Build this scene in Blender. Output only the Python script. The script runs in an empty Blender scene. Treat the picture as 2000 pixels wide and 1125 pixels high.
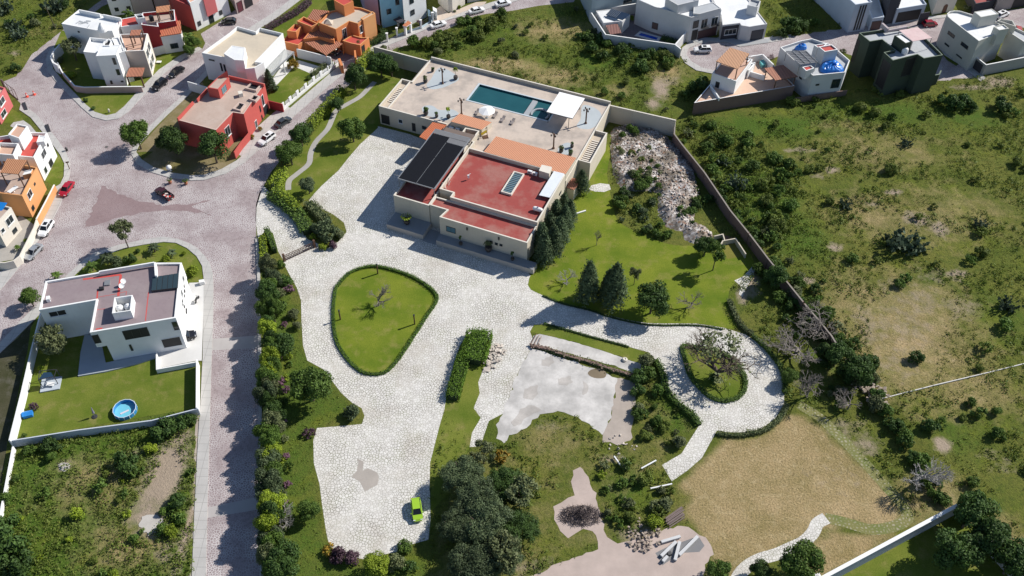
import bpy, bmesh, math, random
import numpy as np
from mathutils import Vector, Matrix
from mathutils.geometry import tessellate_polygon
R_ = math.radians
SC = bpy.context.scene
COL = SC.collection

# ------------------------------------------------------------------ camera, sky, sun, exposure
CAM_H, PITCH, ROLL, FOC = 138.0, R_(47.15), R_(0.55), 1880.0
c_, s_ = math.cos(PITCH), math.sin(PITCH)
AX = Vector((1, 0, 0)); UP = Vector((0, s_, c_)); FW = Vector((0, c_, -s_))
RX = math.cos(ROLL)*AX + math.sin(ROLL)*UP
UX = -math.sin(ROLL)*AX + math.cos(ROLL)*UP
cam_d = bpy.data.cameras.new('camera'); cam = bpy.data.objects.new('camera', cam_d); COL.objects.link(cam)
cam_d.sensor_width = 36.0; cam_d.lens = 36.0*FOC/2000.0; cam_d.clip_end = 3000; cam_d.clip_start = 1
cam.matrix_world = Matrix(((RX.x, UX.x, -FW.x, 0), (RX.y, UX.y, -FW.y, 0), (RX.z, UX.z, -FW.z, CAM_H), (0, 0, 0, 1)))
SC.camera = cam
SUN_AZ, SUN_EL = R_(26), R_(39.0)          # azimuth measured from +x towards +y
w = bpy.data.worlds.new('World'); SC.world = w; w.use_nodes = True
nt = w.node_tree; bg = nt.nodes['Background']
sky = nt.nodes.new('ShaderNodeTexSky'); sky.sky_type = 'NISHITA'; sky.sun_disc = False
sky.sun_elevation = SUN_EL; sky.sun_rotation = R_(90) - SUN_AZ; sky.altitude = 1900
nt.links.new(sky.outputs[0], bg.inputs[0]); bg.inputs[1].default_value = 0.092
sl = bpy.data.lights.new('sun', 'SUN'); sl.energy = 4.6; sl.angle = R_(0.5); sl.color = (1.0, 0.955, 0.88)
so = bpy.data.objects.new('sun', sl); COL.objects.link(so)
sd = Vector((math.cos(SUN_EL)*math.cos(SUN_AZ), math.cos(SUN_EL)*math.sin(SUN_AZ), math.sin(SUN_EL)))
so.rotation_euler = sd.to_track_quat('Z', 'Y').to_euler(); so.location = (0, 150, 200)
SC.view_settings.view_transform = 'Standard'; SC.view_settings.look = 'None'
SC.view_settings.exposure = 0.4; SC.view_settings.gamma = 1.0
SC.render.resolution_x = 1024; SC.render.resolution_y = 576

# ------------------------------------------------------------------ survey helpers: photo point -> place on the site
CO = Vector((0, 0, CAM_H))
def ray(x, y): return FW*FOC + RX*(x-1000) - UX*(y-562.5)
def G(x, y, z=0.0):
    d = ray(x, y); t = (z-CAM_H)/d.z
    return CO + d*t
def hit(px, A, B):
    """photo point on the vertical wall plane A-B -> (distance along wall, height)"""
    A = Vector((A[0], A[1], 0)); B = Vector((B[0], B[1], 0)); u = (B-A).normalized(); n = Vector((u.y, -u.x, 0))
    d = ray(*px); t = (A-CO).dot(n)/d.dot(n); p = CO + d*t
    return (p-A).dot(u), p.z
def pxm(y):   # photo pixels per metre at ground for row y
    d = ray(1000, y); return FOC/(CAM_H/(-d.z)*FOC)

# ------------------------------------------------------------------ materials
MATS = {}
def new_mat(name):
    m = bpy.data.materials.new(name); m.use_nodes = True
    n = m.node_tree.nodes; b = n['Principled BSDF']
    return m, m.node_tree, n, b
def nd(nt_, t, **kw):
    n = nt_.nodes.new(t)
    for k, v in kw.items():
        if k in n.inputs: n.inputs[k].default_value = v
        else: setattr(n, k, v)
    return n
def mixc(nt_, f, a, b, mode='MIX'):
    m = nt_.nodes.new('ShaderNodeMix'); m.data_type = 'RGBA'; m.blend_type = mode
    L = nt_.links.new
    if isinstance(f, (int, float)): m.inputs[0].default_value = f
    else: L(f, m.inputs[0])
    for i, v in ((6, a), (7, b)):
        if isinstance(v, (tuple, list)): m.inputs[i].default_value = (*v[:3], 1)
        else: L(v, m.inputs[i])
    return m.outputs[2]
def ramp(nt_, src, stops):
    r = nt_.nodes.new('ShaderNodeValToRGB'); e = r.color_ramp.elements
    while len(e) < len(stops): e.new(0.5)
    for k, (p, c) in enumerate(stops):
        e[k].position = p; e[k].color = (*c, 1) if isinstance(c, (tuple, list)) else (c, c, c, 1)
    nt_.links.new(src, r.inputs[0]); return r.outputs[0]
def pos(nt_, scale=(1, 1, 1), rot=0.0):
    g = nt_.nodes.new('ShaderNodeNewGeometry'); m = nt_.nodes.new('ShaderNodeMapping')
    m.inputs['Scale'].default_value = scale; m.inputs['Rotation'].default_value = (0, 0, rot)
    nt_.links.new(g.outputs['Position'], m.inputs[0]); return m.outputs[0]
def noise(nt_, vec, sc, det=3, rough=0.55):
    n = nd(nt_, 'ShaderNodeTexNoise', Scale=sc, Detail=det, Roughness=rough); nt_.links.new(vec, n.inputs['Vector']); return n.outputs[0]
def bump(nt_, b, h, strength, dist=0.05):
    u = nd(nt_, 'ShaderNodeBump', Strength=strength, Distance=dist); nt_.links.new(h, u.inputs['Height']); nt_.links.new(u.outputs[0], b.inputs['Normal'])

def mat_plain(name, col, rough=0.7, metal=0.0, var=0.12):
    if name in MATS: return MATS[name]
    m, t, n, b = new_mat(name); b.inputs['Roughness'].default_value = rough; b.inputs['Metallic'].default_value = metal
    f = noise(t, pos(t), 1.7, 4)
    t.links.new(mixc(t, f, tuple(c*(1-var) for c in col), tuple(min(1, c*(1+var)) for c in col)), b.inputs[0])
    MATS[name] = m; return m
def mat_wall(name, col, dirt=0.25):
    """painted render: soft mottling, vertical rain streaks, fine trowel bump"""
    if name in MATS: return MATS[name]
    m, t, n, b = new_mat(name); b.inputs['Roughness'].default_value = 0.88
    f1 = noise(t, pos(t), 0.5, 5); f2 = noise(t, pos(t, (3.5, 3.5, 0.18)), 1.0, 4)
    c1 = mixc(t, ramp(t, f1, [(0.3, 0.0), (0.72, 1.0)]), tuple(c*0.92 for c in col), col)
    dk = tuple(c*(1-dirt)*k for c, k in zip(col, (0.93, 0.9, 0.86)))
    c2 = mixc(t, ramp(t, f2, [(0.58, 0.0), (0.85, 0.5)]), c1, dk)
    t.links.new(c2, b.inputs[0]); bump(t, b, noise(t, pos(t), 9, 3), 0.25, 0.02)
    MATS[name] = m; return m
def mat_roof(name, col, col2=None, stain=0.5):
    """flat roof coating with ponding stains and worn areas"""
    if name in MATS: return MATS[name]
    m, t, n, b = new_mat(name); b.inputs['Roughness'].default_value = 0.8
    col2 = col2 or tuple(min(1, c*0.72+0.05) for c in col)
    f1 = noise(t, pos(t), 0.22, 5, 0.6); f2 = noise(t, pos(t), 1.4, 5, 0.65); f3 = noise(t, pos(t), 14, 2)
    c1 = mixc(t, ramp(t, f1, [(0.45, 0.0), (0.62, stain)]), col, col2)
    c2 = mixc(t, ramp(t, f2, [(0.5, 0.0), (0.75, 0.45)]), c1, tuple(c*0.7 for c in col))
    c3 = mixc(t, ramp(t, f3, [(0.35, 0.25), (0.6, 0.0)]), c2, tuple(c*0.75 for c in col))
    t.links.new(c3, b.inputs[0]); MATS[name] = m; return m
def mat_tile(name, col, rot, pitch=0.3):
    """clay roof tiles: rows of round ridges along one direction"""
    if name in MATS: return MATS[name]
    m, t, n, b = new_mat(name); b.inputs['Roughness'].default_value = 0.85
    v = pos(t, (1, 1, 1), rot)
    wv = nd(t, 'ShaderNodeTexWave', Scale=1.0/pitch/6.2832*3.1416*0.64, Distortion=0.15); wv.wave_type = 'BANDS'; wv.bands_direction = 'X'
    t.links.new(v, wv.inputs['Vector'])
    f = noise(t, pos(t), 2.2, 5)
    c = mixc(t, ramp(t, wv.outputs['Fac'], [(0.1, 0.0), (0.55, 1.0)]), tuple(k*0.45 for k in col), col)
    c = mixc(t, ramp(t, f, [(0.4, 0.0), (0.75, 0.6)]), c, tuple(k*0.7 for k in col))
    t.links.new(c, b.inputs[0]); bump(t, b, wv.outputs['Fac'], 0.8, 0.08)
    MATS[name] = m; return m
def mat_glass(name='window_glass', col=(0.02, 0.03, 0.035), rough=0.08):
    if name in MATS: return MATS[name]
    m, t, n, b = new_mat(name); b.inputs['Roughness'].default_value = rough; b.inputs['Base Color'].default_value = (*col, 1)
    b.inputs['Specular IOR Level'].default_value = 0.7
    MATS[name] = m; return m
def mat_paint(name, col, rough=0.25, metal=0.0):
    if name in MATS: return MATS[name]
    m, t, n, b = new_mat(name); b.inputs['Base Color'].default_value = (*col, 1)
    b.inputs['Roughness'].default_value = rough; b.inputs['Metallic'].default_value = metal; b.inputs['Coat Weight'].default_value = 0.6
    MATS[name] = m; return m
def mat_leaf(name, c1, c2, c3=None, sc=0.9):
    """foliage: clumps of lighter and darker leaves plus an individual tint for each plant"""
    if name in MATS: return MATS[name]
    m, t, n, b = new_mat(name); b.inputs['Roughness'].default_value = 0.65; b.inputs['Specular IOR Level'].default_value = 0.25
    p = pos(t); f1 = noise(t, p, sc, 4, 0.6); f2 = noise(t, p, 7.0, 2)
    oi = t.nodes.new('ShaderNodeObjectInfo')
    c = mixc(t, ramp(t, f1, [(0.36, 0.0), (0.64, 1.0)]), c1, c2)
    c = mixc(t, ramp(t, f2, [(0.5, 0.0), (0.68, 0.55)]), c, c3 or tuple(min(1, k*1.7) for k in c2))
    hs = nd(t, 'ShaderNodeHueSaturation'); mr = nd(t, 'ShaderNodeMapRange'); mr.inputs[3].default_value = 0.78; mr.inputs[4].default_value = 1.22
    t.links.new(oi.outputs['Random'], mr.inputs[0]); t.links.new(mr.outputs[0], hs.inputs['Value']); t.links.new(c, hs.inputs['Color'])
    t.links.new(hs.outputs[0], b.inputs[0])
    tr = nd(t, 'ShaderNodeBsdfTranslucent'); t.links.new(hs.outputs[0], tr.inputs[0])
    mx = nd(t, 'ShaderNodeMixShader'); mx.inputs[0].default_value = 0.25
    t.links.new(b.outputs[0], mx.inputs[1]); t.links.new(tr.outputs[0], mx.inputs[2])
    t.links.new(mx.outputs[0], n['Material Output'].inputs[0])
    MATS[name] = m; return m
def mat_stones(name, stone, joint, sc, jw, moss=None, joint_fade=0.4, stone2=None, invert=False):
    """irregular flagstones: a tint for each stone, recessed joints, joints that fade out here and there"""
    if name in MATS: return MATS[name]
    m, t, n, b = new_mat(name); b.inputs['Roughness'].default_value = 0.9
    p = pos(t); wob = nd(t, 'ShaderNodeTexNoise', Scale=1.3, Detail=2); t.links.new(p, wob.inputs['Vector'])
    ad = t.nodes.new('ShaderNodeVectorMath'); ad.operation = 'MULTIPLY_ADD'; ad.inputs[1].default_value = (0.35, 0.35, 0); t.links.new(wob.outputs['Color'], ad.inputs[0]); t.links.new(p, ad.inputs[2])
    ve = nd(t, 'ShaderNodeTexVoronoi', Scale=sc); ve.feature = 'DISTANCE_TO_EDGE'; ve.voronoi_dimensions = '2D'; t.links.new(ad.outputs[0], ve.inputs['Vector'])
    vc = nd(t, 'ShaderNodeTexVoronoi', Scale=sc); vc.voronoi_dimensions = '2D'; t.links.new(ad.outputs[0], vc.inputs['Vector'])
    sep = t.nodes.new('ShaderNodeSeparateColor'); t.links.new(vc.outputs['Color'], sep.inputs[0])
    s2 = stone2 or tuple(c*0.8 for c in stone)
    cs = mixc(t, sep.outputs[0], s2, stone)
    cs = mixc(t, ramp(t, noise(t, p, 0.35, 5), [(0.4, 0.0), (0.7, 0.35)]), cs, tuple(c*0.82 for c in stone))
    cs = mixc(t, ramp(t, noise(t, p, 9, 3), [(0.42, 0.28), (0.62, 0.0)]), cs, tuple(c*0.7 for c in stone))
    if moss:
        cs = mixc(t, ramp(t, noise(t, p, 0.09, 6, 0.68), [(0.50, 0.0), (0.66, 0.45)]), cs, (0.40, 0.35, 0.285))
        cs = mixc(t, ramp(t, noise(t, p, 0.6, 6, 0.72), [(0.56, 0.0), (0.72, 0.5)]), cs, (0.36, 0.335, 0.27))
    jm = ramp(t, ve.outputs['Distance'], [(jw*0.45, 1.0), (jw, 0.0)])
    wn = ramp(t, noise(t, p, 0.16, 4), [(0.40, 1.0), (0.62, 1.0-joint_fade)])  # thins the joints in patches, painting white haze into the pale flagstones
    mm = t.nodes.new('ShaderNodeMath'); mm.operation = 'MULTIPLY'; t.links.new(jm, mm.inputs[0]); t.links.new(wn, mm.inputs[1])
    jc = joint
    if moss: jc = mixc(t, ramp(t, noise(t, p, 0.4, 4), [(0.45, 0.0), (0.62, 1.0)]), joint, moss)
    t.links.new(mixc(t, mm.outputs[0], cs, jc), b.inputs[0])
    bump(t, b, ve.outputs['Distance'], 0.35, 0.05)
    MATS[name] = m; return m
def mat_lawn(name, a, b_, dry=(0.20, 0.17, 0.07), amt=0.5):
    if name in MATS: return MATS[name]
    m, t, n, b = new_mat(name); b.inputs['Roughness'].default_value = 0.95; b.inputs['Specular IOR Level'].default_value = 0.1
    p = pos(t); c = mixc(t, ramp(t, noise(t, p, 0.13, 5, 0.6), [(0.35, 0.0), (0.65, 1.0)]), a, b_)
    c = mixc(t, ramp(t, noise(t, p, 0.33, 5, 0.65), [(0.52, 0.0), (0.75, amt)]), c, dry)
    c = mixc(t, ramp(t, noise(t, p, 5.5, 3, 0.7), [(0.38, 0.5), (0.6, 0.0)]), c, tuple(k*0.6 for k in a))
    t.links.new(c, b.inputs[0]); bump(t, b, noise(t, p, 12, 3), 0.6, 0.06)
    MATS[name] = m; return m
def mat_conc(name, col, var=0.25, grid=0):
    if name in MATS: return MATS[name]
    m, t, n, b = new_mat(name); b.inputs['Roughness'].default_value = 0.9
    p = pos(t); c = mixc(t, ramp(t, noise(t, p, 0.25, 6, 0.6), [(0.35, 0.0), (0.68, 1.0)]), tuple(k*(1-var) for k in col), col)
    c = mixc(t, ramp(t, noise(t, p, 2.3, 5, 0.7), [(0.5, 0.0), (0.75, 0.4)]), c, tuple(k*(1-var*1.3) for k in col))
    if grid:
        br = nd(t, 'ShaderNodeTexBrick', Scale=1.0); br.inputs['Mortar Size'].default_value = 0.012*3; br.inputs['Brick Width'].default_value = grid; br.inputs['Row Height'].default_value = grid; br.offset = 0
        br.inputs['Color1'].default_value = br.inputs['Color2'].default_value = (0, 0, 0, 1); br.inputs['Mortar'].default_value = (1, 1, 1, 1)
        t.links.new(p, br.inputs['Vector']); c = mixc(t, br.outputs['Color'], c, tuple(k*0.6 for k in col))
    t.links.new(c, b.inputs[0]); bump(t, b, noise(t, p, 6, 4), 0.2, 0.03)
    MATS[name] = m; return m

# ------------------------------------------------------------------ meshes and objects
ORG = {}
def put(name, me, parent=None, loc=(0, 0, 0)):
    o = bpy.data.objects.new(name, me); COL.objects.link(o)
    if parent is not None: o.parent = parent
    o.location = loc; return o
class MB:
    """collects shapes and links them as ONE mesh object"""
    def __init__(s): s.v = []; s.f = []; s.m = []
    def face(s, pts, mi=0):
        k = len(s.v); s.v += [tuple(p) for p in pts]; s.f.append(tuple(range(k, k+len(pts)))); s.m.append(mi)
    def box(s, c, d, rz=0.0, mi=0, rx=0.0):
        k = len(s.v); M = Matrix.Rotation(rz, 3, 'Z') @ Matrix.Rotation(rx, 3, 'X')
        for x, y, z in ((-1, -1, -1), (1, -1, -1), (1, 1, -1), (-1, 1, -1), (-1, -1, 1), (1, -1, 1), (1, 1, 1), (-1, 1, 1)):
            p = M @ Vector((x*d[0]/2, y*d[1]/2, z*d[2]/2)); s.v.append((p.x+c[0], p.y+c[1], p.z+c[2]))
        for f in ((0, 3, 2, 1), (4, 5, 6, 7), (0, 1, 5, 4), (1, 2, 6, 5), (2, 3, 7, 6), (3, 0, 4, 7)): s.f.append(tuple(k+i for i in f)); s.m.append(mi)
    def bar(s, a, b, w_, h_=None, mi=0):
        """square bar from a to b"""
        a = Vector(a); b = Vector(b); h_ = h_ or w_; d = (b-a).normalized()
        u = d.cross(Vector((0, 0, 1)))
        if u.length < 1e-3: u = Vector((1, 0, 0))
        u.normalize(); v = u.cross(d); k = len(s.v)
        for p in (a, b):
            for x, y in ((-1, -1), (1, -1), (1, 1), (-1, 1)): s.v.append(tuple(p+u*x*w_/2+v*y*h_/2))
        for f in ((0, 1, 2, 3), (7, 6, 5, 4), (0, 4, 5, 1), (1, 5, 6, 2), (2, 6, 7, 3), (3, 7, 4, 0)): s.f.append(tuple(k+i for i in f)); s.m.append(mi)
    def cone(s, a, b, r0, r1, n=10, mi=0, caps=True):
        a = Vector(a); b = Vector(b); d = (b-a).normalized(); u = d.orthogonal().normalized(); v = d.cross(u); k = len(s.v)
        for p, r in ((a, r0), (b, r1)):
            for i in range(n):
                t = 2*math.pi*i/n; s.v.append(tuple(p+u*math.cos(t)*r+v*math.sin(t)*r))
        for i in range(n): s.f.append((k+i, k+(i+1) % n, k+n+(i+1) % n, k+n+i)); s.m.append(mi)
        if caps: s.f.append(tuple(k+n-1-i for i in range(n))); s.m.append(mi); s.f.append(tuple(k+n+i for i in range(n))); s.m.append(mi)
    def prism(s, poly, z0, z1, mi=0, bottom=True, top=True, mit=None):
        n = len(poly); k = len(s.v); mit = mi if mit is None else mit
        for z in (z0, z1):
            for j, p in enumerate(poly): s.v.append((p[0], p[1], z[j] if isinstance(z, (list, tuple)) else z))
        for i in range(n): s.f.append((k+i, k+(i+1) % n, k+n+(i+1) % n, k+n+i)); s.m.append(mi)
        if top: s.f.append(tuple(k+n+i for i in range(n))); s.m.append(mit)
        if bottom: s.f.append(tuple(k+n-1-i for i in range(n))); s.m.append(mi)
    def lathe(s, c, prof, n=14, mi=0):
        k = len(s.v)
        for r, z in prof:
            for i in range(n): t = 2*math.pi*i/n; s.v.append((c[0]+r*math.cos(t), c[1]+r*math.sin(t), c[2]+z))
        for j in range(len(prof)-1):
            for i in range(n): s.f.append((k+j*n+i, k+j*n+(i+1) % n, k+(j+1)*n+(i+1) % n, k+(j+1)*n+i)); s.m.append(mi)
        s.f.append(tuple(k+(len(prof)-1)*n+i for i in range(n))); s.m.append(mi)
        s.f.append(tuple(k+n-1-i for i in range(n))); s.m.append(mi)
    def build(s, name, mats, parent=None, local=False, smooth=False):
        o0 = Vector((0, 0, 0)) if (parent is None or local) else ORG.get(parent.name, Vector((0, 0, 0)))
        me = bpy.data.meshes.new(name)
        me.from_pydata([(a-o0.x, b-o0.y, c-o0.z) for a, b, c in s.v], [], s.f)
        mats = mats if isinstance(mats, (list, tuple)) else [mats]
        for m in mats: me.materials.append(m)
        if len(mats) > 1: me.polygons.foreach_set('material_index', [min(i, len(mats)-1) for i in s.m])
        if smooth: me.polygons.foreach_set('use_smooth', [True]*len(s.f))
        me.update()
        o = put(name, me, parent); ORG[o.name] = o0
        return o
def tag(o, label=None, cat=None, group=None, kind=None):
    if label: o['label'] = label
    if cat: o['category'] = cat
    if group: o['group'] = group
    if kind: o['kind'] = kind
    return o
def empty(name, loc, label, cat, group=None, rz=0.0):
    o = bpy.data.objects.new(name, None); COL.objects.link(o); o.location = loc; o.rotation_euler = (0, 0, rz); o.empty_display_size = 0.5
    ORG[o.name] = Vector(loc); return tag(o, label, cat, group)
def copy_tree(o, parent=None):
    c = o.copy(); COL.objects.link(c); c.parent = parent
    for ch in list(o.children): copy_tree(ch, c)
    return c
def cr(pts, n=4, closed=True):
    """smooth curve through the points"""
    P = [Vector((p[0], p[1])) for p in pts]; out = []; N = len(P)
    for i in range(N if closed else N-1):
        p0, p1, p2, p3 = (P[(i-1) % N], P[i], P[(i+1) % N], P[(i+2) % N]) if closed else (P[max(i-1, 0)], P[i], P[i+1], P[min(i+2, N-1)])
        for k in range(n):
            t = k/n; out.append(0.5*((2*p1)+(p2-p0)*t+(2*p0-5*p1+4*p2-p3)*t*t+(3*p1-p0-3*p2+p3)*t**3))
    if not closed: out.append(P[-1])
    return out
def ccw(P):
    a = sum(P[i][0]*P[(i+1) % len(P)][1]-P[(i+1) % len(P)][0]*P[i][1] for i in range(len(P)))
    return P if a > 0 else P[::-1]
def sheet(name, pts, z, mat, smooth=0, h=0.0, kind='structure', label=None, jit=0.0, world=False, cat=None):
    P = [(p if world else tuple(G(p[0], p[1])[:2])) for p in pts]
    if smooth: P = cr(P, smooth)
    P = [Vector((p[0], p[1])) for p in P]
    if jit:
        rg = random.Random(len(P)); Q = []
        for i in range(len(P)):
            a, b = P[i], P[(i+1) % len(P)]; L = (b-a).length; k = max(1, int(L/0.8))
            for j in range(k): Q.append(a+(b-a)*(j/k)+Vector((rg.uniform(-jit, jit), rg.uniform(-jit, jit))))
        P = Q
    P = ccw(P); n = len(P); V = [(p.x, p.y, z+h) for p in P]; F = []
    for t in tessellate_polygon([[Vector((p.x, p.y, 0)) for p in P]]):
        a, b, c = (P[i] for i in t); ar = (b-a).x*(c-a).y-(b-a).y*(c-a).x
        if abs(ar) > 1e-7: F.append(tuple(t) if ar > 0 else tuple(t[::-1]))
    if h > 0:
        V += [(p.x, p.y, -0.02) for p in P]; F += [(n+i, n+(i+1) % n, (i+1) % n, i) for i in range(n)]
    me = bpy.data.meshes.new(name); me.from_pydata(V, [], F); me.materials.append(mat)
    o = put(name, me); tag(o, label, cat, None, kind); return o
def inpoly(X, Y, poly):
    ins = np.zeros(X.shape, bool); n = len(poly)
    for i in range(n):
        x1, y1 = poly[i]; x2, y2 = poly[(i+1) % n]
        c = ((y1 > Y) != (y2 > Y)) & (X < (x2-x1)*(Y-y1)/((y2-y1) or 1e-9)+x1); ins ^= c
    return ins
def gp(pts): return [tuple(G(p[0], p[1])[:2]) for p in pts]

# ================================================================== GROUND
FIELD1 = [(25, 880), (385, 800), (372, 1150), (-40, 1150), (-8, 1010)]
FIELD2 = [(-60, -40), (195, -20), (120, 61), (48, 117), (32, 149), (-60, 160)]
FIELD3 = [(738, 100), (800, 88), (845, 69), (902, 45), (1000, 23), (1120, 6), (1150, 28), (1180, 75), (1318, 98), (1335, 110), (1350, 140), (1385, 150), (1352, 215), (1318, 234), (1190, 202), (840, 116)]
FIELD4 = [(1322, 240), (1356, 226), (1555, 195), (1660, 178), (1740, 172), (1820, 160), (1905, 152), (2060, 140), (2150, 400), (2100, 1200), (1990, 1130), (1900, 1000), (1800, 900), (1720, 792), (1650, 692), (1568, 592), (1462, 452), (1378, 336)]
FIELD5 = [(1482, -20), (1600, -20), (1655, 55), (1600, 62), (1530, 75), (1500, 50)]
BELT = [(522, 520), (560, 560), (585, 600), (590, 680), (652, 752), (700, 800), (612, 850), (615, 930), (640, 1060), (700, 1098), (835, 1075), (835, 1150), (520, 1150)]
RUIN = [(868, 800), (925, 860), (960, 870), (1010, 845), (1060, 808), (1130, 815), (1200, 868), (1235, 860), (1250, 740), (1290, 735), (1360, 830), (1300, 905), (1320, 945), (1350, 1020), (1300, 1035), (1210, 1062), (1165, 1080), (1035, 1130), (1000, 1150), (835, 1150), (840, 950)]
STRIP = [(1480, 515), (1560, 600), (1620, 680), (1700, 795), (1760, 890), (1850, 980), (1760, 1020), (1690, 900), (1600, 800), (1535, 790), (1530, 700), (1470, 640), (1435, 560)]
DRY = [(1440, 862), (1500, 845), (1545, 805), (1575, 812), (1640, 868), (1700, 928), (1750, 985), (1765, 1010), (1740, 1032), (1650, 1022), (1560, 1050), (1480, 1092), (1440, 1150), (1380, 1150), (1392, 1085), (1345, 1010), (1345, 965), (1320, 945), (1385, 890), (1410, 855)]
DRY2 = [(1560, 1068), (1640, 1040), (1740, 1045), (1800, 1025), (1700, 1080), (1620, 1120), (1560, 1115)]
WILD = [FIELD1, FIELD2, FIELD3, FIELD4, FIELD5, RUIN, STRIP, BELT]
def blur(A, n):
    for _ in range(n):
        B = A.copy(); B[1:-1, 1:-1] = (A[:-2, 1:-1]+A[2:, 1:-1]+A[1:-1, :-2]+A[1:-1, 2:]+2*A[1:-1, 1:-1])/6; A = B
    return A
pave = [(737, 246), (800, 262), (860, 285), (1000, 400), (1020, 520), (1038, 540), (1031, 557), (1061, 577), (1100, 592), (1147, 603), (1200, 619), (1267, 631), (1360, 632), (1413, 640), (1456, 653), (1480, 669), (1501, 685), (1520, 709), (1528, 733), (1532, 768), (1531, 789), (1515, 816), (1488, 837), (1456, 845), (1420, 844), (1400, 841), (1387, 865), (1371, 894), (1344, 918), (1312, 940), (1293, 908), (1331, 886), (1347, 860), (1368, 827), (1344, 811), (1320, 789), (1293, 757), (1288, 731), (1280, 704), (1267, 688), (1227, 677), (1160, 659), (1120, 648), (1061, 633), (1043, 634), (1035, 648), (1040, 660), (1037, 680), (1013, 725), (995, 773), (982, 808), (955, 822), (947, 845), (938, 872), (917, 873), (922, 845), (939, 816), (925, 797), (937, 768), (934, 747), (944, 720), (961, 700), (958, 665), (935, 648), (912, 653), (898, 675), (885, 715), (873, 765), (868, 800), (859, 830), (848, 873), (840, 905), (839, 945), (841, 1012), (837, 1054), (808, 1062), (773, 1078), (709, 1092), (667, 1084), (643, 1065), (637, 1038), (629, 985), (624, 945), (613, 905), (612, 860), (619, 836), (667, 832), (707, 828), (712, 812), (706, 797), (688, 787), (667, 768), (651, 747), (629, 720), (600, 704), (592, 675), (589, 629), (588, 587), (579, 560), (571, 547), (557, 520), (553, 508), (543, 490), (533, 455), (520, 449), (504, 465), (499, 430), (500, 400), (506, 378), (515, 363), (530, 380), (560, 403), (584, 435), (592, 451), (600, 467), (616, 474), (640, 485), (661, 472), (677, 453), (672, 435), (651, 419), (613, 400), (603, 392), (613, 379), (629, 362), (661, 333), (680, 309), (703, 280)]
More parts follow.
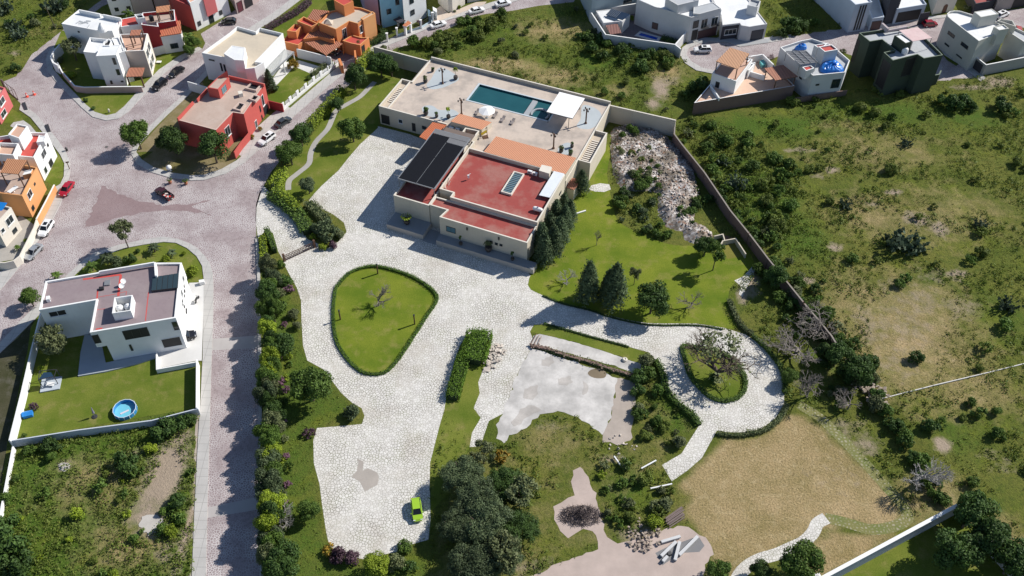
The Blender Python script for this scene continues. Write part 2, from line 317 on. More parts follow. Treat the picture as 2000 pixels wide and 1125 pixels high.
def make_ground():
    xs = np.concatenate([[-900, -500, -300, -220], np.arange(-170, 191, 1.0), [240, 320, 520, 900]])
    ys = np.concatenate([[-300, -100, 0, 30], np.arange(46, 300, 1.0), [330, 400, 600, 1100]])
    X, Y = np.meshgrid(xs, ys); rng = np.random.RandomState(3)
    wild = np.zeros(X.shape); inner = (X > -171) & (X < 191) & (Y > 45) & (Y < 300)
    for p in WILD[:5]: wild = np.maximum(wild, inpoly(X, Y, gp(p)))
    wild = np.where(inpoly(X, Y, gp(pave)), 0, wild)
    w2 = np.clip(blur(wild*1.0, 6)*2.2-1.2, 0, 1)
    n = np.zeros(X.shape)
    for k, (sx, am) in enumerate(((0.09, .5), (0.23, .3), (0.6, .2))):
        for j in range(5):
            a, ph = rng.uniform(0, 6.28), rng.uniform(0, 6.28); n += am*np.sin((X*math.cos(a)+Y*math.sin(a))*sx*rng.uniform(.7, 1.4)*2+ph)/3
    Z = w2*np.clip(0.22+0.28*n, 0, 0.8)
    A = {k: np.zeros(X.shape) for k in ('dry', 'bare', 'lush')}
    for p, k, v in ((DRY, 'dry', 1.0), (DRY2, 'dry', 1.0), (FIELD1, 'lush', 0.8), (BELT, 'lush', 0.6), (RUIN, 'dry', 0.35), (FIELD2, 'lush', 0.35), (FIELD3, 'lush', 0.45), (STRIP, 'dry', 0.25)):
        A[k] = np.maximum(A[k], inpoly(X, Y, gp(p))*v)
    for k in A: A[k] = blur(A[k], 2)
    # photo x, y, radii in metres, strength
    blobs = {'bare': [(1770, 640, 8, 12, .42), (1800, 590, 8, 6, .45), (1755, 710, 7, 7, .4), (1840, 540, 9, 4, .45), (1650, 930, 12, 8, .3), (1560, 960, 10, 6, .22), (1290, 175, 2.5, 6, .9), (1275, 205, 2.5, 3, .8), (1310, 160, 3, 3, .6), (1625, 332, 2.2, 1.2, 1), (1745, 378, 2.5, 1.2, .9), (1790, 430, 4, 3, .8), (1835, 450, 2, 3, .9), (1630, 485, 2, 1.5, .9), (1570, 550, 2.5, 1.2, 1), (1870, 535, 2.5, 1, 1), (1840, 870, 2, 2, 1), (1560, 295, 5, 1.2, .7), (1600, 345, 3, 1.2, .6), (1700, 400, 4, 2, .5), (1950, 160, 5, 3, .8), (1900, 172, 8, 1.5, .7),
                      (320, 930, 4, 9, 1), (345, 900, 2.5, 8, .9), (290, 1000, 4, 5, .8), (300, 1028, 2.8, 2.8, 1), (126, 912, 1.4, 1.2, 1), (350, 860, 3, 3, .8), (265, 885, 2, 2, .6), (325, 1075, 3, 4, .5), (375, 1000, 1.2, 30, .8), (30, 105, 3, 2, .6), (130, 118, 3, 2, .3), (1500, 515, 2, 2, .4), (1460, 545, 2.5, 5, 1), (1450, 580, 1.5, 3, .8), (1400, 505, 2, 1, .5),
                      (1660, 840, 5, 4, .5), (1690, 870, 4, 3, .6), (1080, 830, 7, 3, .35), (1250, 1045, 5, 2, .8), (1030, 1110, 6, 3, .5), (1560, 745, 2, 3, .4), (1190, 895, 4, 1.5, .5), (1670, 730, 3, 4, .6), (1740, 560, 7, 4, .4), (40, 665, 8, 4, .5), (1950, 900, 6, 4, .4), (1990, 700, 6, 6, .3), (1560, 1010, 3, 2, 0.2), (1880, 600, 6, 5, .5), (1700, 640, 5, 8, .5)],
             'lush': [(1480, 380, 12, 14, .9), (1430, 330, 9, 9, .7), (1560, 470, 8, 10, .8), (1620, 700, 5, 6, .8), (1180, 120, 12, 7, .8), (1000, 90, 20, 9, .5), (850, 90, 12, 5, .9), (950, 55, 12, 4, .8), (1500, 250, 22, 6, .9), (1700, 220, 22, 6, .8), (1880, 230, 16, 8, .7), (1950, 620, 8, 10, .6), (1860, 850, 12, 8, .5), (60, 1060, 9, 9, .9), (330, 830, 6, 5, .7), (1310, 800, 5, 8, .8), (1240, 960, 6, 7, .7), (1260, 110, 10, 5, .8), (1880, 1010, 9, 9, .7), (30, 30, 8, 6, .5), (1960, 300, 8, 10, .4)],
             'dry': [(1720, 300, 28, 12, .5), (1650, 250, 14, 5, .5), (1830, 420, 28, 16, .5), (1700, 420, 14, 12, .6), (1770, 660, 22, 24, .7), (1660, 600, 12, 14, .6), (1900, 760, 14, 10, .6), (1830, 980, 9, 9, .7), (1930, 1060, 8, 8, .8), (1080, 150, 14, 6, .7), (970, 130, 16, 5, .75), (1080, 60, 14, 8, .7), (1200, 180, 10, 5, .5), (1300, 140, 8, 8, .7), (200, 950, 14, 10, .6), (250, 1070, 12, 8, .65), (100, 960, 10, 8, .4), (1070, 860, 10, 6, .5), (1080, 960, 8, 10, .4), (560, 630, 3, 5, .4), (1600, 560, 8, 8, .3), (80, 60, 10, 8, .4), (1660, 540, 8, 8, .5)]}
    for k, L in blobs.items():
        for x, y, rx, ry, st in L:
            g = G(x, y); d = ((X-g.x)/rx)**2+((Y-g.y)/ry)**2; A[k] = np.maximum(A[k], st*np.exp(-d*1.1))
    global GXS, GYS, GZ; GXS, GYS, GZ = xs, ys, Z
    ny, nx = X.shape; V = np.stack([X, Y, Z], -1).reshape(-1, 3)
    idx = np.arange(nx*ny).reshape(ny, nx); F = np.stack([idx[:-1, :-1], idx[:-1, 1:], idx[1:, 1:], idx[1:, :-1]], -1).reshape(-1, 4)
    me = mesh_quads('ground', V, F)
    for k in A:
        at = me.attributes.new(k, 'FLOAT', 'POINT'); at.data.foreach_set('value', A[k].reshape(-1).astype(np.float32))
    me.polygons.foreach_set('use_smooth', [True]*len(F))
    m, t, n_, b = new_mat('wild_ground'); b.inputs['Roughness'].default_value = 0.95; b.inputs['Specular IOR Level'].default_value = 0.1
    p = pos(t)
    def att(a): q = t.nodes.new('ShaderNodeAttribute'); q.attribute_name = a; return q.outputs['Fac']
    def broken(a, sc, lo=0.45, hi=0.75, am=0.9):
        ad = t.nodes.new('ShaderNodeMath'); ad.operation = 'MULTIPLY_ADD'; t.links.new(noise(t, p, sc, 6, 0.65), ad.inputs[0]); ad.inputs[1].default_value = am; t.links.new(a, ad.inputs[2])
        su = t.nodes.new('ShaderNodeMath'); su.operation = 'SUBTRACT'; t.links.new(ad.outputs[0], su.inputs[0]); su.inputs[1].default_value = am/2
        return ramp(t, su.outputs[0], [(lo, 0.0), (hi, 1.0)])
    c = mixc(t, ramp(t, noise(t, p, 0.09, 6, 0.62), [(0.33, 0.0), (0.62, 1.0)]), (0.094, 0.132, 0.017), (0.175, 0.178, 0.038))
    c = mixc(t, ramp(t, noise(t, p, 0.9, 5, 0.65), [(0.48, 0.0), (0.66, 0.7)]), c, (0.065, 0.10, 0.016))
    c = mixc(t, broken(att('lush'), 0.35, 0.3, 0.75), c, (0.075, 0.14, 0.016))
    c = mixc(t, ramp(t, noise(t, p, 0.16, 6, 0.7), [(0.52, 0.0), (0.68, 0.75)]), c, (0.165, 0.195, 0.022))
    dc = mixc(t, ramp(t, noise(t, p, 0.12, 6, 0.65), [(0.35, 0.0), (0.65, 1.0)]), (0.31, 0.24, 0.105), (0.50, 0.365, 0.20))
    dc = mixc(t, ramp(t, noise(t, p, 0.7, 5, 0.7), [(0.5, 0.0), (0.7, 0.6)]), dc, (0.58, 0.46, 0.27))
    c = mixc(t, broken(att('dry'), 0.3, 0.3, 0.8), c, dc)
    c = mixc(t, ramp(t, noise(t, p, 3.4, 4, 0.75), [(0.36, 0.55), (0.56, 0.0)]), c, (0.045, 0.055, 0.016))
    c = mixc(t, broken(att('bare'), 0.5, 0.3, 0.75, 1.1), c, (0.37, 0.295, 0.225))
    c = mixc(t, ramp(t, noise(t, p, 11, 2, 0.6), [(0.4, 0.3), (0.6, 0.0)]), c, (0.05, 0.05, 0.02))
    t.links.new(c, b.inputs[0]); bump(t, b, noise(t, p, 2.5, 6, 0.7), 0.9, 0.25)
    me.materials.append(m); o = put('ground', me); tag(o, None, None, None, 'structure')
def mesh_quads(name, V, F):
    me = bpy.data.meshes.new(name); V = np.asarray(V, np.float32); F = np.asarray(F, np.int32)
    me.vertices.add(len(V)); me.vertices.foreach_set('co', V.reshape(-1)); me.loops.add(F.size); me.loops.foreach_set('vertex_index', F.reshape(-1))
    me.polygons.add(len(F)); me.polygons.foreach_set('loop_start', np.arange(0, F.size, F.shape[1], dtype=np.int32)); me.polygons.foreach_set('loop_total', np.full(len(F), F.shape[1], np.int32))
    me.update(calc_edges=True); return me
make_ground()

# ------------------------------------------------------------------ streets
M_COB = mat_stones('street_cobble', (0.335, 0.275, 0.275), (0.55, 0.52, 0.51), 2.5, 0.15, None, 0.85, (0.235, 0.182, 0.185))
M_COBR = mat_stones('red_cobble', (0.255, 0.18, 0.182), (0.32, 0.25, 0.25), 3.6, 0.13, None, 0.7, (0.205, 0.14, 0.142))
M_PAVE = mat_stones('white_flagstone', (0.70, 0.677, 0.635), (0.15, 0.14, 0.11), 2.05, 0.095, (0.12, 0.13, 0.045), 0.6, (0.55, 0.525, 0.485))
M_WALK = mat_conc('sidewalk_concrete', (0.47, 0.455, 0.435), 0.15, 1.6)
M_SLAB = mat_conc('old_slab', (0.63, 0.605, 0.575), 0.42)
M_DIRT = mat_conc('pale_dirt', (0.42, 0.36, 0.31), 0.25)
M_LAWN = mat_lawn('villa_lawn_grass', (0.105, 0.16, 0.014), (0.205, 0.235, 0.028), (0.30, 0.25, 0.085), 0.8)
M_LAWN2 = mat_lawn('garden_grass', (0.095, 0.14, 0.016), (0.185, 0.205, 0.038), (0.28, 0.23, 0.09), 0.8)
L1 = 0.006
street = [(402, 1150), (405, 1000), (409, 860), (413, 720), (417, 600), (417, 560), (416, 533), (410, 515), (400, 500), (387, 487), (373, 477), (347, 467), (320, 463), (283, 468), (235, 478), (187, 493), (165, 507), (139, 531), (100, 567), (50, 618), (-10, 680), (-60, 730),
          (-60, 620), (0, 568), (40, 520), (62, 488), (98, 440), (118, 400), (128, 370), (136, 344), (137, 316), (128, 295), (114, 275), (97, 254), (69, 222), (41, 203), (20, 180), (5, 160), (32, 149), (48, 117), (120, 61), (187, 8), (235, -25), (290, -25), (200, 12), (150, 50), (112, 88), (96, 100), (90, 115), (93, 139), (115, 167), (141, 192), (160, 211), (181, 229), (208, 236), (232, 232), (251, 219), (280, 187), (320, 144), (360, 115), (395, 96), (401, 84), (392, 66), (429, 43), (453, 24), (500, -12), (520, -40), (620, -40),
          (534, 40), (475, 75), (420, 115), (400, 140), (357, 187), (320, 220), (288, 251), (262, 282), (256, 301), (267, 320), (293, 336), (333, 348), (373, 353), (400, 352), (440, 340), (475, 320), (500, 297), (580, 222), (671, 144), (729, 101), (783, 79), (873, 40), (999, 5), (1060, -12), (1130, -12), (1120, 4), (1053, 11), (1000, 21), (950, 27), (927, 32), (900, 45), (873, 57), (844, 69), (820, 83), (807, 89), (772, 96), (735, 118), (690, 158), (645, 200), (600, 250), (560, 298), (530, 335), (512, 368), (501, 405), (500, 440), (502, 500), (504, 560), (507, 860), (509, 1150)]
sheet('street', street, L1, M_COB)
sheet('red_paving_triangle', [(200, 363), (232, 378), (267, 391), (320, 401), (365, 398), (411, 390), (373, 403), (385, 409), (416, 421), (373, 412), (335, 411), (293, 413), (240, 423), (165, 445)], 2*L1, M_COBR, jit=0.35)
M_BAND = mat_conc('crossing_concrete', (0.43, 0.40, 0.385), 0.15)
sheet('crossing_band', [(406, 991), (506, 970), (506, 995), (404, 1012)], 2*L1, M_BAND)
sheet('crossing_band', [(415, 662), (506, 655), (506, 680), (414, 684)], 2*L1, M_BAND)
street_r = [(1365, 86), (1385, 82), (1425, 84), (1480, 74), (1545, 70), (1600, 60), (1660, 52), (1720, 48), (1800, 38), (1870, 30), (1940, 24), (2060, 8), (2060, 60), (1935, 48), (1850, 75), (1828, 90), (1850, 118), (1905, 152), (1850, 165), (1825, 158), (1805, 120), (1770, 100), (1690, 110), (1668, 110), (1640, 100), (1560, 100), (1520, 110), (1470, 130), (1440, 140), (1400, 140), (1370, 132), (1350, 120), (1340, 107), (1345, 95)]
sheet('street', street_r, L1, M_COB)
sheet('street', [(1825, 158), (1880, 120), (1925, 155), (1900, 165), (1860, 160)], 1.5*L1, M_COB)
KH = 0.13
sheet('sidewalk', [(402, 1150), (405, 1000), (409, 860), (413, 720), (417, 600), (417, 560), (416, 533), (410, 515), (400, 500), (387, 487), (373, 477), (347, 467), (320, 463), (283, 468), (235, 478), (187, 493), (165, 507), (139, 531), (100, 567), (50, 618), (-10, 680), (-10, 700), (35, 657), (75, 617), (110, 578), (149, 535), (165, 521), (200, 502), (240, 486), (283, 478), (320, 473), (344, 475), (365, 485), (384, 501), (395, 520), (398, 545), (398, 600), (396, 700), (392, 780), (387, 860), (380, 1000), (374, 1150)], 0, M_WALK, h=KH)
sheet('verge', [(374, 1150), (380, 1000), (387, 860), (390, 800), (384, 800), (370, 1000), (364, 1150)], 2*L1, M_DIRT)
sheet('sidewalk', [(504, 467), (507, 500), (509, 560), (512, 860), (514, 1150), (508, 1150), (506, 860), (503, 560), (501, 500), (499, 467)], 0, M_WALK, h=0.25)
sheet('sidewalk', [(93, 139), (115, 167), (141, 192), (160, 211), (181, 229), (208, 236), (232, 232), (251, 219), (280, 187), (320, 144), (360, 115), (395, 96), (388, 92), (350, 110), (310, 137), (270, 178), (243, 208), (226, 222), (208, 226), (185, 219), (166, 203), (149, 185), (125, 160), (104, 135), (100, 112), (108, 95), (103, 92), (96, 100), (90, 115)], 0, M_WALK, h=KH)
sheet('sidewalk', [(475, 75), (420, 115), (400, 140), (357, 187), (320, 220), (288, 251), (262, 282), (256, 301), (267, 320), (293, 336), (333, 348), (373, 353), (400, 352), (440, 340), (475, 320), (500, 297), (580, 222), (671, 144), (729, 101), (783, 79), (873, 40), (999, 5), (1060, -12), (1040, -20), (990, -4), (868, 32), (775, 70), (715, 94), (655, 135), (565, 213), (490, 290), (462, 314), (432, 331), (398, 342), (373, 343), (336, 338), (300, 327), (277, 312), (266, 297), (272, 284), (296, 256), (328, 224), (365, 190), (405, 148)], 0, M_WALK, h=KH)
sheet('sidewalk', [(534, 40), (475, 75), (469, 66), (530, 28), (600, -25), (620, -25)], 0, M_WALK, h=KH)
sheet('sidewalk', [(0, 568), (40, 520), (62, 488), (98, 440), (118, 400), (128, 370), (136, 344), (137, 316), (128, 295), (114, 275), (97, 254), (69, 222), (41, 203), (38, 215), (60, 230), (86, 262), (104, 284), (118, 303), (126, 320), (125, 345), (118, 360), (106, 367), (86, 405), (69, 442), (62, 470), (30, 522), (0, 530), (-40, 560), (-40, 600)], 0, M_WALK, h=KH)
sheet('sidewalk', [(1365, 86), (1345, 95), (1340, 107), (1350, 120), (1370, 132), (1400, 140), (1440, 140), (1440, 144), (1400, 146), (1360, 138), (1338, 124), (1328, 108), (1333, 93), (1348, 82), (1362, 79)], 0, M_WALK, h=KH)
sheet('sidewalk', [(1362, 79), (1365, 86), (1385, 82), (1425, 84), (1445, 92), (1500, 84), (1545, 76), (1545, 68), (1490, 76), (1460, 81), (1400, 76), (1375, 75)], 0, M_WALK, h=KH)
sheet('sidewalk', [(1655, 53), (1720, 50), (1800, 40), (1870, 32), (1870, 27), (1800, 34), (1720, 43), (1655, 46)], 0, M_WALK, h=KH)
sheet('sidewalk', [(1828, 88), (1850, 74), (1905, 135), (1925, 153), (1915, 160), (1880, 130), (1845, 108)], 0, M_WALK, h=KH)
# bays painted on the upper left street
M_WHITE = mat_plain('white_marking', (0.5, 0.47, 0.46), 0.8)
for a, b_ in (((401, 84), (430, 100)), ((429, 64), (452, 84)), ((452, 48), (478, 62)), ((478, 32), (505, 42))):
    A, B = G(*a), G(*b_); u = (B-A).normalized(); n = Vector((-u.y, u.x, 0))*0.09
    sheet('parking_line', [A-n, B-n, B+n, A+n], 2*L1, M_WHITE, world=True)
for x, y in ((208, 287), (1418, 90)):
    g = G(x, y)
    mb = MB(); mb.cone((g.x, g.y, 0), (g.x, g.y, 0.03), 0.38, 0.36, 18); o = mb.build('manhole_cover', mat_plain('iron', (0.09, 0.085, 0.08), 0.6)); tag(o, 'round dark manhole cover in the %s street' % ('left cobbled' if x < 500 else 'cul-de-sac'), 'manhole cover')

# ------------------------------------------------------------------ villa grounds
sheet('stone_forecourt', pave, L1, M_PAVE)
ISL = [(655, 570), (661, 557), (683, 534), (709, 524), (735, 521), (768, 528), (800, 539), (832, 557), (853, 578), (850, 594), (837, 613), (813, 650), (787, 690), (765, 718), (747, 730), (720, 731), (699, 722), (672, 693), (656, 661), (651, 613)]
sheet('island_lawn', ISL, 2*L1, M_LAWN, smooth=2)
ISL2 = [(1333, 677), (1360, 679), (1390, 683), (1413, 692), (1440, 712), (1455, 741), (1453, 763), (1440, 778), (1413, 784), (1387, 776), (1365, 757), (1347, 733), (1338, 704)]
sheet('island_lawn', ISL2, 2*L1, M_LAWN2)
sheet('planted_strip', [(1035, 648), (1043, 634), (1061, 633), (1120, 648), (1160, 659), (1227, 677), (1262, 690), (1270, 704), (1256, 712), (1200, 693), (1147, 675), (1093, 661), (1053, 652)], 2*L1, M_LAWN2)
sheet('grass_strip', [(873, 765), (885, 715), (898, 675), (912, 653), (935, 648), (958, 665), (961, 700), (944, 720), (934, 747), (937, 768), (925, 797), (939, 816), (922, 845), (917, 875), (880, 960), (842, 1000), (840, 905), (848, 873), (859, 830), (868, 800)], 2*L1, M_LAWN2)
lawn = [(1031, 557), (1061, 577), (1100, 592), (1147, 603), (1200, 619), (1267, 631), (1360, 632), (1413, 640), (1440, 640), (1432, 612), (1422, 588), (1428, 560), (1450, 540), (1472, 518), (1462, 490), (1435, 468), (1395, 478), (1345, 480), (1307, 477), (1267, 464), (1227, 445), (1205, 429), (1197, 400), (1190, 370), (1186, 335), (1192, 290), (1170, 285), (1130, 350), (1080, 440), (1050, 510)]
sheet('villa_lawn', lawn, 2*L1, M_LAWN, smooth=3)
sheet('garden_lawn', [(738, 250), (703, 282), (680, 309), (661, 333), (629, 362), (607, 385), (590, 395), (565, 385), (540, 375), (560, 330), (600, 275), (650, 215), (690, 170), (733, 122), (790, 122), (790, 156), (742, 210)], 1.4*L1, M_LAWN2)
NP = [(732, 160), (721, 171), (703, 189), (679, 203), (657, 216), (649, 232), (639, 253), (617, 277), (607, 299), (603, 320), (581, 339), (565, 353), (563, 371)]
def ribbon(pts, wd, n=4):
    P = cr([tuple(G(*p)[:2]) for p in pts], n, False); L = []; Rr = []
    for i, p in enumerate(P):
        d = (P[min(i+1, len(P)-1)]-P[max(i-1, 0)]).normalized(); q = Vector((-d.y, d.x))*wd/2; L.append(p+q); Rr.append(p-q)
    return [tuple(x) for x in L+Rr[::-1]]
sheet('garden_path', ribbon(NP, 1.25), 3*L1, mat_conc('path_concrete', (0.40, 0.38, 0.36), 0.2), world=True)
sheet('stepping_path', [(1155, 362), (1172, 358), (1190, 360), (1193, 370), (1180, 375), (1162, 374), (1150, 370)], 3*L1, M_PAVE)
sheet('concrete_slab', [(1042, 656), (1053, 652), (1093, 661), (1147, 675), (1200, 693), (1253, 711), (1258, 722), (1246, 732), (1200, 714), (1110, 690), (1037, 671)], 2*L1, M_SLAB, jit=0.12)
sheet('concrete_slab', [(1037, 680), (1080, 692), (1110, 702), (1180, 727), (1206, 738), (1200, 775), (1192, 815), (1178, 850), (1160, 835), (1130, 815), (1090, 805), (1055, 808), (1035, 828), (1010, 845), (992, 852), (986, 868), (972, 855), (969, 830), (984, 800), (995, 773), (1013, 725)], 1.5*L1, M_SLAB, jit=0.25)
sheet('dirt_patch', [(1206, 738), (1243, 745), (1241, 790), (1232, 860), (1205, 868), (1178, 862), (1180, 848), (1194, 812), (1200, 775)], 1.9*L1, M_DIRT, jit=0.25)
sheet('dirt_patch', [(1155, 722), (1172, 720), (1184, 728), (1180, 738), (1160, 738), (1148, 730)], 2.4*L1, mat_conc('brown_mud', (0.22, 0.17, 0.11), 0.3), smooth=3)
sheet('mud_stain', [(700, 897), (708, 905), (712, 917), (722, 912), (738, 922), (742, 935), (733, 948), (718, 958), (708, 948), (697, 942), (683, 934), (692, 922), (700, 915)], 2*L1, mat_conc('grey_mud', (0.40, 0.36, 0.32), 0.2), jit=0.45)
sheet('dirt_patch', [(1080, 990), (1095, 980), (1109, 974), (1120, 966), (1115, 940), (1120, 918), (1133, 910), (1147, 932), (1163, 964), (1173, 998), (1181, 1033), (1188, 1048), (1208, 1060), (1253, 1052), (1293, 1036), (1333, 1025), (1355, 1036), (1387, 1060), (1395, 1081), (1376, 1104), (1371, 1150), (980, 1160), (1035, 1125), (1090, 1102), (1147, 1081), (1171, 1071), (1166, 1045), (1155, 1035), (1141, 1033), (1125, 1042), (1109, 1049), (1092, 1040), (1083, 1015)], 2*L1, mat_conc('pink_concrete', (0.47, 0.38, 0.335), 0.2), jit=0.25)
sheet('grey_sheet', [(1280, 1080), (1300, 1070), (1350, 1052), (1364, 1047), (1376, 1066), (1366, 1078), (1330, 1080), (1294, 1104)], 3*L1, mat_conc('grey_membrane', (0.20, 0.20, 0.205), 0.15))
# overgrown flagstone path round the dry lawn
M_PAVEM = mat_stones('mossy_flagstone', (0.38, 0.35, 0.25), (0.17, 0.165, 0.05), 1.7, 0.45, (0.13, 0.15, 0.035), 0.05, (0.25, 0.24, 0.13))
sheet('garden_path', ribbon([(1560, 790), (1600, 815), (1645, 858), (1690, 905), (1730, 950), (1762, 985), (1772, 1012), (1745, 1028), (1700, 1034), (1650, 1020), (1612, 1012)], 1.9), 2*L1, M_PAVEM, world=True)
sheet('garden_path', ribbon([(1614, 1012), (1597, 1022), (1588, 1040), (1570, 1058), (1545, 1070), (1518, 1082), (1480, 1094), (1450, 1115), (1430, 1150)], 2.0), 3*L1, M_PAVE, world=True)
sheet('stone_patch', [(1434, 548), (1452, 540), (1470, 520), (1477, 524), (1468, 545), (1456, 566), (1450, 580), (1443, 575), (1447, 558)], 3*L1, M_PAVE)

M_GRAV = mat_conc('white_gravel', (0.50, 0.47, 0.43), 0.25)
sheet('gravel_spot', [(276, 1018), (290, 1009), (308, 1010), (320, 1020), (318, 1034), (306, 1044), (288, 1046), (277, 1036)], 0.30, M_GRAV, smooth=3, jit=0.3)
sheet('gravel_spot', [(116, 910), (124, 904), (135, 908), (137, 917), (127, 923), (117, 919)], 0.30, M_GRAV, smooth=3, jit=0.15)

M_ST = mat_conc('slab_stain', (0.50, 0.465, 0.43), 0.35)
for i_, q_ in enumerate(([(1060, 700), (1075, 694), (1082, 706), (1070, 715), (1058, 712)], [(1090, 738), (1108, 735), (1118, 745), (1105, 752), (1092, 750)], [(1028, 756), (1046, 752), (1050, 768), (1038, 780), (1022, 775)], [(1138, 745), (1147, 750), (1148, 768), (1140, 772)], [(1018, 800), (1040, 792), (1056, 798), (1040, 808), (1020, 822), (1008, 835), (1000, 822)])): sheet('slab_stain', q_, (2.6+i_*.1)*L1, M_ST, smooth=3, jit=0.3)

# ================================================================== BUILDINGS
W_WHITE = mat_wall('white_render', (0.78, 0.78, 0.77), 0.18)
W_GREYW = mat_wall('grey_white_render', (0.56, 0.56, 0.56), 0.2)
W_CREAM = mat_wall('cream_render', (0.56, 0.50, 0.405), 0.3)
W_PALE = mat_wall('pale_cream_render', (0.68, 0.63, 0.55), 0.2)
W_BEIGE = mat_wall('beige_render', (0.50, 0.43, 0.38), 0.2)
W_RED = mat_wall('red_render', (0.48, 0.085, 0.07), 0.25)
W_DRED = mat_wall('crimson_render', (0.33, 0.03, 0.035), 0.25)
W_PINK = mat_wall('pink_red_render', (0.56, 0.14, 0.14), 0.2)
W_ORANGE = mat_wall('orange_render', (0.62, 0.22, 0.075), 0.2)
W_PEACH = mat_wall('light_orange_render', (0.66, 0.32, 0.13), 0.2)
W_BLUE = mat_wall('sky_blue_render', (0.26, 0.52, 0.66), 0.15)
W_LILAC = mat_wall('lilac_render', (0.36, 0.32, 0.44), 0.15)
W_TEAL = mat_wall('blue_grey_render', (0.30, 0.37, 0.40), 0.2)
W_GREEN = mat_wall('dark_green_render', (0.045, 0.062, 0.04), 0.3)
W_DARK = mat_wall('charcoal_render', (0.05, 0.05, 0.06), 0.2)
W_TAUPE = mat_wall('taupe_render', (0.34, 0.29, 0.27), 0.2)
W_BRICK = mat_wall('brown_block_wall', (0.185, 0.12, 0.098), 0.35)
W_GREYB = mat_wall('grey_block_wall', (0.38, 0.36, 0.34), 0.35)
R_WHITE = mat_roof('white_roof', (0.74, 0.75, 0.75), (0.60, 0.61, 0.62), 0.5)
R_GREY = mat_roof('grey_roof', (0.42, 0.44, 0.46), None, 0.5)
R_RED = mat_roof('red_roof', (0.30, 0.052, 0.043), (0.34, 0.17, 0.14), 0.7)
R_REDB = mat_roof('bright_red_roof', (0.50, 0.06, 0.045), None, 0.5)
R_BEIGE = mat_roof('beige_roof', (0.56, 0.48, 0.37), None, 0.5)
R_TAN = mat_roof('tan_roof', (0.44, 0.33, 0.27), (0.50, 0.40, 0.34), 0.7)
R_TERR = mat_roof('terracotta_deck', (0.58, 0.36, 0.26), None, 0.5)
R_PEACH = mat_roof('peach_deck', (0.66, 0.45, 0.33), None, 0.4)
R_DECK = mat_roof('terrace_deck', (0.53, 0.445, 0.375), (0.33, 0.285, 0.25), 0.85)
R_PURP = mat_roof('purple_grey_roof', (0.25, 0.195, 0.205), (0.30, 0.25, 0.25), 0.5)
R_SAND = mat_roof('sandstone_deck', (0.52, 0.44, 0.35), None, 0.5)
GLASS = mat_glass(); DARK = mat_plain('dark_interior', (0.015, 0.015, 0.018), 0.6)
GLASSB = mat_glass('blue_reflecting_glass', (0.10, 0.20, 0.24), 0.15)
FRAME_W = mat_plain('white_frame', (0.7, 0.7, 0.69), 0.5, 0, .03); FRAME_D = mat_plain('dark_frame', (0.035, 0.035, 0.038), 0.5, 0, .05)
WOOD = mat_plain('dark_timber', (0.11, 0.055, 0.032), 0.7); WOODL = mat_plain('timber', (0.25, 0.13, 0.07), 0.7)
STEEL = mat_plain('grey_steel', (0.28, 0.29, 0.30), 0.45, 0.4); WPLAST = mat_plain('white_plastic', (0.75, 0.75, 0.74), 0.4)

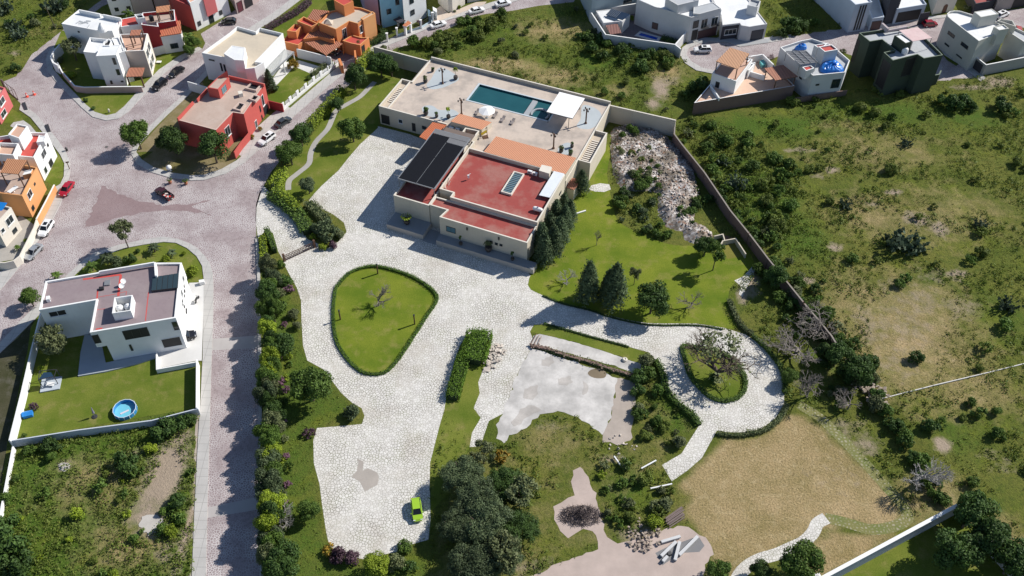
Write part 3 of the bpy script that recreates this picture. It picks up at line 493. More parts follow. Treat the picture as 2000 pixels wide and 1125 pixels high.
def inset(P, d):
    n = len(P); out = []
    for i in range(n):
        a, b, c = (Vector(P[(i-1) % n][:2]), Vector(P[i][:2]), Vector(P[(i+1) % n][:2])); u = (b-a).normalized(); v = (c-b).normalized()
        n1 = Vector((-u.y, u.x)); n2 = Vector((-v.y, v.x)); m = n1+n2; k = m.length
        m = m/k if k > 1e-4 else n1; q = max(0.3, m.dot(n1)); out.append(b+m*(d/q))
    return out
class House:
    def __init__(s, name, label, at, cat='house', group=None):
        g = G(*at); s.root = empty(name, (g.x, g.y, 0), label, cat, group)
    def poly(s, px, z): return [Vector(G(x, y, z)[:2]) for x, y in px]
    def block(s, px, zt, wall, roof, par=0.45, z0=0.0, zref=None, world=False, t=0.22, cap=None):
        """walls with a parapet, a coping and a roof deck; returns the plan as listed"""
        Q = [Vector(p[:2]) for p in px] if world else s.poly(px, zt if zref is None else zref)
        P = ccw(list(Q)); n = len(P); I = inset(P, t); mb = MB(); zd = zt-par
        for i in range(n):
            a, b, c, d = P[i], P[(i+1) % n], I[(i+1) % n], I[i]
            mb.face([(a.x, a.y, z0), (b.x, b.y, z0), (b.x, b.y, zt), (a.x, a.y, zt)])
            mb.face([(a.x, a.y, zt), (b.x, b.y, zt), (c.x, c.y, zt), (d.x, d.y, zt)], 1)
            if par > 0.01: mb.face([(d.x, d.y, zt), (c.x, c.y, zt), (c.x, c.y, zd-.05), (d.x, d.y, zd-.05)])
        if z0 > 0.3:
            for t3 in tessellate_polygon([[Vector((p.x, p.y, 0)) for p in P]]): mb.face([(P[i].x, P[i].y, z0) for i in t3])
        mb.build('wall', [wall, cap or wall], s.root)
        mr = MB()
        for t3 in tessellate_polygon([[Vector((p.x, p.y, 0)) for p in I]]): 
            a, b, c = (I[i] for i in t3)
            if (b-a).x*(c-a).y-(b-a).y*(c-a).x < 0: t3 = t3[::-1]
            mr.face([(I[i].x, I[i].y, zd) for i in t3])
        mr.build('roof', roof, s.root)
        return Q
    def win(s, A, B, p1, p2, kind='w', z=None, name='window', mat=None):
        """window or door in wall A-B between two opposite photo corners"""
        s1, z1 = hit(p1, A, B); s2, z2 = hit(p2, A, B)
        s.win_sz(A, B, min(s1, s2), max(s1, s2), max(0.02, min(z1, z2)), max(z1, z2), kind, name, mat)
    def win_sz(s, A, B, s1, s2, z1, z2, kind='w', name='window', mat=None):
        A = Vector((A[0], A[1], 0)); B = Vector((B[0], B[1], 0)); u = (B-A).normalized(); n = Vector((u.y, -u.x, 0))
        if n.dot(CO-(A+B)/2) < 0: n = -n
        L = (B-A).length; s1 = max(0.05, s1); s2 = min(L-0.05, s2)
        if s2-s1 < 0.1: return
        fr = {'w': FRAME_W, 'd': FRAME_D, 'n': FRAME_D, 'g': STEEL, 'o': WOOD}[kind]; t = 0.09
        mb = MB(); f = lambda q, z, o: tuple(A+u*q+n*o+Vector((0, 0, z)))
        for (a, b) in (((s1, z1), (s1, z2)), ((s2, z1), (s2, z2))): mb.bar(f(a[0], a[1]-t/2, 0.03), f(b[0], b[1]+t/2, 0.03), t, 0.1)
        for z in (z1, z2): mb.bar(f(s1+t/2, z, 0.03), f(s2-t/2, z, 0.03), 0.1, t)
        if s2-s1 > 1.3 and name == 'window':
            k = 2 if s2-s1 < 3 else 3
            for i in range(1, k): q = s1+(s2-s1)*i/k; mb.bar(f(q, z1+t/2, 0.03), f(q, z2-t/2, 0.03), 0.05, 0.06)
        w_ = mb.build(name, fr, s.root)
        mp = MB(); mp.face([f(s1, z1, 0.02), f(s2, z1, 0.02), f(s2, z2, 0.02), f(s1, z2, 0.02)])
        mp.build('pane' if name == 'window' else 'leaf', mat or GLASS, w_)
        if name == 'window' and z1 > 0.5 and kind == 'w':
            ms = MB(); ms.bar(f(s1-0.1, z1-0.1, 0.09), f(s2+0.1, z1-0.1, 0.09), 0.18, 0.08); ms.build('sill', FRAME_W, w_)
    def slab(s, pts, mat, th=0.16, name='roof_slab', mats=None):
        """sloping roof: photo x, y and height for each corner"""
        P = [Vector(G(x, y, z)) for x, y, z in pts]
        ar = sum(P[i].x*P[(i+1) % len(P)].y-P[(i+1) % len(P)].x*P[i].y for i in range(len(P)))
        if ar < 0: P = P[::-1]
        mb = MB(); mb.prism([(p.x, p.y) for p in P], [p.z-th for p in P], [p.z for p in P], mi=1, mit=0)
        mb.build(name, [mat, mats or mat], s.root); return P
    def posts(s, P, z0, w_=0.2, mat=None, ins=0.25, name='post'):
        c = sum(P, Vector((0, 0, 0)))/len(P)
        for p in P:
            q = p+(c-p).normalized()*ins; mb = MB(); mb.bar((q.x, q.y, z0), (q.x, q.y, p.z-0.18), w_); mb.build(name, mat or WOOD, s.root)
    def boxpx(s, px, z0, z1, mat, name='box', mats=None):
        P = ccw([Vector(G(x, y, z1)[:2]) for x, y in px]); mb = MB(); mb.prism([(p.x, p.y) for p in P], z0, z1, mit=1 if mats else 0); return mb.build(name, [mat]+([mats] if mats else []), s.root)
def free_box(px, z0, z1, mat, name, label, cat, group=None, mats=None):
    P = ccw([Vector(G(x, y, z1)[:2]) for x, y in px]); mb = MB(); mb.prism([(p.x, p.y) for p in P], z0, z1, mit=1 if mats else 0)
    return tag(mb.build(name, [mat]+([mats] if mats else [])), label, cat, group)
def wall_line(px, zt, label, mat, t=0.22, z0=0.0, cap=None, name='boundary_wall', step=0.0, cat='wall', zref=None, piers=0.0, world=False, closed=False):
    """free-standing wall along a line seen at its top (or at height zref)"""
    P = [Vector(p[:2]) for p in px] if world else [Vector(G(x, y, zt if zref is None else zref)[:2]) for x, y in px]
    g = sum(P, Vector((0, 0)))/len(P); root = empty(name, (g.x, g.y, 0), label, cat); mb = MB(); mc = MB(); mp = MB()
    offL = []; offR = []
    for i, p in enumerate(P):
        a = P[max(i-1, 0)]; b = P[min(i+1, len(P)-1)]; d1 = (p-a).normalized() if (p-a).length > 1e-6 else (b-p).normalized(); d2 = (b-p).normalized() if (b-p).length > 1e-6 else d1
        n1 = Vector((-d1.y, d1.x)); n2 = Vector((-d2.y, d2.x)); m = (n1+n2).normalized(); q = max(0.35, m.dot(n1)); offL.append(p+m*t/2/q); offR.append(p-m*t/2/q)
    for i in range(len(P)-1):
        q = [offR[i], offR[i+1], offL[i+1], offL[i]]; mb.prism([(v.x, v.y) for v in q], z0, zt)
        if cap:
            m2 = 1+0.08/t; c = [(q[j]+(q[j]-(q[0]+q[1]+q[2]+q[3])/4)*0) for j in range(4)]
            nn = (offL[i]-offR[i]).normalized()*0.04; nm = (offL[i+1]-offR[i+1]).normalized()*0.04
            mc.prism([(v.x, v.y) for v in (offR[i]-nn, offR[i+1]-nm, offL[i+1]+nm, offL[i]+nn)], zt+0.002, zt+0.07)
        if piers:
            L = (P[i+1]-P[i]).length; k = max(1, int(L/piers)); d = (P[i+1]-P[i]).normalized()
            for j in range(k+1):
                c = P[i]+(P[i+1]-P[i])*(j/k); mp.box((c.x, c.y, (z0+zt)/2+0.03), (0.36, t+0.14, zt-z0+0.06), math.atan2(d.y, d.x))
    mb.build('wall_face', mat, root)
    if cap: mc.build('coping', cap, root)
    if piers: mp.build('pier', mat, root)
    return root

# ------------------------------------------------------------------ the villa (plan axes a along the front, b towards the back)
TH = R_(-22.3); UA = Vector((math.cos(TH), math.sin(TH))); UB = Vector((-math.sin(TH), math.cos(TH)))
def W(a, b): return UA*a+UB*b
def ab(x, y, z): g = G(x, y, z); v = Vector((g.x, g.y)); return v.dot(UA), v.dot(UB)
def rect(a0, a1, b0, b1): return [W(a0, b0), W(a1, b0), W(a1, b1), W(a0, b1)]
EA = -48.35
V = House('villa', 'large cream villa with dark red flat roofs, clay tiled porticoes and a raised pool terrace', (950, 400), 'villa')
vr = V.root
a0, b0 = ab(858, 423.3, 6); bF = (b0+ab(1030.7, 475, 6)[1])/2            # front of the low wing
a1, b1 = ab(838, 401, 6); bM = ab(879.3, 384, 6.9)[1]; bM = (bM+ab(1048.7, 435.3, 6.9)[1])/2
a2 = ab(879.3, 384, 6.9)[0]; a3 = ab(846.7, 380, 6.9)[0]; bN = bM+1.9
bT = ab(1000, 312, 6.6)[1]                                               # back wall of the main roof
low = V.block([W(a0, bF), W(EA, bF), W(EA, bM-0.03), W(a1, bM-0.03), W(a1, b1+0.2), W(a0+0.5, b1+0.2)], 6.0, W_CREAM, R_RED, par=0.35, world=True, cap=W_PALE, t=0.28)
bK = ab(936.7, 295.7, 6.6)[1]
main = V.block([W(a2, bM), W(EA-0.01, bM), W(EA-0.01, bK), W(a3+0.3, bK), W(a3+0.3, bM+1.5), W(a2, bM+1.5)], 6.9, W_CREAM, R_RED, par=0.95, world=True, cap=W_PALE, t=0.3)
# dark stains of ponding water on the main roof
g1, g2 = ab(960, 345, 6), ab(1010, 365, 6)
# left wing with the shaded roof
lw = [ab(768, 381, 6), ab(838, 401, 6)]; aL = lw[0][0]; bL = (lw[0][1]+lw[1][1])/2; bLB = ab(850, 260, 6.0)[1]
left = V.block([W(aL, bL), W(a1-0.03, bL), W(a1-0.03, bLB), W(aL, bLB)], 5.95, W_CREAM, R_RED, par=0.6, world=True, cap=W_PALE, t=0.28)
pr = [ab(874.7, 240, 6.4), ab(937, 255, 6.4), ab(908, 292, 6.4)]
patio = V.block([W(a1+0.02, bLB-4.5), W(ab(908, 292, 6.4)[0], bK+0.03), W(pr[1][0], pr[1][1]), W(aL+4.5, pr[0][1]), W(aL+4.5, bLB+0.05), W(a1+0.02, bLB+0.05)], 6.4, W_CREAM, R_RED, par=1.6, world=True, cap=W_PALE, t=0.3)
# raised terrace: deck built round the pool basin
tb = ab(1190, 203.3, 5.0)[1]; tf = (ab(740, 208, 5)[1]+ab(855, 236, 5)[1])/2; tl = ab(803, 160, 5)[0]; tl = (tl+ab(843, 118, 5)[0])/2; ts = ab(786, 155, 5)
TZ = 4.75
pf0 = ab(908.7, 195.3, TZ); pf1 = ab(936, 162, TZ); pf2 = ab(1048, 232.7, TZ)
pa0 = (pf0[0]+pf1[0])/2+0.5; pb0 = (pf0[1]+pf2[1])/2+0.35; pb1 = pf1[1]-0.5; pa1 = ab(1082, 218, TZ)[0]
taR = EA
mb = MB()
def deck(a, b, c, d): mb.face([(*W(a, c), TZ), (*W(b, c), TZ), (*W(b, d), TZ), (*W(a, d), TZ)])
tlf = ab(757, 212, 5)[0]
deck(tlf, pa0, tf, tb); deck(pa1, taR, bK-2, tb); deck(pa0, pa1, bK-2, pb0); deck(pa0, pa1, pb1, tb); deck(pr[0][0]-1, pa0, bK, tf)
mb.build('terrace_deck', R_DECK, vr)
def twall(P, z0, z1, name, t=0.25, mat=W_CREAM, capm=W_PALE):
    mb = MB(); mc = MB()
    for i in range(len(P)-1):
        d = (P[i+1]-P[i]).normalized(); n = Vector((-d.y, d.x))*t/2; A, B = P[i]-d*t*0.49, P[i+1]+d*t*0.49
        mb.prism(ccw([A-n, B-n, B+n, A+n]), z0, z1+0.002*i); n2 = n*1.2; mc.prism(ccw([A-n2, B-n2, B+n2, A+n2]), z1+0.01+0.003*i, z1+0.07+0.003*i)
    w_ = mb.build(name, mat, vr); mc.build('coping', capm, w_); return w_
tla = ab(740, 208, 5)[0]
twall([W(EA, bK+0.1), W(EA, tb)], 0, 5.0, 'terrace_wall')
twall([W(tl, tb), W(tl, ts[1]), W(tl, ts[1])], 0, 5.0, 'terrace_wall')
fw = twall([W(tla, tf), W(pr[0][0]-1, tf)], 0, 4.98, 'terrace_wall')
twall([W(tla+0.02, tf+0.1), W(tla+0.02, ts[1]), W(tl-0.1, ts[1]+0.01)], 0, 5.01, 'terrace_wall')
twall([W(tlf, tf+0.15), W(tlf, ts[1]-0.1)], 4.2, 4.97, 'stair_wall')
mb = MB(); mb.face([(*W(tla, tf), 4.3), (*W(tlf, tf), 4.3), (*W(tlf, ts[1]), 4.3), (*W(tla, ts[1]), 4.3)]); mb.build('stair_floor', R_SAND, vr)
def steps(aw0, aw1, bs, be, n, z, mat=W_PALE):
    mb = MB(); md = MB()
    md.face([(*W(aw0, bs), z+0.02), (*W(aw1, bs), z+0.02), (*W(aw1, be), z+0.02), (*W(aw0, be), z+0.02)])  # flat dark sheet painted as the shade between the raised steps
    for i in range(n):
        c = W((aw0+aw1)/2, bs+(be-bs)*(i+0.5)/n); mb.box((c.x, c.y, z+0.08), (abs(aw1-aw0), abs(be-bs)/n*0.5, 0.1), TH)
    st = md.build('stair_gap_shade', WOOD, vr); mb.build('step', mat, st)
sa = ab(777, 182, 4.4); sb_ = ab(768, 197, 4.4)
steps(sa[0]-0.7, sa[0]+1.1, sb_[1]-0.8, sb_[1]+5.2, 9, 4.3)
# right stair with its outer wall
ra = ab(1183, 260, 5.0); rb = ab(1154, 318.7, 5.0); ro = (ra[0]+rb[0])/2
twall([W(EA+0.15, ra[1]), W(ro, ra[1]), W(ro, rb[1]), W(EA+0.15, rb[1])], 0, 5.0, 'stair_wall')
mb = MB(); mb.face([(*W(EA, rb[1]), 4.2), (*W(ro, rb[1]), 4.2), (*W(ro, ra[1]), 4.2), (*W(EA, ra[1]), 4.2)]); mb.build('stair_floor', R_SAND, vr)
steps(ro-2.4, ro-0.3, rb[1]+0.4, ra[1]-2.4, 12, 4.2)
# tiled porticoes
M_TILEV = mat_tile('villa_tile', (0.66, 0.30, 0.17), -TH, 0.34)
def tiled(P, z_lo, z_hi, mat, soffit=W_CREAM, name='tiled_roof', zb=None):
    """P: four plan corners, the first two on the low edge"""
    Q = [(p.x, p.y) for p in P]; zz = [z_lo, z_lo, z_hi, z_hi]
    mb = MB(); mb.prism(Q, [z-0.15 for z in zz] if zb is None else zb, zz, mi=1, mit=0); mb.build(name, [mat, soffit], vr)
e1 = ab(944, 295.7, 6.75); e2 = ab(1103, 337, 6.75); t1 = ab(968, 268, 6.2); t2 = ab(1124.7, 308.7, 6.2)
tiled([W(e1[0]+0.2, bK-0.15), W(EA+0.03, bK-0.15), W(EA+0.03, t2[1]), W(t1[0], t2[1]+0.01)], 6.95, 6.3, M_TILEV, zb=4.7)
q = [ab(897, 223, 6.0), ab(961, 239, 6.0), ab(940, 255, 6.6), ab(879, 239, 6.6)]
tiled([W(q[3][0], q[3][1]+0.3), W(q[2][0], q[3][1]+0.3), W(q[1][0], (q[0][1]+q[1][1])/2), W(q[0][0], (q[0][1]+q[1][1])/2)], 6.65, 6.1, M_TILEV, zb=4.7)
ol = [W(*ab(819.3, 270.7, 4.6)), W(*ab(833, 277, 4.6)), W(*ab(872, 242, 5.5)), W(*ab(845, 236, 5.5))]
mb = MB(); mb.prism(ccw([(p.x, p.y) for p in ol]), 4.9, 5.15, mit=0); mb.build('tiled_roof', [mat_tile('orange_tile', (0.60, 0.17, 0.07), -TH, 0.34)], vr)
# shade canopy of black mesh in a grey frame
zS = 8.0; c4 = [ab(777.3, 348.7, zS), ab(850, 368, zS), ab(918.7, 267.3, zS), ab(849, 254, zS)]
sa0 = (c4[0][0]+c4[3][0])/2; sa1 = (c4[1][0]+c4[2][0])/2; sb0 = (c4[0][1]+c4[1][1])/2; sb1 = (c4[2][1]+c4[3][1])/2
mb = MB()
for A, B in ((W(sa0, sb0), W(sa1, sb0)), (W(sa0, sb1), W(sa1, sb1)), (W(sa0, sb0), W(sa0, sb1)), (W(sa1, sb0), W(sa1, sb1)), (W((sa0+sa1)/2, sb0), W((sa0+sa1)/2, sb1)), (W(sa0, sb1-3.2), W(sa1, sb1-3.2)), (W(sa0, (sb0+sb1)/2), W(sa1, (sb0+sb1)/2))):
    mb.bar((A.x, A.y, zS-0.1), (B.x, B.y, zS-0.1), 0.28 if A.dot(UB)+B.dot(UB) != 0 and abs((B-A).dot(UB)) > 5 else 0.2, 0.2)
M_MESH = mat_plain('black_shade_mesh', (0.010, 0.011, 0.015), 0.9, 0, .2); M_MESH.node_tree.nodes['Principled BSDF'].inputs['Specular IOR Level'].default_value = 0.1
cf = mb.build('canopy_frame', STEEL, vr)
for (u0, u1, v0, v1, m, n_) in ((sa0+.1, (sa0+sa1)/2-.05, sb0+.1, sb1-1.6, M_MESH, 'shade_panel'), ((sa0+sa1)/2+.05, sa1-.1, sb0+.1, sb1-3.3, M_MESH, 'shade_panel'), (sa0+.1, sa1-.1, sb1-1.5, sb1-.1, mat_plain('grey_panel', (0.16, 0.16, 0.165), 0.6), 'shade_panel'), ((sa0+sa1)/2+.05, sa1-.1, sb1-3.2, sb1-1.6, mat_plain('grey_panel', (0.16, 0.16, 0.165), 0.6), 'shade_panel')):
    m_ = MB(); P = rect(u0, u1, v0, v1); m_.prism([(p.x, p.y) for p in P], zS-0.02, zS+0.03); m_.build(n_, m, cf)
for a, b in ((sa0+.1, sb0+.1), (sa1-.1, sb0+.1), (sa0+.1, sb1-.1), (sa1-.1, sb1-.1), (sa0+.1, (sb0+sb1)/2)):
    p = W(a, b); m_ = MB(); m_.bar((p.x, p.y, 5.2), (p.x, p.y, zS-0.15), 0.14); m_.build('post', STEEL, cf)
p = [ab(849, 254, zS), ab(918, 267, zS)]
m_ = MB(); P = rect(sa0+1.2, sa1, sb1+0.1, sb1+2.6); m_.prism([(q.x, q.y) for q in P], 6.9, 7.0); m_.build('canopy_sheet', mat_plain('brown_sheet', (0.16, 0.12, 0.10), 0.7), vr)
# front plinths
def plinth(a, b, c, d, z):
    m_ = MB(); P = rect(a, b, c, d); m_.prism([(p.x, p.y) for p in P], 0, z, mit=1); m_.build('plinth', [mat_wall('plinth_render', (0.47, 0.42, 0.37), 0.3), mat_conc('plinth_floor', (0.27, 0.285, 0.30), 0.15)], vr)
p1 = ab(755.3, 437.3, 1.3); p2 = ab(825.3, 460, 1.3); plinth(p1[0], p2[0], (p1[1]+p2[1])/2, bL-0.02, 1.3)
p3 = ab(851.3, 470, 1.3); p4 = ab(1042, 526.7, 1.3); plinth(p3[0], p4[0], (p3[1]+p4[1])/2, bF-0.02, 1.3)
m_ = MB(); P = rect(p2[0]+0.05, p3[0]-0.05, p1[1]-0.4, bF+1.5); m_.prism([(p.x, p.y) for p in P], 0, 0.18); m_.build('entrance_step', mat_conc('plinth_floor', (0.27, 0.285, 0.30), 0.15), vr)
# windows and doors of the front and the terrace wall
F0, F1 = W(a0, bF), W(EA, bF)
V.win(F0, F1, (871.6, 441), (889.7, 456), 'd', mat=GLASSB)
V.win(F0, F1, (967, 473.5), (972, 479), 'd'); V.win(F0, F1, (976, 476), (981, 481), 'd'); V.win(F0, F1, (957, 470), (962, 476), 'd')
m_ = MB(); P = rect(p2[0]+1.0, a0-0.05, bL+0.3, bL+0.42); m_.prism([(p.x, p.y) for p in P], 0.2, 5.6); m_.build('entrance_recess', mat_plain('brown_entrance', (0.10, 0.06, 0.05), 0.7), vr)
T0, T1 = W(tla, tf-0.125), W(pr[0][0]-1, tf-0.125)
V.win(T0, T1, (744.5, 223), (761.5, 243.5), 'd', name='door', mat=DARK)
V.win(T0, T1, (778, 232), (786.5, 241.5), 'w'); V.win(T0, T1, (804.5, 240), (812, 256.5), 'd', name='door', mat=DARK); V.win(T0, T1, (824.5, 245.5), (833, 253.5), 'd')
S0, S1 = W(EA, bF), W(EA, bK)
V.win(S0, S1, (1096, 372), (1092, 382), 'd')
for x, y in ((912.5, 446), (974.5, 465)):
    s1_, z_ = hit((x, y), F0, F1); p = F0+UA*s1_ if False else W(a0+s1_, bF-0.1); m_ = MB(); m_.box((p.x, p.y, z_), (0.3, 0.25, 0.55), TH); m_.cone((p.x, p.y, z_-0.3), (p.x, p.y, z_-0.55), 0.14, 0.05, 8); m_.build('wall_lamp', FRAME_D, vr)
# roof furniture
zD = 5.95
sk = [ab(1002.7, 334, zD+.4), ab(1022.7, 339, zD+.4), ab(1000, 382, zD+.4), ab(980, 373, zD+.4)]
ka0 = (sk[0][0]+sk[3][0])/2; ka1 = (sk[1][0]+sk[2][0])/2; kb0 = (sk[2][1]+sk[3][1])/2; kb1 = (sk[0][1]+sk[1][1])/2
m_ = MB()
for (u0, u1, v0, v1) in ((ka0, ka1, kb0, kb0+.25), (ka0, ka1, kb1-.25, kb1), (ka0, ka0+.25, kb0+.25, kb1-.25), (ka1-.25, ka1, kb0+.25, kb1-.25)): m_.prism([(p.x, p.y) for p in rect(u0, u1, v0, v1)], zD, zD+.45)
sky_ = m_.build('skylight', W_PALE, vr); m_ = MB(); m_.prism([(p.x, p.y) for p in rect(ka0+.25, ka1-.25, kb0+.25, kb1-.25)], zD, zD+.25); m_.build('glass', GLASSB, sky_)
m_ = MB()
for i in range(12):
    b = kb0+.5+(kb1-kb0-1)*i/11; m_.prism([(p.x, p.y) for p in rect(ka0+.25, ka1-.25, b, b+.12)], zD+.25, zD+.36)
m_.build('louvre', STEEL, sky_)
ch = V.boxpx([(1052.7, 333), (1072.7, 339), (1078, 326), (1058, 321.5)], zD, 7.7, W_CREAM, 'chimney', W_PALE)
V.slab([(1082, 334, 7.0), (1102, 339, 7.0), (1074.7, 386, 6.7), (1053, 381, 6.7)], mat_plain('white_sheet_metal', (0.68, 0.71, 0.74), 0.45), 0.08, 'lean_to_roof')
def ac_unit(x, y, z, rz, label):
    g = G(x, y, z); r = empty('air_conditioner', (g.x, g.y, z), label, 'air conditioner', None, rz)
    m_ = MB(); m_.box((0, 0, 0.38), (1.0, 0.45, 0.7)); m_.build('casing', WPLAST, r, True)
    m_ = MB(); m_.cone((-.12, -.23, .38), (-.12, -.25, .38), .28, .27, 16); m_.build('fan_grille', STEEL, r, True)
    for q_ in (-.35, .35): m_ = MB(); m_.box((q_, 0, .02), (.08, .5, .06)); m_.build('foot', STEEL, r, True)
    return r
ac_unit(1035, 338.5, zD, TH, 'air conditioner left of the chimney on the villa red roof, the left one of two'); ac_unit(1045, 342, zD, TH, 'air conditioner beside the chimney on the villa red roof, the right one of two')
ac_unit(882, 253.5, 4.85, TH, 'left white air conditioner in the sunken red patio of the villa'); ac_unit(894, 256, 4.85, TH, 'right white air conditioner in the sunken red patio of the villa')
g = G(1050, 413, zD); r = empty('gas_tank', (g.x, g.y, zD), 'white capsule shaped gas tank lying on the dark red villa roof', 'gas tank', None, TH)
m_ = MB(); prof = [(0.02, -1.1), (.3, -1.0), (.43, -.8), (.46, -.6), (.46, .6), (.43, .8), (.3, 1.0), (.02, 1.1)]
k = []
for rr, zz in prof: k.append((rr, zz))
m_.lathe((0, 0, 0), k, 16); m_.v = [(z, y, -x+0.62) for x, y, z in m_.v]; m_.build('tank_body', WPLAST, r, True, True)
for q_ in (-.6, .6): m_ = MB(); m_.box((q_, 0, .12), (.12, .7, .24)); m_.build('saddle', STEEL, r, True)
m_ = MB(); m_.cone((0, 0, 1.05), (0, 0, 1.22), .16, .14, 10); m_.build('valve_cap', mat_plain('blue_grey_cap', (0.12, 0.15, 0.25)), r, True)
g = G(915, 351, zD); r = empty('rooftop_antenna', (g.x, g.y, zD), 'small white box antenna on a stub mast in the middle of the red villa roof', 'antenna')
m_ = MB(); m_.cone((0, 0, 0), (0, 0, .8), .04, .04, 6); m_.build('mast', STEEL, r, True); m_ = MB(); m_.box((0, 0, .9), (.35, .35, .7), .4); m_.box((.3, .2, 1.35), (.5, .06, .06), .8); m_.build('housing', WPLAST, r, True)
# plumerias of white plaster bracing beside the left parapet
mp_ = MB(); rg = random.Random(4)
for i in range(6):
    p = W(a3+0.7+rg.uniform(-.2, .5), bM+1.9+i*0.55); mp_.bar((p.x, p.y, zD), (p.x+rg.uniform(-.6, .6), p.y+rg.uniform(-.2, .8), zD+rg.uniform(.6, 1.1)), .13)
o = mp_.build('plaster_offcuts', W_PALE); tag(o, 'jumble of pale broken plaster pieces at the left corner of the red villa roof', 'plaster pieces')
# the small tiled annex beside the villa
A = House('garden_store', 'small cream store room with an old clay tiled roof beside the villa', (1120, 370), 'store room')
pl = A.block([(1107, 368), (1121, 372), (1135, 353), (1121, 349)], 2.7, W_CREAM, R_TERR, par=0.05)
A.slab([(1104, 364, 3.1), (1121, 371, 3.1), (1136, 352, 3.3), (1118, 347, 3.3)], mat_tile('old_clay_tile', (0.36, 0.15, 0.09), -TH, 0.34), 0.15, 'tiled_roof')

# ---- pool
R_POOLW = mat_plain('pool_tile', (0.50, 0.55, 0.58), 0.5, 0, .05)
PB = TZ-1.2
P0 = House('swimming_pool', 'rectangular teal swimming pool sunk in the villa terrace', (1000, 200), 'pool'); pr_ = P0.root
m_ = MB(); Q = rect(pa0, pa1, pb0, pb1)
for i in range(4):
    a, b = Q[i], Q[(i+1) % 4]; m_.face([(a.x, a.y, PB), (a.x, a.y, TZ), (b.x, b.y, TZ), (b.x, b.y, PB)][::-1])
m_.face([(q.x, q.y, PB) for q in Q]); m_.build('basin', mat_plain('dark_basin', (0.02, 0.10, 0.12), 0.6), pr_)
m_ = MB(); 
for (u0, u1, v0, v1) in ((pa0-.45, pa1+.2, pb0-.35, pb0), (pa0-.45, pa1+.2, pb1, pb1+.35), (pa0-.45, pa0, pb0, pb1), (pa1, pa1+.3, pb0, pb1)): m_.prism([(p.x, p.y) for p in rect(u0, u1, v0, v1)], TZ+.004, TZ+.07)
m_.build('coping', R_POOLW, pr_)
mw, t, n, b = new_mat('pool_water'); b.inputs['Roughness'].default_value = 0.04; b.inputs['IOR'].default_value = 1.33
f = noise(t, pos(t), 0.35, 3); t.links.new(mixc(t, f, (0.014, 0.070, 0.085), (0.022, 0.10, 0.115)), b.inputs[0]); bump(t, b, noise(t, pos(t), 2.5, 3), 0.12, 0.05); MATS['pool_water'] = mw
m_ = MB(); m_.face([(q.x, q.y, TZ-0.35) for q in Q]); m_.build('water', mw, pr_)
x0 = ab(1030, 222, TZ); x1 = ab(1046, 194, TZ)
m_ = MB(); 
m_.prism([(p.x, p.y) for p in rect((x0[0]+x1[0])/2-.6, (x0[0]+x1[0])/2+.6, pb0, pb1-0.8)], PB, TZ+.05); m_.build('divider', mat_conc('pool_bridge', (0.33, 0.35, 0.37), 0.1), pr_)
jc = ab(1053, 221, TZ); jc = W(jc[0]+0.3, pb0+1.7); m_ = MB(); n = 28
for i in range(n):
    t0, t1 = 2*math.pi*i/n, 2*math.pi*(i+1)/n
    if math.sin((t0+t1)/2-TH) < -0.55: continue
    m_.prism([(jc.x+r*math.cos(t_), jc.y+r*math.sin(t_)) for r, t_ in ((1.75, t0), (2.15, t0), (2.15, t1), (1.75, t1))], PB, TZ+0.03)
m_.build('jacuzzi_rim', mat_conc('pool_bridge', (0.33, 0.35, 0.37), 0.1), pr_)
# pale blue worn paint shapes on the deck
M_WORN = mat_conc('pale_blue_deck_paint', (0.43, 0.47, 0.49), 0.12)
def deckpatch(px, nm='deck_inlay'):
    P = cr([tuple(G(x, y, TZ)[:2]) for x, y in px], 4); P = ccw(P); mb = MB()
    for t3 in tessellate_polygon([[Vector((p.x, p.y, 0)) for p in P]]):
        a, b, c = (P[i] for i in t3)
        if (b-a).x*(c-a).y-(b-a).y*(c-a).x < 0: t3 = t3[::-1]
        mb.face([(P[i].x, P[i].y, TZ+0.006) for i in t3])
    mb.build(nm, M_WORN, vr)
deckpatch([(853, 136), (866, 133), (886, 143), (896, 155), (880, 165), (862, 172), (842, 174), (833, 166), (842, 154)])
deckpatch([(824, 211), (834, 206), (846, 207), (856, 214), (870, 215), (884, 214), (896, 222), (885, 230), (868, 236), (850, 230), (830, 224)])
deckpatch([(1138, 206), (1160, 210), (1174, 222), (1172, 236), (1158, 250), (1140, 252), (1126, 246), (1134, 232)])
deckpatch([(1100, 281), (1112, 279), (1118, 290), (1112, 302), (1092, 298), (1090, 290)])
# white terrace canopy
zc = 7.9; r = House('terrace_canopy', 'square white canopy on four thin posts at the end of the pool', (1100, 240), 'canopy')
q = [ab(1092.7, 179, zc), ab(1142, 192, zc), ab(1118, 231, zc), ab(1068, 218, zc)]
u0 = (q[0][0]+q[3][0])/2; u1 = (q[1][0]+q[2][0])/2; v0 = (q[2][1]+q[3][1])/2; v1 = (q[0][1]+q[1][1])/2
m_ = MB(); P = rect(u0, u1, v0, v1); m_.prism([(p.x, p.y) for p in P], zc-.12, zc); m_.build('canopy_top', mat_plain('white_canvas', (0.80, 0.79, 0.78), 0.7, 0, .03), r.root)
m_ = MB(); 
for i in range(4): a, b = P[i], P[(i+1) % 4]; m_.bar((a.x, a.y, zc-.2), (b.x, b.y, zc-.2), .08, .1)
m_.build('frame', FRAME_D, r.root)
for a, b in ((u0+.3, v0+.3), (u1-.9, v0+.3), (u0+.3, v1-.3), (u1-.9, v1-.3)):
    p = W(a, b); m_ = MB(); m_.bar((p.x, p.y, TZ), (p.x, p.y, zc-.15), .12); m_.build('post', FRAME_D, r.root)

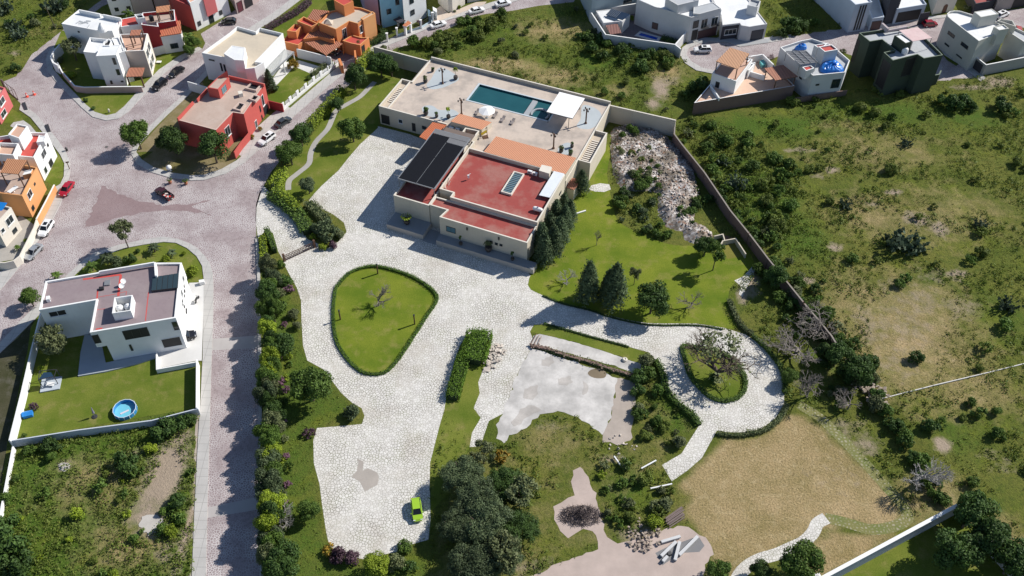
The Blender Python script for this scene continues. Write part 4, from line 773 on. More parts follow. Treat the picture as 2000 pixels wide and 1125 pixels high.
# compound walls of the villa
wall_line([W(*ab(731, 91.5, 4.2)), W(tl, tb+0.12)], 4.2, 'grey-cream compound wall in the shade behind the villa garden', W_CREAM, cap=W_PALE, piers=6.0, world=True)
bw = wall_line([W(tl, tb+0.12), W(EA+0.1, tb+0.12)], 5.6, 'long cream wall behind the villa swimming pool', W_CREAM, cap=W_PALE, world=True)
wl = wall_line([W(EA+0.15, tb+0.12), W(*ab(1318.7, 234.7, 4.6))], 4.6, 'tall grey-cream wall with piers beside the rubble heap', W_CREAM, cap=W_PALE, piers=4.8, world=True)
wall_line([(1318.7, 235.5), (1317, 262), (1331, 281), (1376, 337), (1427, 412), (1462, 455)], 2.8, 'brown block wall running down beside the rubble to the wild field', W_BRICK, cap=mat_wall('dark_coping', (0.25, 0.22, 0.19), .3), piers=5)
wall_line([(1462, 455), (1500, 505), (1547, 563), (1568, 589)], 2.7, 'brown block wall below the rubble heap under creepers', W_BRICK, cap=mat_wall('dark_coping', (0.25, 0.22, 0.19), .3), piers=5)
wall_line([(1572, 594), (1611, 640), (1624, 656), (1645, 690)], 2.5, 'dark brown block wall behind the bare trees', W_BRICK, cap=mat_wall('dark_coping', (0.25, 0.22, 0.19), .3), piers=5)

# ------------------------------------------------------------------ white modern house on the left corner
H = House('corner_house', 'white modern house with flat purple-grey roof, boxed water tanks and a skylight on the corner', (250, 640))
up = H.block([(88.7, 549), (193, 531.5), (301.5, 513), (354.7, 512.7), (343.3, 620.7), (175.3, 649.5), (187.3, 586), (76, 605.5)], 8.5, W_WHITE, R_PURP, par=0.4, z0=4.4, t=0.3)
lo = [p.copy() for p in up]; lo[5] += (up[4]-up[5]).normalized()*1.7; lo[4] += (up[5]-up[4]).normalized()*0.05; lo[6] += (up[4]-up[5]).normalized()*1.7; lo[7] += Vector((0.3, 0.1))
H.block(lo[0:3]+[lo[3]+Vector((-.1, -.1))]+lo[4:], 4.39, W_WHITE, R_WHITE, par=0.0, world=True)
H.block([(194, 528), (301.3, 511.5), (303, 519.5), (195, 536)], 9.3, W_WHITE, R_PURP, par=0.75, z0=8.0, t=0.2) if False else None
m_ = MB(); A_, B_ = G(193, 530, 9.2), G(301, 512, 9.2); d = (B_-A_).normalized(); n_ = Vector((-d.y, d.x, 0))*.13; m_.prism(ccw([(A_-n_).xy, (B_-n_).xy, (B_+n_).xy, (A_+n_).xy]), 8.4, 9.2); C2 = G(303, 538, 9.2); m_.prism(ccw([(B_.x-.05, B_.y), (B_.x+.3, B_.y), (C2.x+.3, C2.y), (C2.x-.05, C2.y)]), 8.1, 9.19); m_.build('raised_parapet', W_WHITE, H.root)
S0, S1 = up[5], up[4]; E0, E1 = up[4], up[3]
H.win(S0, S1, (238.7, 647), (293, 655), 'n', mat=DARK); H.win(S0, S1, (335.5, 629.5), (350, 643), 'd')
H.win(S0, S1, (176, 656), (198, 668.5), 'd', mat=DARK)
L0, L1_ = lo[5], lo[4]
H.win(L0, L1_, (252, 673.5), (260.5, 684), 'd'); H.win(L0, L1_, (314, 663), (357, 673), 'w', name='carport_opening', mat=DARK)
H.win(up[7], up[6], (94, 610), (131, 613.5), 'w', mat=DARK)
for s_ in (2.2, 6.0): H.win_sz(up[4], up[3], s_+5, s_+6, 5.8, 7.4, 'w')
for i in range(9): 
    rgx = random.Random(i); s_ = rgx.uniform(5.2, 10.5); z_ = rgx.uniform(2.0, 5.6); H.win_sz(up[4], up[3], s_, s_+.35, z_, z_+.45, 'd')
tk = [(223.3, 581), (258.7, 576), (255.3, 606.7), (218.7, 612)]
tk_ = [Vector(G(x, y, 10.1)[:2]) for x, y in tk]
H.block(tk_, 10.1, W_WHITE, R_GREY, par=1.7, z0=8.1, world=True, t=0.18)
cc = sum(tk_, Vector((0, 0)))/4; dd = (tk_[1]-tk_[0]).normalized()
for k_, q_ in enumerate((-.75, .75)):
    c = cc+dd*q_; m_ = MB(); m_.lathe((c.x, c.y, 8.35), [(.62, 0), (.66, .3), (.62, .6), (.66, .9), (.6, 1.15), (.42, 1.35), (.22, 1.42), (.2, 1.5)], 18); m_.build('water_tank', WPLAST, H.root, smooth=False)
sq = [G(x, y, 8.75) for x, y in ((297.3, 540.5), (348.7, 532.7), (346.7, 560.7), (294.7, 566.7))]
m_ = MB(); m_.prism(ccw([p.xy for p in sq]), 8.05, 8.6); sk_ = m_.build('skylight', FRAME_D, H.root)
m_ = MB(); 
for i in range(5):
    a = sq[0].lerp(sq[1], (i+.06)/5); b = sq[0].lerp(sq[1], (i+.94)/5); c = sq[3].lerp(sq[2], (i+.94)/5); d = sq[3].lerp(sq[2], (i+.06)/5); m_.prism(ccw([p.xy for p in (a, b, c, d)]), 8.6, 8.66)
m_.build('glass', mat_glass('solar_dark', (0.03, 0.05, 0.06), .15), sk_)
M_RP = mat_plain('red_sealant', (0.50, 0.07, 0.06), 0.7)
def stripe(px, z, w_, par, mat, nm='sealant_strip'):
    P = [G(x, y, z) for x, y in px]; m_ = MB()
    for i in range(len(P)-1):
        d = (P[i+1]-P[i]); d.z = 0; d.normalize(); n = Vector((-d.y, d.x, 0))*w_/2; m_.face([P[i]-n, P[i+1]-n, P[i+1]+n+Vector((0, 0, .002*i)), P[i]+n+Vector((0, 0, .002*i))])
    m_.build(nm, mat, par)
for px, w_ in (([(162, 545.5), (236, 536.5), (231, 578)], .45), ([(191, 566), (189, 590)], .28), ([(192, 580), (228, 574), (247, 569), (246, 577)], .1), ([(290, 571), (284, 627)], .17), ([(188, 605), (205, 603)], .1), ([(187, 643), (200, 641)], .35), ([(306, 567), (318, 565.5)], .3)): stripe(px, 8.112, w_, H.root, M_RP)
def satdish(x, y, z, label, az=1.0):
    g = G(x, y, z); r = empty('satellite_dish', (g.x, g.y, z), label, 'satellite dish', 'dishes on the corner house roof'); 
    m_ = MB(); m_.cone((0, 0, 0), (0, 0, .8), .035, .035, 6); m_.build('mast', STEEL, r, True)
    m_ = MB(); m_.lathe((0, 0, 0), [(.05, 0), (.3, .05), (.5, .16), (.49, .17), (.3, .08), (.05, .03)], 16); M = Matrix.Rotation(R_(45), 3, 'X'); m_.v = [tuple((Matrix.Rotation(az, 3, 'Z') @ (M @ Vector(v)))+Vector((0, 0, .9))) for v in m_.v]; m_.build('dish', WPLAST, r, True)
satdish(243, 556, 8.1, 'upper satellite dish near the water tank box on the purple-grey roof'); satdish(240, 564.5, 8.1, 'lower satellite dish right beside the water tank box on the purple-grey roof', .7)
g = G(96, 587, 8.1); r = empty('air_conditioner', (g.x, g.y, 8.1), 'white air conditioner alone at the left end of the purple-grey roof', 'air conditioner', None, .3); m_ = MB(); m_.box((0, 0, .4), (.6, .9, .8)); m_.build('casing', WPLAST, r, True); m_ = MB(); m_.cone((.3, 0, .4), (.32, 0, .4), .28, .27, 14); m_.build('fan_grille', STEEL, r, True)
H.boxpx([(193, 560), (202, 559), (202, 564), (193, 565)], 8.1, 8.5, DARK, 'vent_box'); H.boxpx([(204, 548), (215, 546), (214, 556), (203, 557)], 8.1, 8.35, STEEL, 'hatch')
# patio, drive and garden of that house
sheet('garden_lawn', [(60, 640), (110, 560), (240, 500), (373, 560), (384, 700), (383, 797), (200, 828), (30, 862)], 2*L1, M_LAWN2)
sheet('corner_garden', [(165, 521), (200, 502), (240, 486), (283, 478), (320, 473), (344, 475), (365, 485), (384, 501), (395, 520), (397, 550), (300, 560), (140, 560), (133, 540)], 2.4*L1, M_LAWN2)
sheet('concrete_drive', [(370, 553), (398, 552), (398, 600), (394, 705), (384, 705), (305, 721), (303, 690), (365, 676), (352, 640)], 0, mat_conc('white_drive', (0.62, 0.61, 0.59), 0.1), h=0.11)
sheet('patio', [(153, 736), (158, 690), (166, 655), (195, 655), (207, 710), (270, 697), (305, 688), (306, 700), (272, 711), (233, 721), (207, 727)], 0, mat_conc('patio_floor', (0.36, 0.40, 0.44), 0.12), h=0.25)
wall_line([(305.5, 689), (306, 721), (384, 706.5)], 1.1, 'low white wall between the white driveway and the garden lawn', W_WHITE)
wall_line([(384, 701), (383.5, 796)], 2.1, 'white garden wall along the sidewalk of the main street', W_WHITE, t=0.2)
wall_line([(18, 861), (150, 840), (296, 821), (387, 797.5)], 1.8, 'long garden wall in painted grey-blue shade between the lawn and the wild lot', mat_wall('shade_blue_white', (0.50, 0.54, 0.60), 0.2), t=0.2)  # white wall; the shade on its face is put into the blue tint
wall_line([(79, 611), (60, 687), (42, 765), (18, 860)], 2.2, 'white garden wall on the left side of the lawn', W_WHITE, t=0.25)
wall_line([(25, 872), (14, 930), (-2, 1014)], 1.2, 'low white wall along the left edge of the wild lot', W_WHITE, t=0.25)
H = House('garden_pavilion', 'dark glazed garden pavilion standing in the corner of the lawn', (98, 752), 'pavilion')
H.slab([(78, 766, .25), (116, 759, .25), (121, 735, .25), (82, 738, .25)], mat_conc('pavilion_floor', (0.42, 0.47, 0.52), .1), .2, 'floor')
pp = [Vector(G(x, y, 0)[:2]) for x, y in ((84, 757), (114, 751), (119, 737), (86, 740))]
m_ = MB()
for i in range(4): a, b = pp[i], pp[(i+1) % 4]; m_.bar((a.x, a.y, 0.2), (a.x, a.y, 2.3), .1); m_.bar((a.x, a.y, 2.3), (b.x, b.y, 2.3), .1)
m_.build('frame', FRAME_D, H.root); m_ = MB(); a, b, c, d = pp; m_.prism(ccw([a.lerp(c, .02), b.lerp(d, .02), c.lerp(a, .3), d.lerp(b, .3)]), 2.32, 2.36); m_.build('roof_panel', mat_glass('navy_glass', (0.02, 0.045, 0.08), 0.2), H.root)
m_ = MB(); g = G(100, 754); m_.box((g.x, g.y, .62), (1.5, .8, .06)); m_.box((g.x, g.y, .4), (.2, .2, .4)); m_.build('table', WPLAST, H.root)
# round garden pool
g = G(245.5, 803); r = empty('round_pool', (g.x, g.y, 0), 'round blue above-ground pool on the lawn of the white corner house', 'paddling pool')
M_PB = mat_plain('pool_blue', (0.03, 0.22, 0.50), 0.4); m_ = MB(); n = 28; R0, R1 = 2.0, 1.9
for i in range(n):
    t0, t1 = 2*math.pi*i/n, 2*math.pi*(i+1)/n; c = lambda rr, t_, z: (rr*math.cos(t_), rr*math.sin(t_), z)
    m_.face([c(R0, t0, 0), c(R0, t1, 0), c(R0, t1, .8), c(R0, t0, .8)]); m_.face([c(R0, t0, .8), c(R0, t1, .8), c(R1, t1, .8), c(R1, t0, .8)]); m_.face([c(R1, t1, .05), c(R1, t0, .05), c(R1, t0, .8), c(R1, t1, .8)])
m_.build('pool_wall', M_PB, r, True)
m_ = MB(); m_.lathe((0, 0, 0), [(1.88, .02), (1.88, .06)], 28); m_.build('pool_floor', mat_plain('pool_liner', (0.16, 0.50, 0.62), 0.3), r, True)
m_ = MB()
for i in range(14):
    t0 = 2*math.pi*i/14; m_.bar((2.0*math.cos(t0), 2.0*math.sin(t0), 0), (2.0*math.cos(t0), 2.0*math.sin(t0), .84), .07); t1 = t0+2*math.pi/14; m_.bar((1.95*math.cos(t0), 1.95*math.sin(t0), .83), (1.95*math.cos(t1), 1.95*math.sin(t1), .83), .09, .05)
m_.build('pool_frame', mat_plain('pale_tube', (0.60, 0.68, 0.74), 0.4), r, True)
m_ = MB(); m_.box((-.1, -.25, .09), (1.5, .35, .04), .6); m_.build('pool_mat', mat_plain('pale_pink', (0.6, 0.55, 0.6), 0.6), r, True)
g = G(185, 814); r = empty('garden_parasol', (g.x, g.y, 0), 'closed grey parasol in a dark base on the lawn beside the round pool', 'parasol')
m_ = MB(); m_.lathe((0, 0, 0), [(.5, 0), (.5, .1), (.2, .16)], 12); m_.build('base', FRAME_D, r, True); m_ = MB(); m_.cone((0, 0, .1), (0.1, 0.2, 2.4), .03, .03, 6); m_.build('pole', STEEL, r, True)
m_ = MB(); m_.cone((.05, .08, 1.0), (.1, .2, 2.5), .22, .04, 8); m_.build('folded_cover', mat_plain('grey_violet_cloth', (0.22, 0.20, 0.27), 0.8), r, True)
g = G(56, 812); r = empty('play_tent', (g.x, g.y, 0), 'small bright blue play shelter against the left garden wall', 'play tent', None, .3)
m_ = MB(); m_.prism([(-.8, -.5), (.8, -.5), (.8, .5), (-.8, .5)], 0.05, .7, mit=0); m_.build('tent_body', mat_plain('bright_blue', (0.02, 0.22, 0.62), 0.5), r, True); m_ = MB(); m_.face([(-.85, -.55, .7), (.85, -.55, .7), (.85, 0, 1.1), (-.85, 0, 1.1)]); m_.face([(-.85, 0, 1.1), (.85, 0, 1.1), (.85, .55, .7), (-.85, .55, .7)]); m_.build('tent_roof', mat_plain('bright_blue', (0.02, 0.22, 0.62), 0.5), r, True)

# ------------------------------------------------------------------ three-storey white house on the upper left
H = House('three_storey_house', 'white three-storey tower house with a beige wing and roof terrace pergola', (235, 150))
tw = H.block([(187.3, 109.3), (226.7, 107.3), (235.5, 87), (196, 90)], 9.0, W_WHITE, R_WHITE, par=0.06)
H.block([(162.7, 101), (175.3, 72.7), (222, 77.5), (210, 106)], 7.6, W_WHITE, R_WHITE, par=0.8)
rw = H.block([(244.7, 100), (280.7, 98.7), (288, 65.3), (234, 66.5)], 7.5, W_BEIGE, R_TERR, par=0.8, cap=W_WHITE)
H.block([(218, 74), (232, 72), (244, 100), (231, 104)], 8.4, W_WHITE, R_WHITE, par=0.3)
H.block([(201.5, 82), (213, 75), (218, 80), (214, 89), (202, 89)], 9.2, W_WHITE, DARK, par=0.5, z0=6)
m_ = MB(); n = (rw[1]-rw[0]).normalized(); q = [rw[1]-n*.02, rw[2]-n*.02, rw[2]+n*.12, rw[1]+n*.12]; m_.prism(ccw(q), 0, 7.45); m_.build('side_facing', W_PALE, H.root); ew0, ew1 = rw[1]+n*.13, rw[2]+n*.13
for s_, z_ in ((.8, 4.4), (3.6, 4.4), (.8, 1.2), (3.6, 1.2)): H.win_sz(ew0, ew1, s_, s_+2.1, z_, z_+2.1, 'w')
H.win(tw[0], tw[1], (218.7, 113.5), (228, 125.5), 'd'); H.win(tw[0], tw[1], (226, 135.5), (235.5, 146), 'd'); H.win(tw[0], tw[1], (214.7, 157.5), (220.5, 163.5), 'd'); H.win(tw[0], tw[1], (236, 158), (241, 160), 'd')
H.win(rw[0], rw[1], (246, 132), (252, 141), 'w')
P = H.slab([(246, 150, 3.2), (277, 149, 3.2), (283, 132, 3.9), (252, 132, 3.9)], mat_tile('porch_tile', (0.50, 0.20, 0.12), 0, .34), .18, 'tiled_porch_roof', WOOD); H.posts(P[:2] if P[0].z < 3.5 else P[1:3], 0, .28)
P = H.slab([(252.7, 69.5, 10.1), (273, 68.7, 10.1), (277, 57.7, 10.4), (256, 58.5, 10.4)], mat_tile('porch_tile', (0.50, 0.20, 0.12), 0, .34), .16, 'pergola_roof', WOOD); H.posts(P, 6.7, .22, WOOD, .1)
sheet('garden_lawn', [(102, 100), (120, 60), (240, 60), (350, 90), (358, 112), (320, 140), (280, 178), (245, 208), (225, 222), (208, 225), (185, 218), (166, 202), (149, 184), (125, 159), (104, 134)], 2*L1, M_LAWN2)
wall_line([(112, 122), (121, 140), (146, 168), (165, 170.5), (204, 169.8), (276.5, 169)], 1.7, 'brownish garden wall bending round the lawn corner of the white tower house', mat_wall('pinkish_wall', (0.45, 0.33, 0.30), .25), cap=W_WHITE)
wall_line([(117, 86), (106, 98), (99, 112), (104, 122), (113, 127)], 2.6, 'curved white wall at the back gate of the white tower house', W_WHITE, t=.4)
g = G(311, 123); m_ = MB(); m_.box((g.x, g.y, .35), (1.2, .8, .1)); o = m_.build('garden_table', WPLAST); tag(o, 'small white garden table on the lawn behind two parked black cars', 'table')
m_ = MB(); g = G(214, 220); m_.box((g.x, g.y, .5), (.35, .3, .6), .3); m_.lathe((g.x, g.y, .75), [(.12, 0), (.2, .1), (.16, .28), (.04, .36)], 10); o = m_.build('garden_statue', W_PALE); tag(o, 'small pale stone figure at the tip of the triangular lawn', 'statue')

H = House('large_white_house', 'plain white house with a big bare white roof at the upper left field', (175, 60))
wh = H.block([(120, 46), (154, 18.7), (236, 35.3), (219, 60), (190, 59.5)], 8.0, W_WHITE, R_WHITE, par=0.12)
m_ = MB()
for a, b in (((154, 18.7), (195, 27)), ((201, 28), (236, 35.3))):
    A_, B_ = G(*a, 8.9), G(*b, 8.9); d = (B_-A_).normalized(); n_ = Vector((-d.y, d.x, 0))*.15; m_.prism(ccw([(A_-n_).xy, (B_-n_).xy, (B_+n_).xy, (A_+n_).xy]), 7.9, 8.9)
m_.build('back_parapet', W_WHITE, H.root)
m_ = MB(); g = G(201, 60, 8); m_.lathe((g.x, g.y, 8), [(1.1, 0), (1.0, .8), (.6, 1.5), (.25, 2.0), (.3, 2.4)], 14); m_.build('chimney', W_WHITE, H.root)
H.win(wh[0], wh[4], (152, 60.5), (156, 63.5), 'd'); H.win(wh[0], wh[4], (168, 64), (170.5, 70), 'd')
m_ = MB(); g = G(166, 43, 8)
for i in range(9): rgx = random.Random(i+9); x, y = g.x+rgx.uniform(-1.6, 1.6), g.y+rgx.uniform(-1.2, 1.2); a = rgx.uniform(0, 6.3); m_.bar((x, y, 8.0), (x+1.3*math.cos(a), y+1.3*math.sin(a), 8.02), .16, .05)
m_.build('roof_stains', R_GREY, H.root)

H = House('red_white_house', 'crimson and white house with clay tiled roof and a walled roof terrace', (315, 80))
H.block([(236, 37), (271, 30.5), (277, 47), (235.5, 52.5)], 7.0, W_WHITE, R_REDB, par=0.1)
rb_ = H.block([(276, 48), (310, 52), (308, 45), (342.7, 40), (340.7, 18.7), (278, 24.7)], 7.6, W_DRED, R_TAN, par=0.9, cap=W_WHITE)
H.block([(262, 28), (277, 26.5), (283, 34), (268, 36)], 8.8, W_WHITE, DARK, par=.5, z0=6.5)
fr_ = H.block([(313.5, 70.5), (352.5, 64.5), (350, 44), (311, 46)], 5.1, W_WHITE, R_TERR, par=0.0)
H.slab([(312, 71, 5.2), (354.5, 64.5, 5.2), (352, 40, 6.6), (310, 42.5, 6.6)], mat_tile('red_clay_tile', (0.60, 0.19, 0.10), .12, .4), .2, 'tiled_roof')
H.win(fr_[0], fr_[1], (332, 86), (349, 93), 'd')
P = H.slab([(305, 25, 10), (330.7, 22, 10), (332, 9.3, 10.3), (304.7, 13.3, 10.3)], mat_tile('porch_tile2', (0.58, 0.26, 0.13), 0, .34), .16, 'pergola_roof', WOOD); H.posts(P, 6.7, .2, WOOD, .1)
m_ = MB(); g = G(297, 40, 6.7); m_.lathe((g.x, g.y, 6.7), [(.55, 0), (.6, 1.0), (.5, 1.3), (.2, 1.4)], 14); m_.build('water_tank', DARK, H.root)
wall_line([(296.5, 95), (328, 86)], 2.2, 'short white garden wall with four small square holes below the crimson house', W_WHITE)

for nm, lab, gr, zt, wm, rm in (('white_block_house', 'white house block with two rows of small windows at the top left edge', [(219, 31), (262, 26), (250, -15), (206, -10)], 7, W_WHITE, R_WHITE), ('beige_block_house', 'beige house block cut off by the top edge behind the palm', [(263, 27), (303, 22), (294, -22), (253, -16)], 8, W_BEIGE, R_TERR), ('beige_block_house', 'second beige house block touching the red house at the top edge', [(305, 20), (345, 16), (338, -26), (298, -20)], 8, W_BEIGE, R_TERR)):
    H = House(nm, lab, (gr[0][0]+15, gr[0][1]-10)); q = H.block(gr, zt, wm, rm, par=.5, zref=0)
    if wm is W_WHITE:
        for s_ in (1.2, 4.2): H.win_sz(q[0], q[1], s_, s_+.9, 1.2, 2.2, 'd'); H.win_sz(q[0], q[1], s_, s_+1.0, 4.2, 5.3, 'd')
H = House('red_bay_house', 'white house with a projecting red bay window tower by the parking bays', (400, 30))
q = H.block([(385, 60), (451, 26), (420, -22), (352, 8)], 8.0, W_WHITE, R_TERR, par=.5, zref=0)
H.block([(410, 50), (430, 40), (426, 32), (406, 42)], 7.6, W_PINK, R_TERR, par=.3, z0=2.6, zref=0)
q2 = H.block([(349, 45), (384.5, 60.3), (352, 8), (325, 0)], 7.2, W_RED, R_REDB, par=.5, zref=0)
for s_ in (.7, 7.6): H.win_sz(q[0], q[1], s_, s_+.9, 1.0, 2.2, 'd')
H.win_sz(q[0], q[1], 4.2, 5.6, .1, 2.2, 'd')
H = House('garage_house', 'pinkish house with a dark red garage at the end of the parking bays', (480, 10))
q = H.block([(464, 27), (506, 2), (488, -28), (445, -8)], 5.5, mat_wall('pinkish_render', (0.5, 0.40, 0.38), .2), R_TERR, par=.5, zref=0); H.win_sz(q[0], q[1], .4, 2.2, .05, 3.0, 'd', 'garage_door', mat_plain('wine_door', (0.10, 0.02, 0.03), .6)); H.win_sz(q[0], q[1], 3.0, 5.6, .05, 2.6, 'd', 'garage_door', DARK)

# ------------------------------------------------------------------ white modern house in the middle block
H = House('louvre_house', 'white angular house with sand coloured roof and a slatted carport canopy', (470, 110))
wm = H.block([(394, 103), (448, 64), (463.3, 51), (499, 61.3), (507, 54), (553, 65), (500, 120), (515, 122), (497, 132.5), (478.7, 134.7), (476, 120), (458, 118), (437, 112)], 7.5, W_WHITE, R_BEIGE, par=0.75)
H.block([(437, 104.7), (452.7, 88.7), (479, 92.7), (476, 118), (458, 117)], 9.4, W_WHITE, R_WHITE, par=0.05, z0=6)
H.win(wm[0], wm[12], (408, 115), (419, 119.5), 'd'); H.win_sz(wm[0], wm[12], 4.4, 4.8, 3.4, 5.6, 'd'); H.win_sz(wm[0], wm[12], 5.3, 5.7, 3.2, 5.4, 'd')
H.win(wm[8], wm[6], (503, 138), (514, 134), 'd')
pz = 3.6; P = [G(x, y, pz) for x, y in ((517, 137), (556, 96), (574, 101), (526, 146))]
m_ = MB(); d1 = (P[1]-P[0]); n_s = 26
for i in range(n_s):
    a = P[0].lerp(P[1], (i+.5)/n_s); b = P[3].lerp(P[2], (i+.5)/n_s); m_.bar(a, b, .16, .12)
cn = m_.build('louvre_slats', mat_plain('pale_slat', (0.56, 0.57, 0.56), .6), H.root)
m_ = MB(); m_.bar(P[3]-Vector((0, 0, .1)), P[2]-Vector((0, 0, .1)), .3, .3); m_.bar(P[0]-Vector((0, 0, .1)), P[1]-Vector((0, 0, .1)), .2, .2); m_.build('beam', STEEL, H.root)
for t_ in (.03, .55, .97): q = P[3].lerp(P[2], t_); m_ = MB(); m_.bar((q.x, q.y, 0), (q.x, q.y, pz-.2), .22); m_.build('post', W_WHITE, H.root)
sheet('garden_lawn', [(522, 190), (530, 168), (572, 128), (612, 144), (640, 150), (600, 175), (553, 212)], 2*L1, M_LAWN2)
sheet('concrete_drive', [(520, 170), (556, 122), (585, 118), (650, 138), (612, 146), (575, 130), (535, 172)], 3*L1, mat_conc('white_drive', (0.62, 0.61, 0.59), 0.1))
wall_line([(366, 159), (405, 170.5)], 2.6, 'short white wall beside the empty lot above the red house', W_WHITE)
wall_line([(579, 95), (612, 103), (646, 112)], 2.6, 'white boundary wall between the orange house and the slatted canopy', W_WHITE)
# fence of that garden
fp = [(551.5, 201), (580, 177), (612, 150), (640, 129), (660.5, 113)]
P = [Vector(G(x, y, 2.0)[:2]) for x, y in fp]; g = P[2]; fr = empty('garden_fence', (g.x, g.y, 0), 'white garden wall with slatted openings along the street by the clipped lawn', 'fence')
m_ = MB(); ms = MB()
for i in range(len(P)-1):
    d = (P[i+1]-P[i]); L = d.length; d.normalize(); a = math.atan2(d.y, d.x); c = (P[i]+P[i+1])/2
    m_.box((c.x, c.y, .4), (L, .22, .8), a)
    k = max(2, int(L/2.2))
    for j in range(k):
        q = P[i]+d*(j*L/k); m_.box((q.x, q.y, 1.0), (.9 if i < 3 else .35, .24, 2.02), a)
        q2 = P[i]+d*((j+.62)*L/k)
        for z in (.95, 1.2, 1.45, 1.7): ms.box((q2.x, q2.y, z), (L/k*.6, .06, .1), a)
m_.build('fence_wall', W_WHITE, fr); ms.build('slats', mat_plain('pale_slat', (0.56, 0.57, 0.56), .6), fr)

# ------------------------------------------------------------------ red house
H = House('red_house', 'red cube house with tan roof facing the street corner with two parked cars', (440, 220))
rd = H.block([(346.7, 234), (377.3, 200.7), (404, 171), (446.5, 147.3), (517, 163), (476, 222.5), (455, 219.3), (422, 254)], 6.9, W_RED, R_TAN, par=0.18, t=.3, cap=mat_wall('tan_coping', (0.55, 0.42, 0.36), .2))
m_ = MB()
for a, b in (((347, 233), (377, 200)), ((385, 196), (404, 175))):
    A_, B_ = G(*a, 7.3), G(*b, 7.3); d = (B_-A_).normalized(); n_ = Vector((-d.y, d.x, 0))*.13; m_.prism(ccw([(A_-n_).xy, (B_-n_).xy, (B_+n_).xy, (A_+n_).xy]), 6.8, 7.6)
m_.build('parapet', W_RED, H.root)
m_ = MB(); A_, B_ = G(447, 147, 7.8), G(515, 163, 7.8); d = (B_-A_).normalized(); n_ = Vector((-d.y, d.x, 0))*.13; m_.prism(ccw([(A_-n_).xy, (B_-n_).xy, (B_+n_).xy, (A_+n_).xy]), 6.8, 7.7); m_.build('back_parapet', W_RED, H.root)
bx = H.block([(404.7, 170.7), (426, 174.7), (447, 151.5), (428, 148)], 9.3, W_RED, R_TAN, par=0.08, z0=6.6)
m_ = MB(); A_, B_ = G(424, 151.5, 9.3), G(443, 136, 11); m_.face([(A_.x, A_.y, 9.2), (B_.x, B_.y, 9.2), (B_.x, B_.y, 10.8)]); m_.prism(ccw([(A_.x, A_.y), (A_.x+.1, A_.y-.25), (B_.x+.1, B_.y-.25), (B_.x, B_.y)]), [8.9]*4, [9.3, 9.3, 10.7, 10.7]); m_.build('fin', W_RED, H.root)
H.win_sz(bx[1], bx[2], 1.2, 3.0, 7.1, 8.7, 'g', mat=GLASSB)
def curb(px, nm='light_well'):
    q = [Vector(G(x, y, 7.2)[:2]) for x, y in px]; H.block(q, 7.25, mat_wall('tan_coping', (0.55, 0.42, 0.36), .2), DARK, par=0.35, z0=6.7, world=True, t=.3)
curb([(478, 172), (492, 160), (512, 164.5), (500, 177)]); curb([(485, 193), (495, 184), (508, 188), (499, 197.5)]); curb([(454, 212), (467, 199), (480, 203), (470, 216.5)])
H.boxpx([(464, 178), (472, 176.5), (474, 182), (466, 184)], 6.7, 7.7, W_PALE, 'vent_box')
E0, E1 = rd[5], rd[4]
H.win(E0, E1, (514, 212), (526, 228), 'd', name='garage_door', mat=DARK); H.win(E0, E1, (509.3, 188.7), (517, 203), 'w'); H.win(E0, E1, (506, 208), (510, 217), 'd'); H.win(E0, E1, (510, 226), (514, 236), 'd'); H.win(E0, E1, (485.5, 231.5), (492, 258), 'd'); H.win(E0, E1, (497, 238), (506, 258), 'w', name='door')
H.win(rd[7], rd[6], (438, 252), (451, 260), 'w')
wall_line([(487, 258), (470, 278), (457, 297)], 1.9, 'red street wall with narrow slits running down from the red house', W_RED)
H2 = wall_line([(524.5, 196.5), (551.5, 203)], 2.3, 'dark red wall beside the garage of the red house', W_DRED)
sheet('verge', [(300, 296), (277, 312), (300, 327), (336, 338), (373, 343), (398, 342), (432, 331), (456, 316), (500, 270), (450, 250), (347, 238), (402, 175), (395, 160), (366, 186), (330, 224), (298, 258), (274, 285), (268, 297)], 2*L1, mat_lawn('dry_verge', (0.16, 0.14, 0.05), (0.30, 0.24, 0.15), (0.38, 0.31, 0.22), .8))
sheet('concrete_drive', [(553, 205), (575, 214), (545, 240), (515, 262), (500, 290), (478, 308), (462, 300), (487, 262), (525, 228)], 2.6*L1, M_WALK)

# ------------------------------------------------------------------ orange house
H = House('orange_house', 'orange house of many stepped blocks with brown tiled carport and red terraces', (650, 70))
M_BT = mat_tile('brown_tile', (0.42, 0.17, 0.10), -.55, .5)
om = H.block([(656, 57.3), (682, 41.3), (698.7, 46), (708.7, 38.5), (733, 25.3), (706, 15), (690, 12.7), (645, 21.3), (622, 44)], 6.6, W_ORANGE, R_SAND, par=0.5, cap=W_PEACH)
H.block([(671.3, 11), (690, 2), (672, -8), (652, 0)], 9.2, W_ORANGE, R_REDB, par=0.1, z0=6)
H.block([(709.5, 39), (732.3, 26), (728, 22), (704, 36)], 6.85, W_PEACH, R_SAND, par=0.2)  # paler orange block paints the sunlight into this side of the house
H.win(om[4], om[3], (725.3, 39), (730.7, 48), 'w', mat=DARK); H.win(om[3], om[2], (702, 52), (709, 61), 'w', mat=DARK); H.win(om[1], om[0], (668, 58), (678, 73), 'w')
H.win(om[4], om[3], (727, 60), (733, 72), 'd', name='door', mat=DARK)
H.block([(580, 41), (593, 32), (621, 46), (608, 52)], 5.9, W_ORANGE, R_REDB, par=0.6, cap=W_PEACH)
H.slab([(600, 35, 5.6), (619, 42, 5.6), (643, 21, 6.0), (612, 18, 6.0)], M_BT, .6, 'tiled_roof', W_ORANGE)
H.block([(551, 80), (575, 52), (606, 58), (604, 72), (582, 88)], 3.6, W_ORANGE, R_REDB, par=0.5, cap=W_PEACH)
H.block([(560, 60), (576, 46), (590, 50), (578, 62)], 5.2, W_ORANGE, R_REDB, par=0.7, cap=W_PEACH)
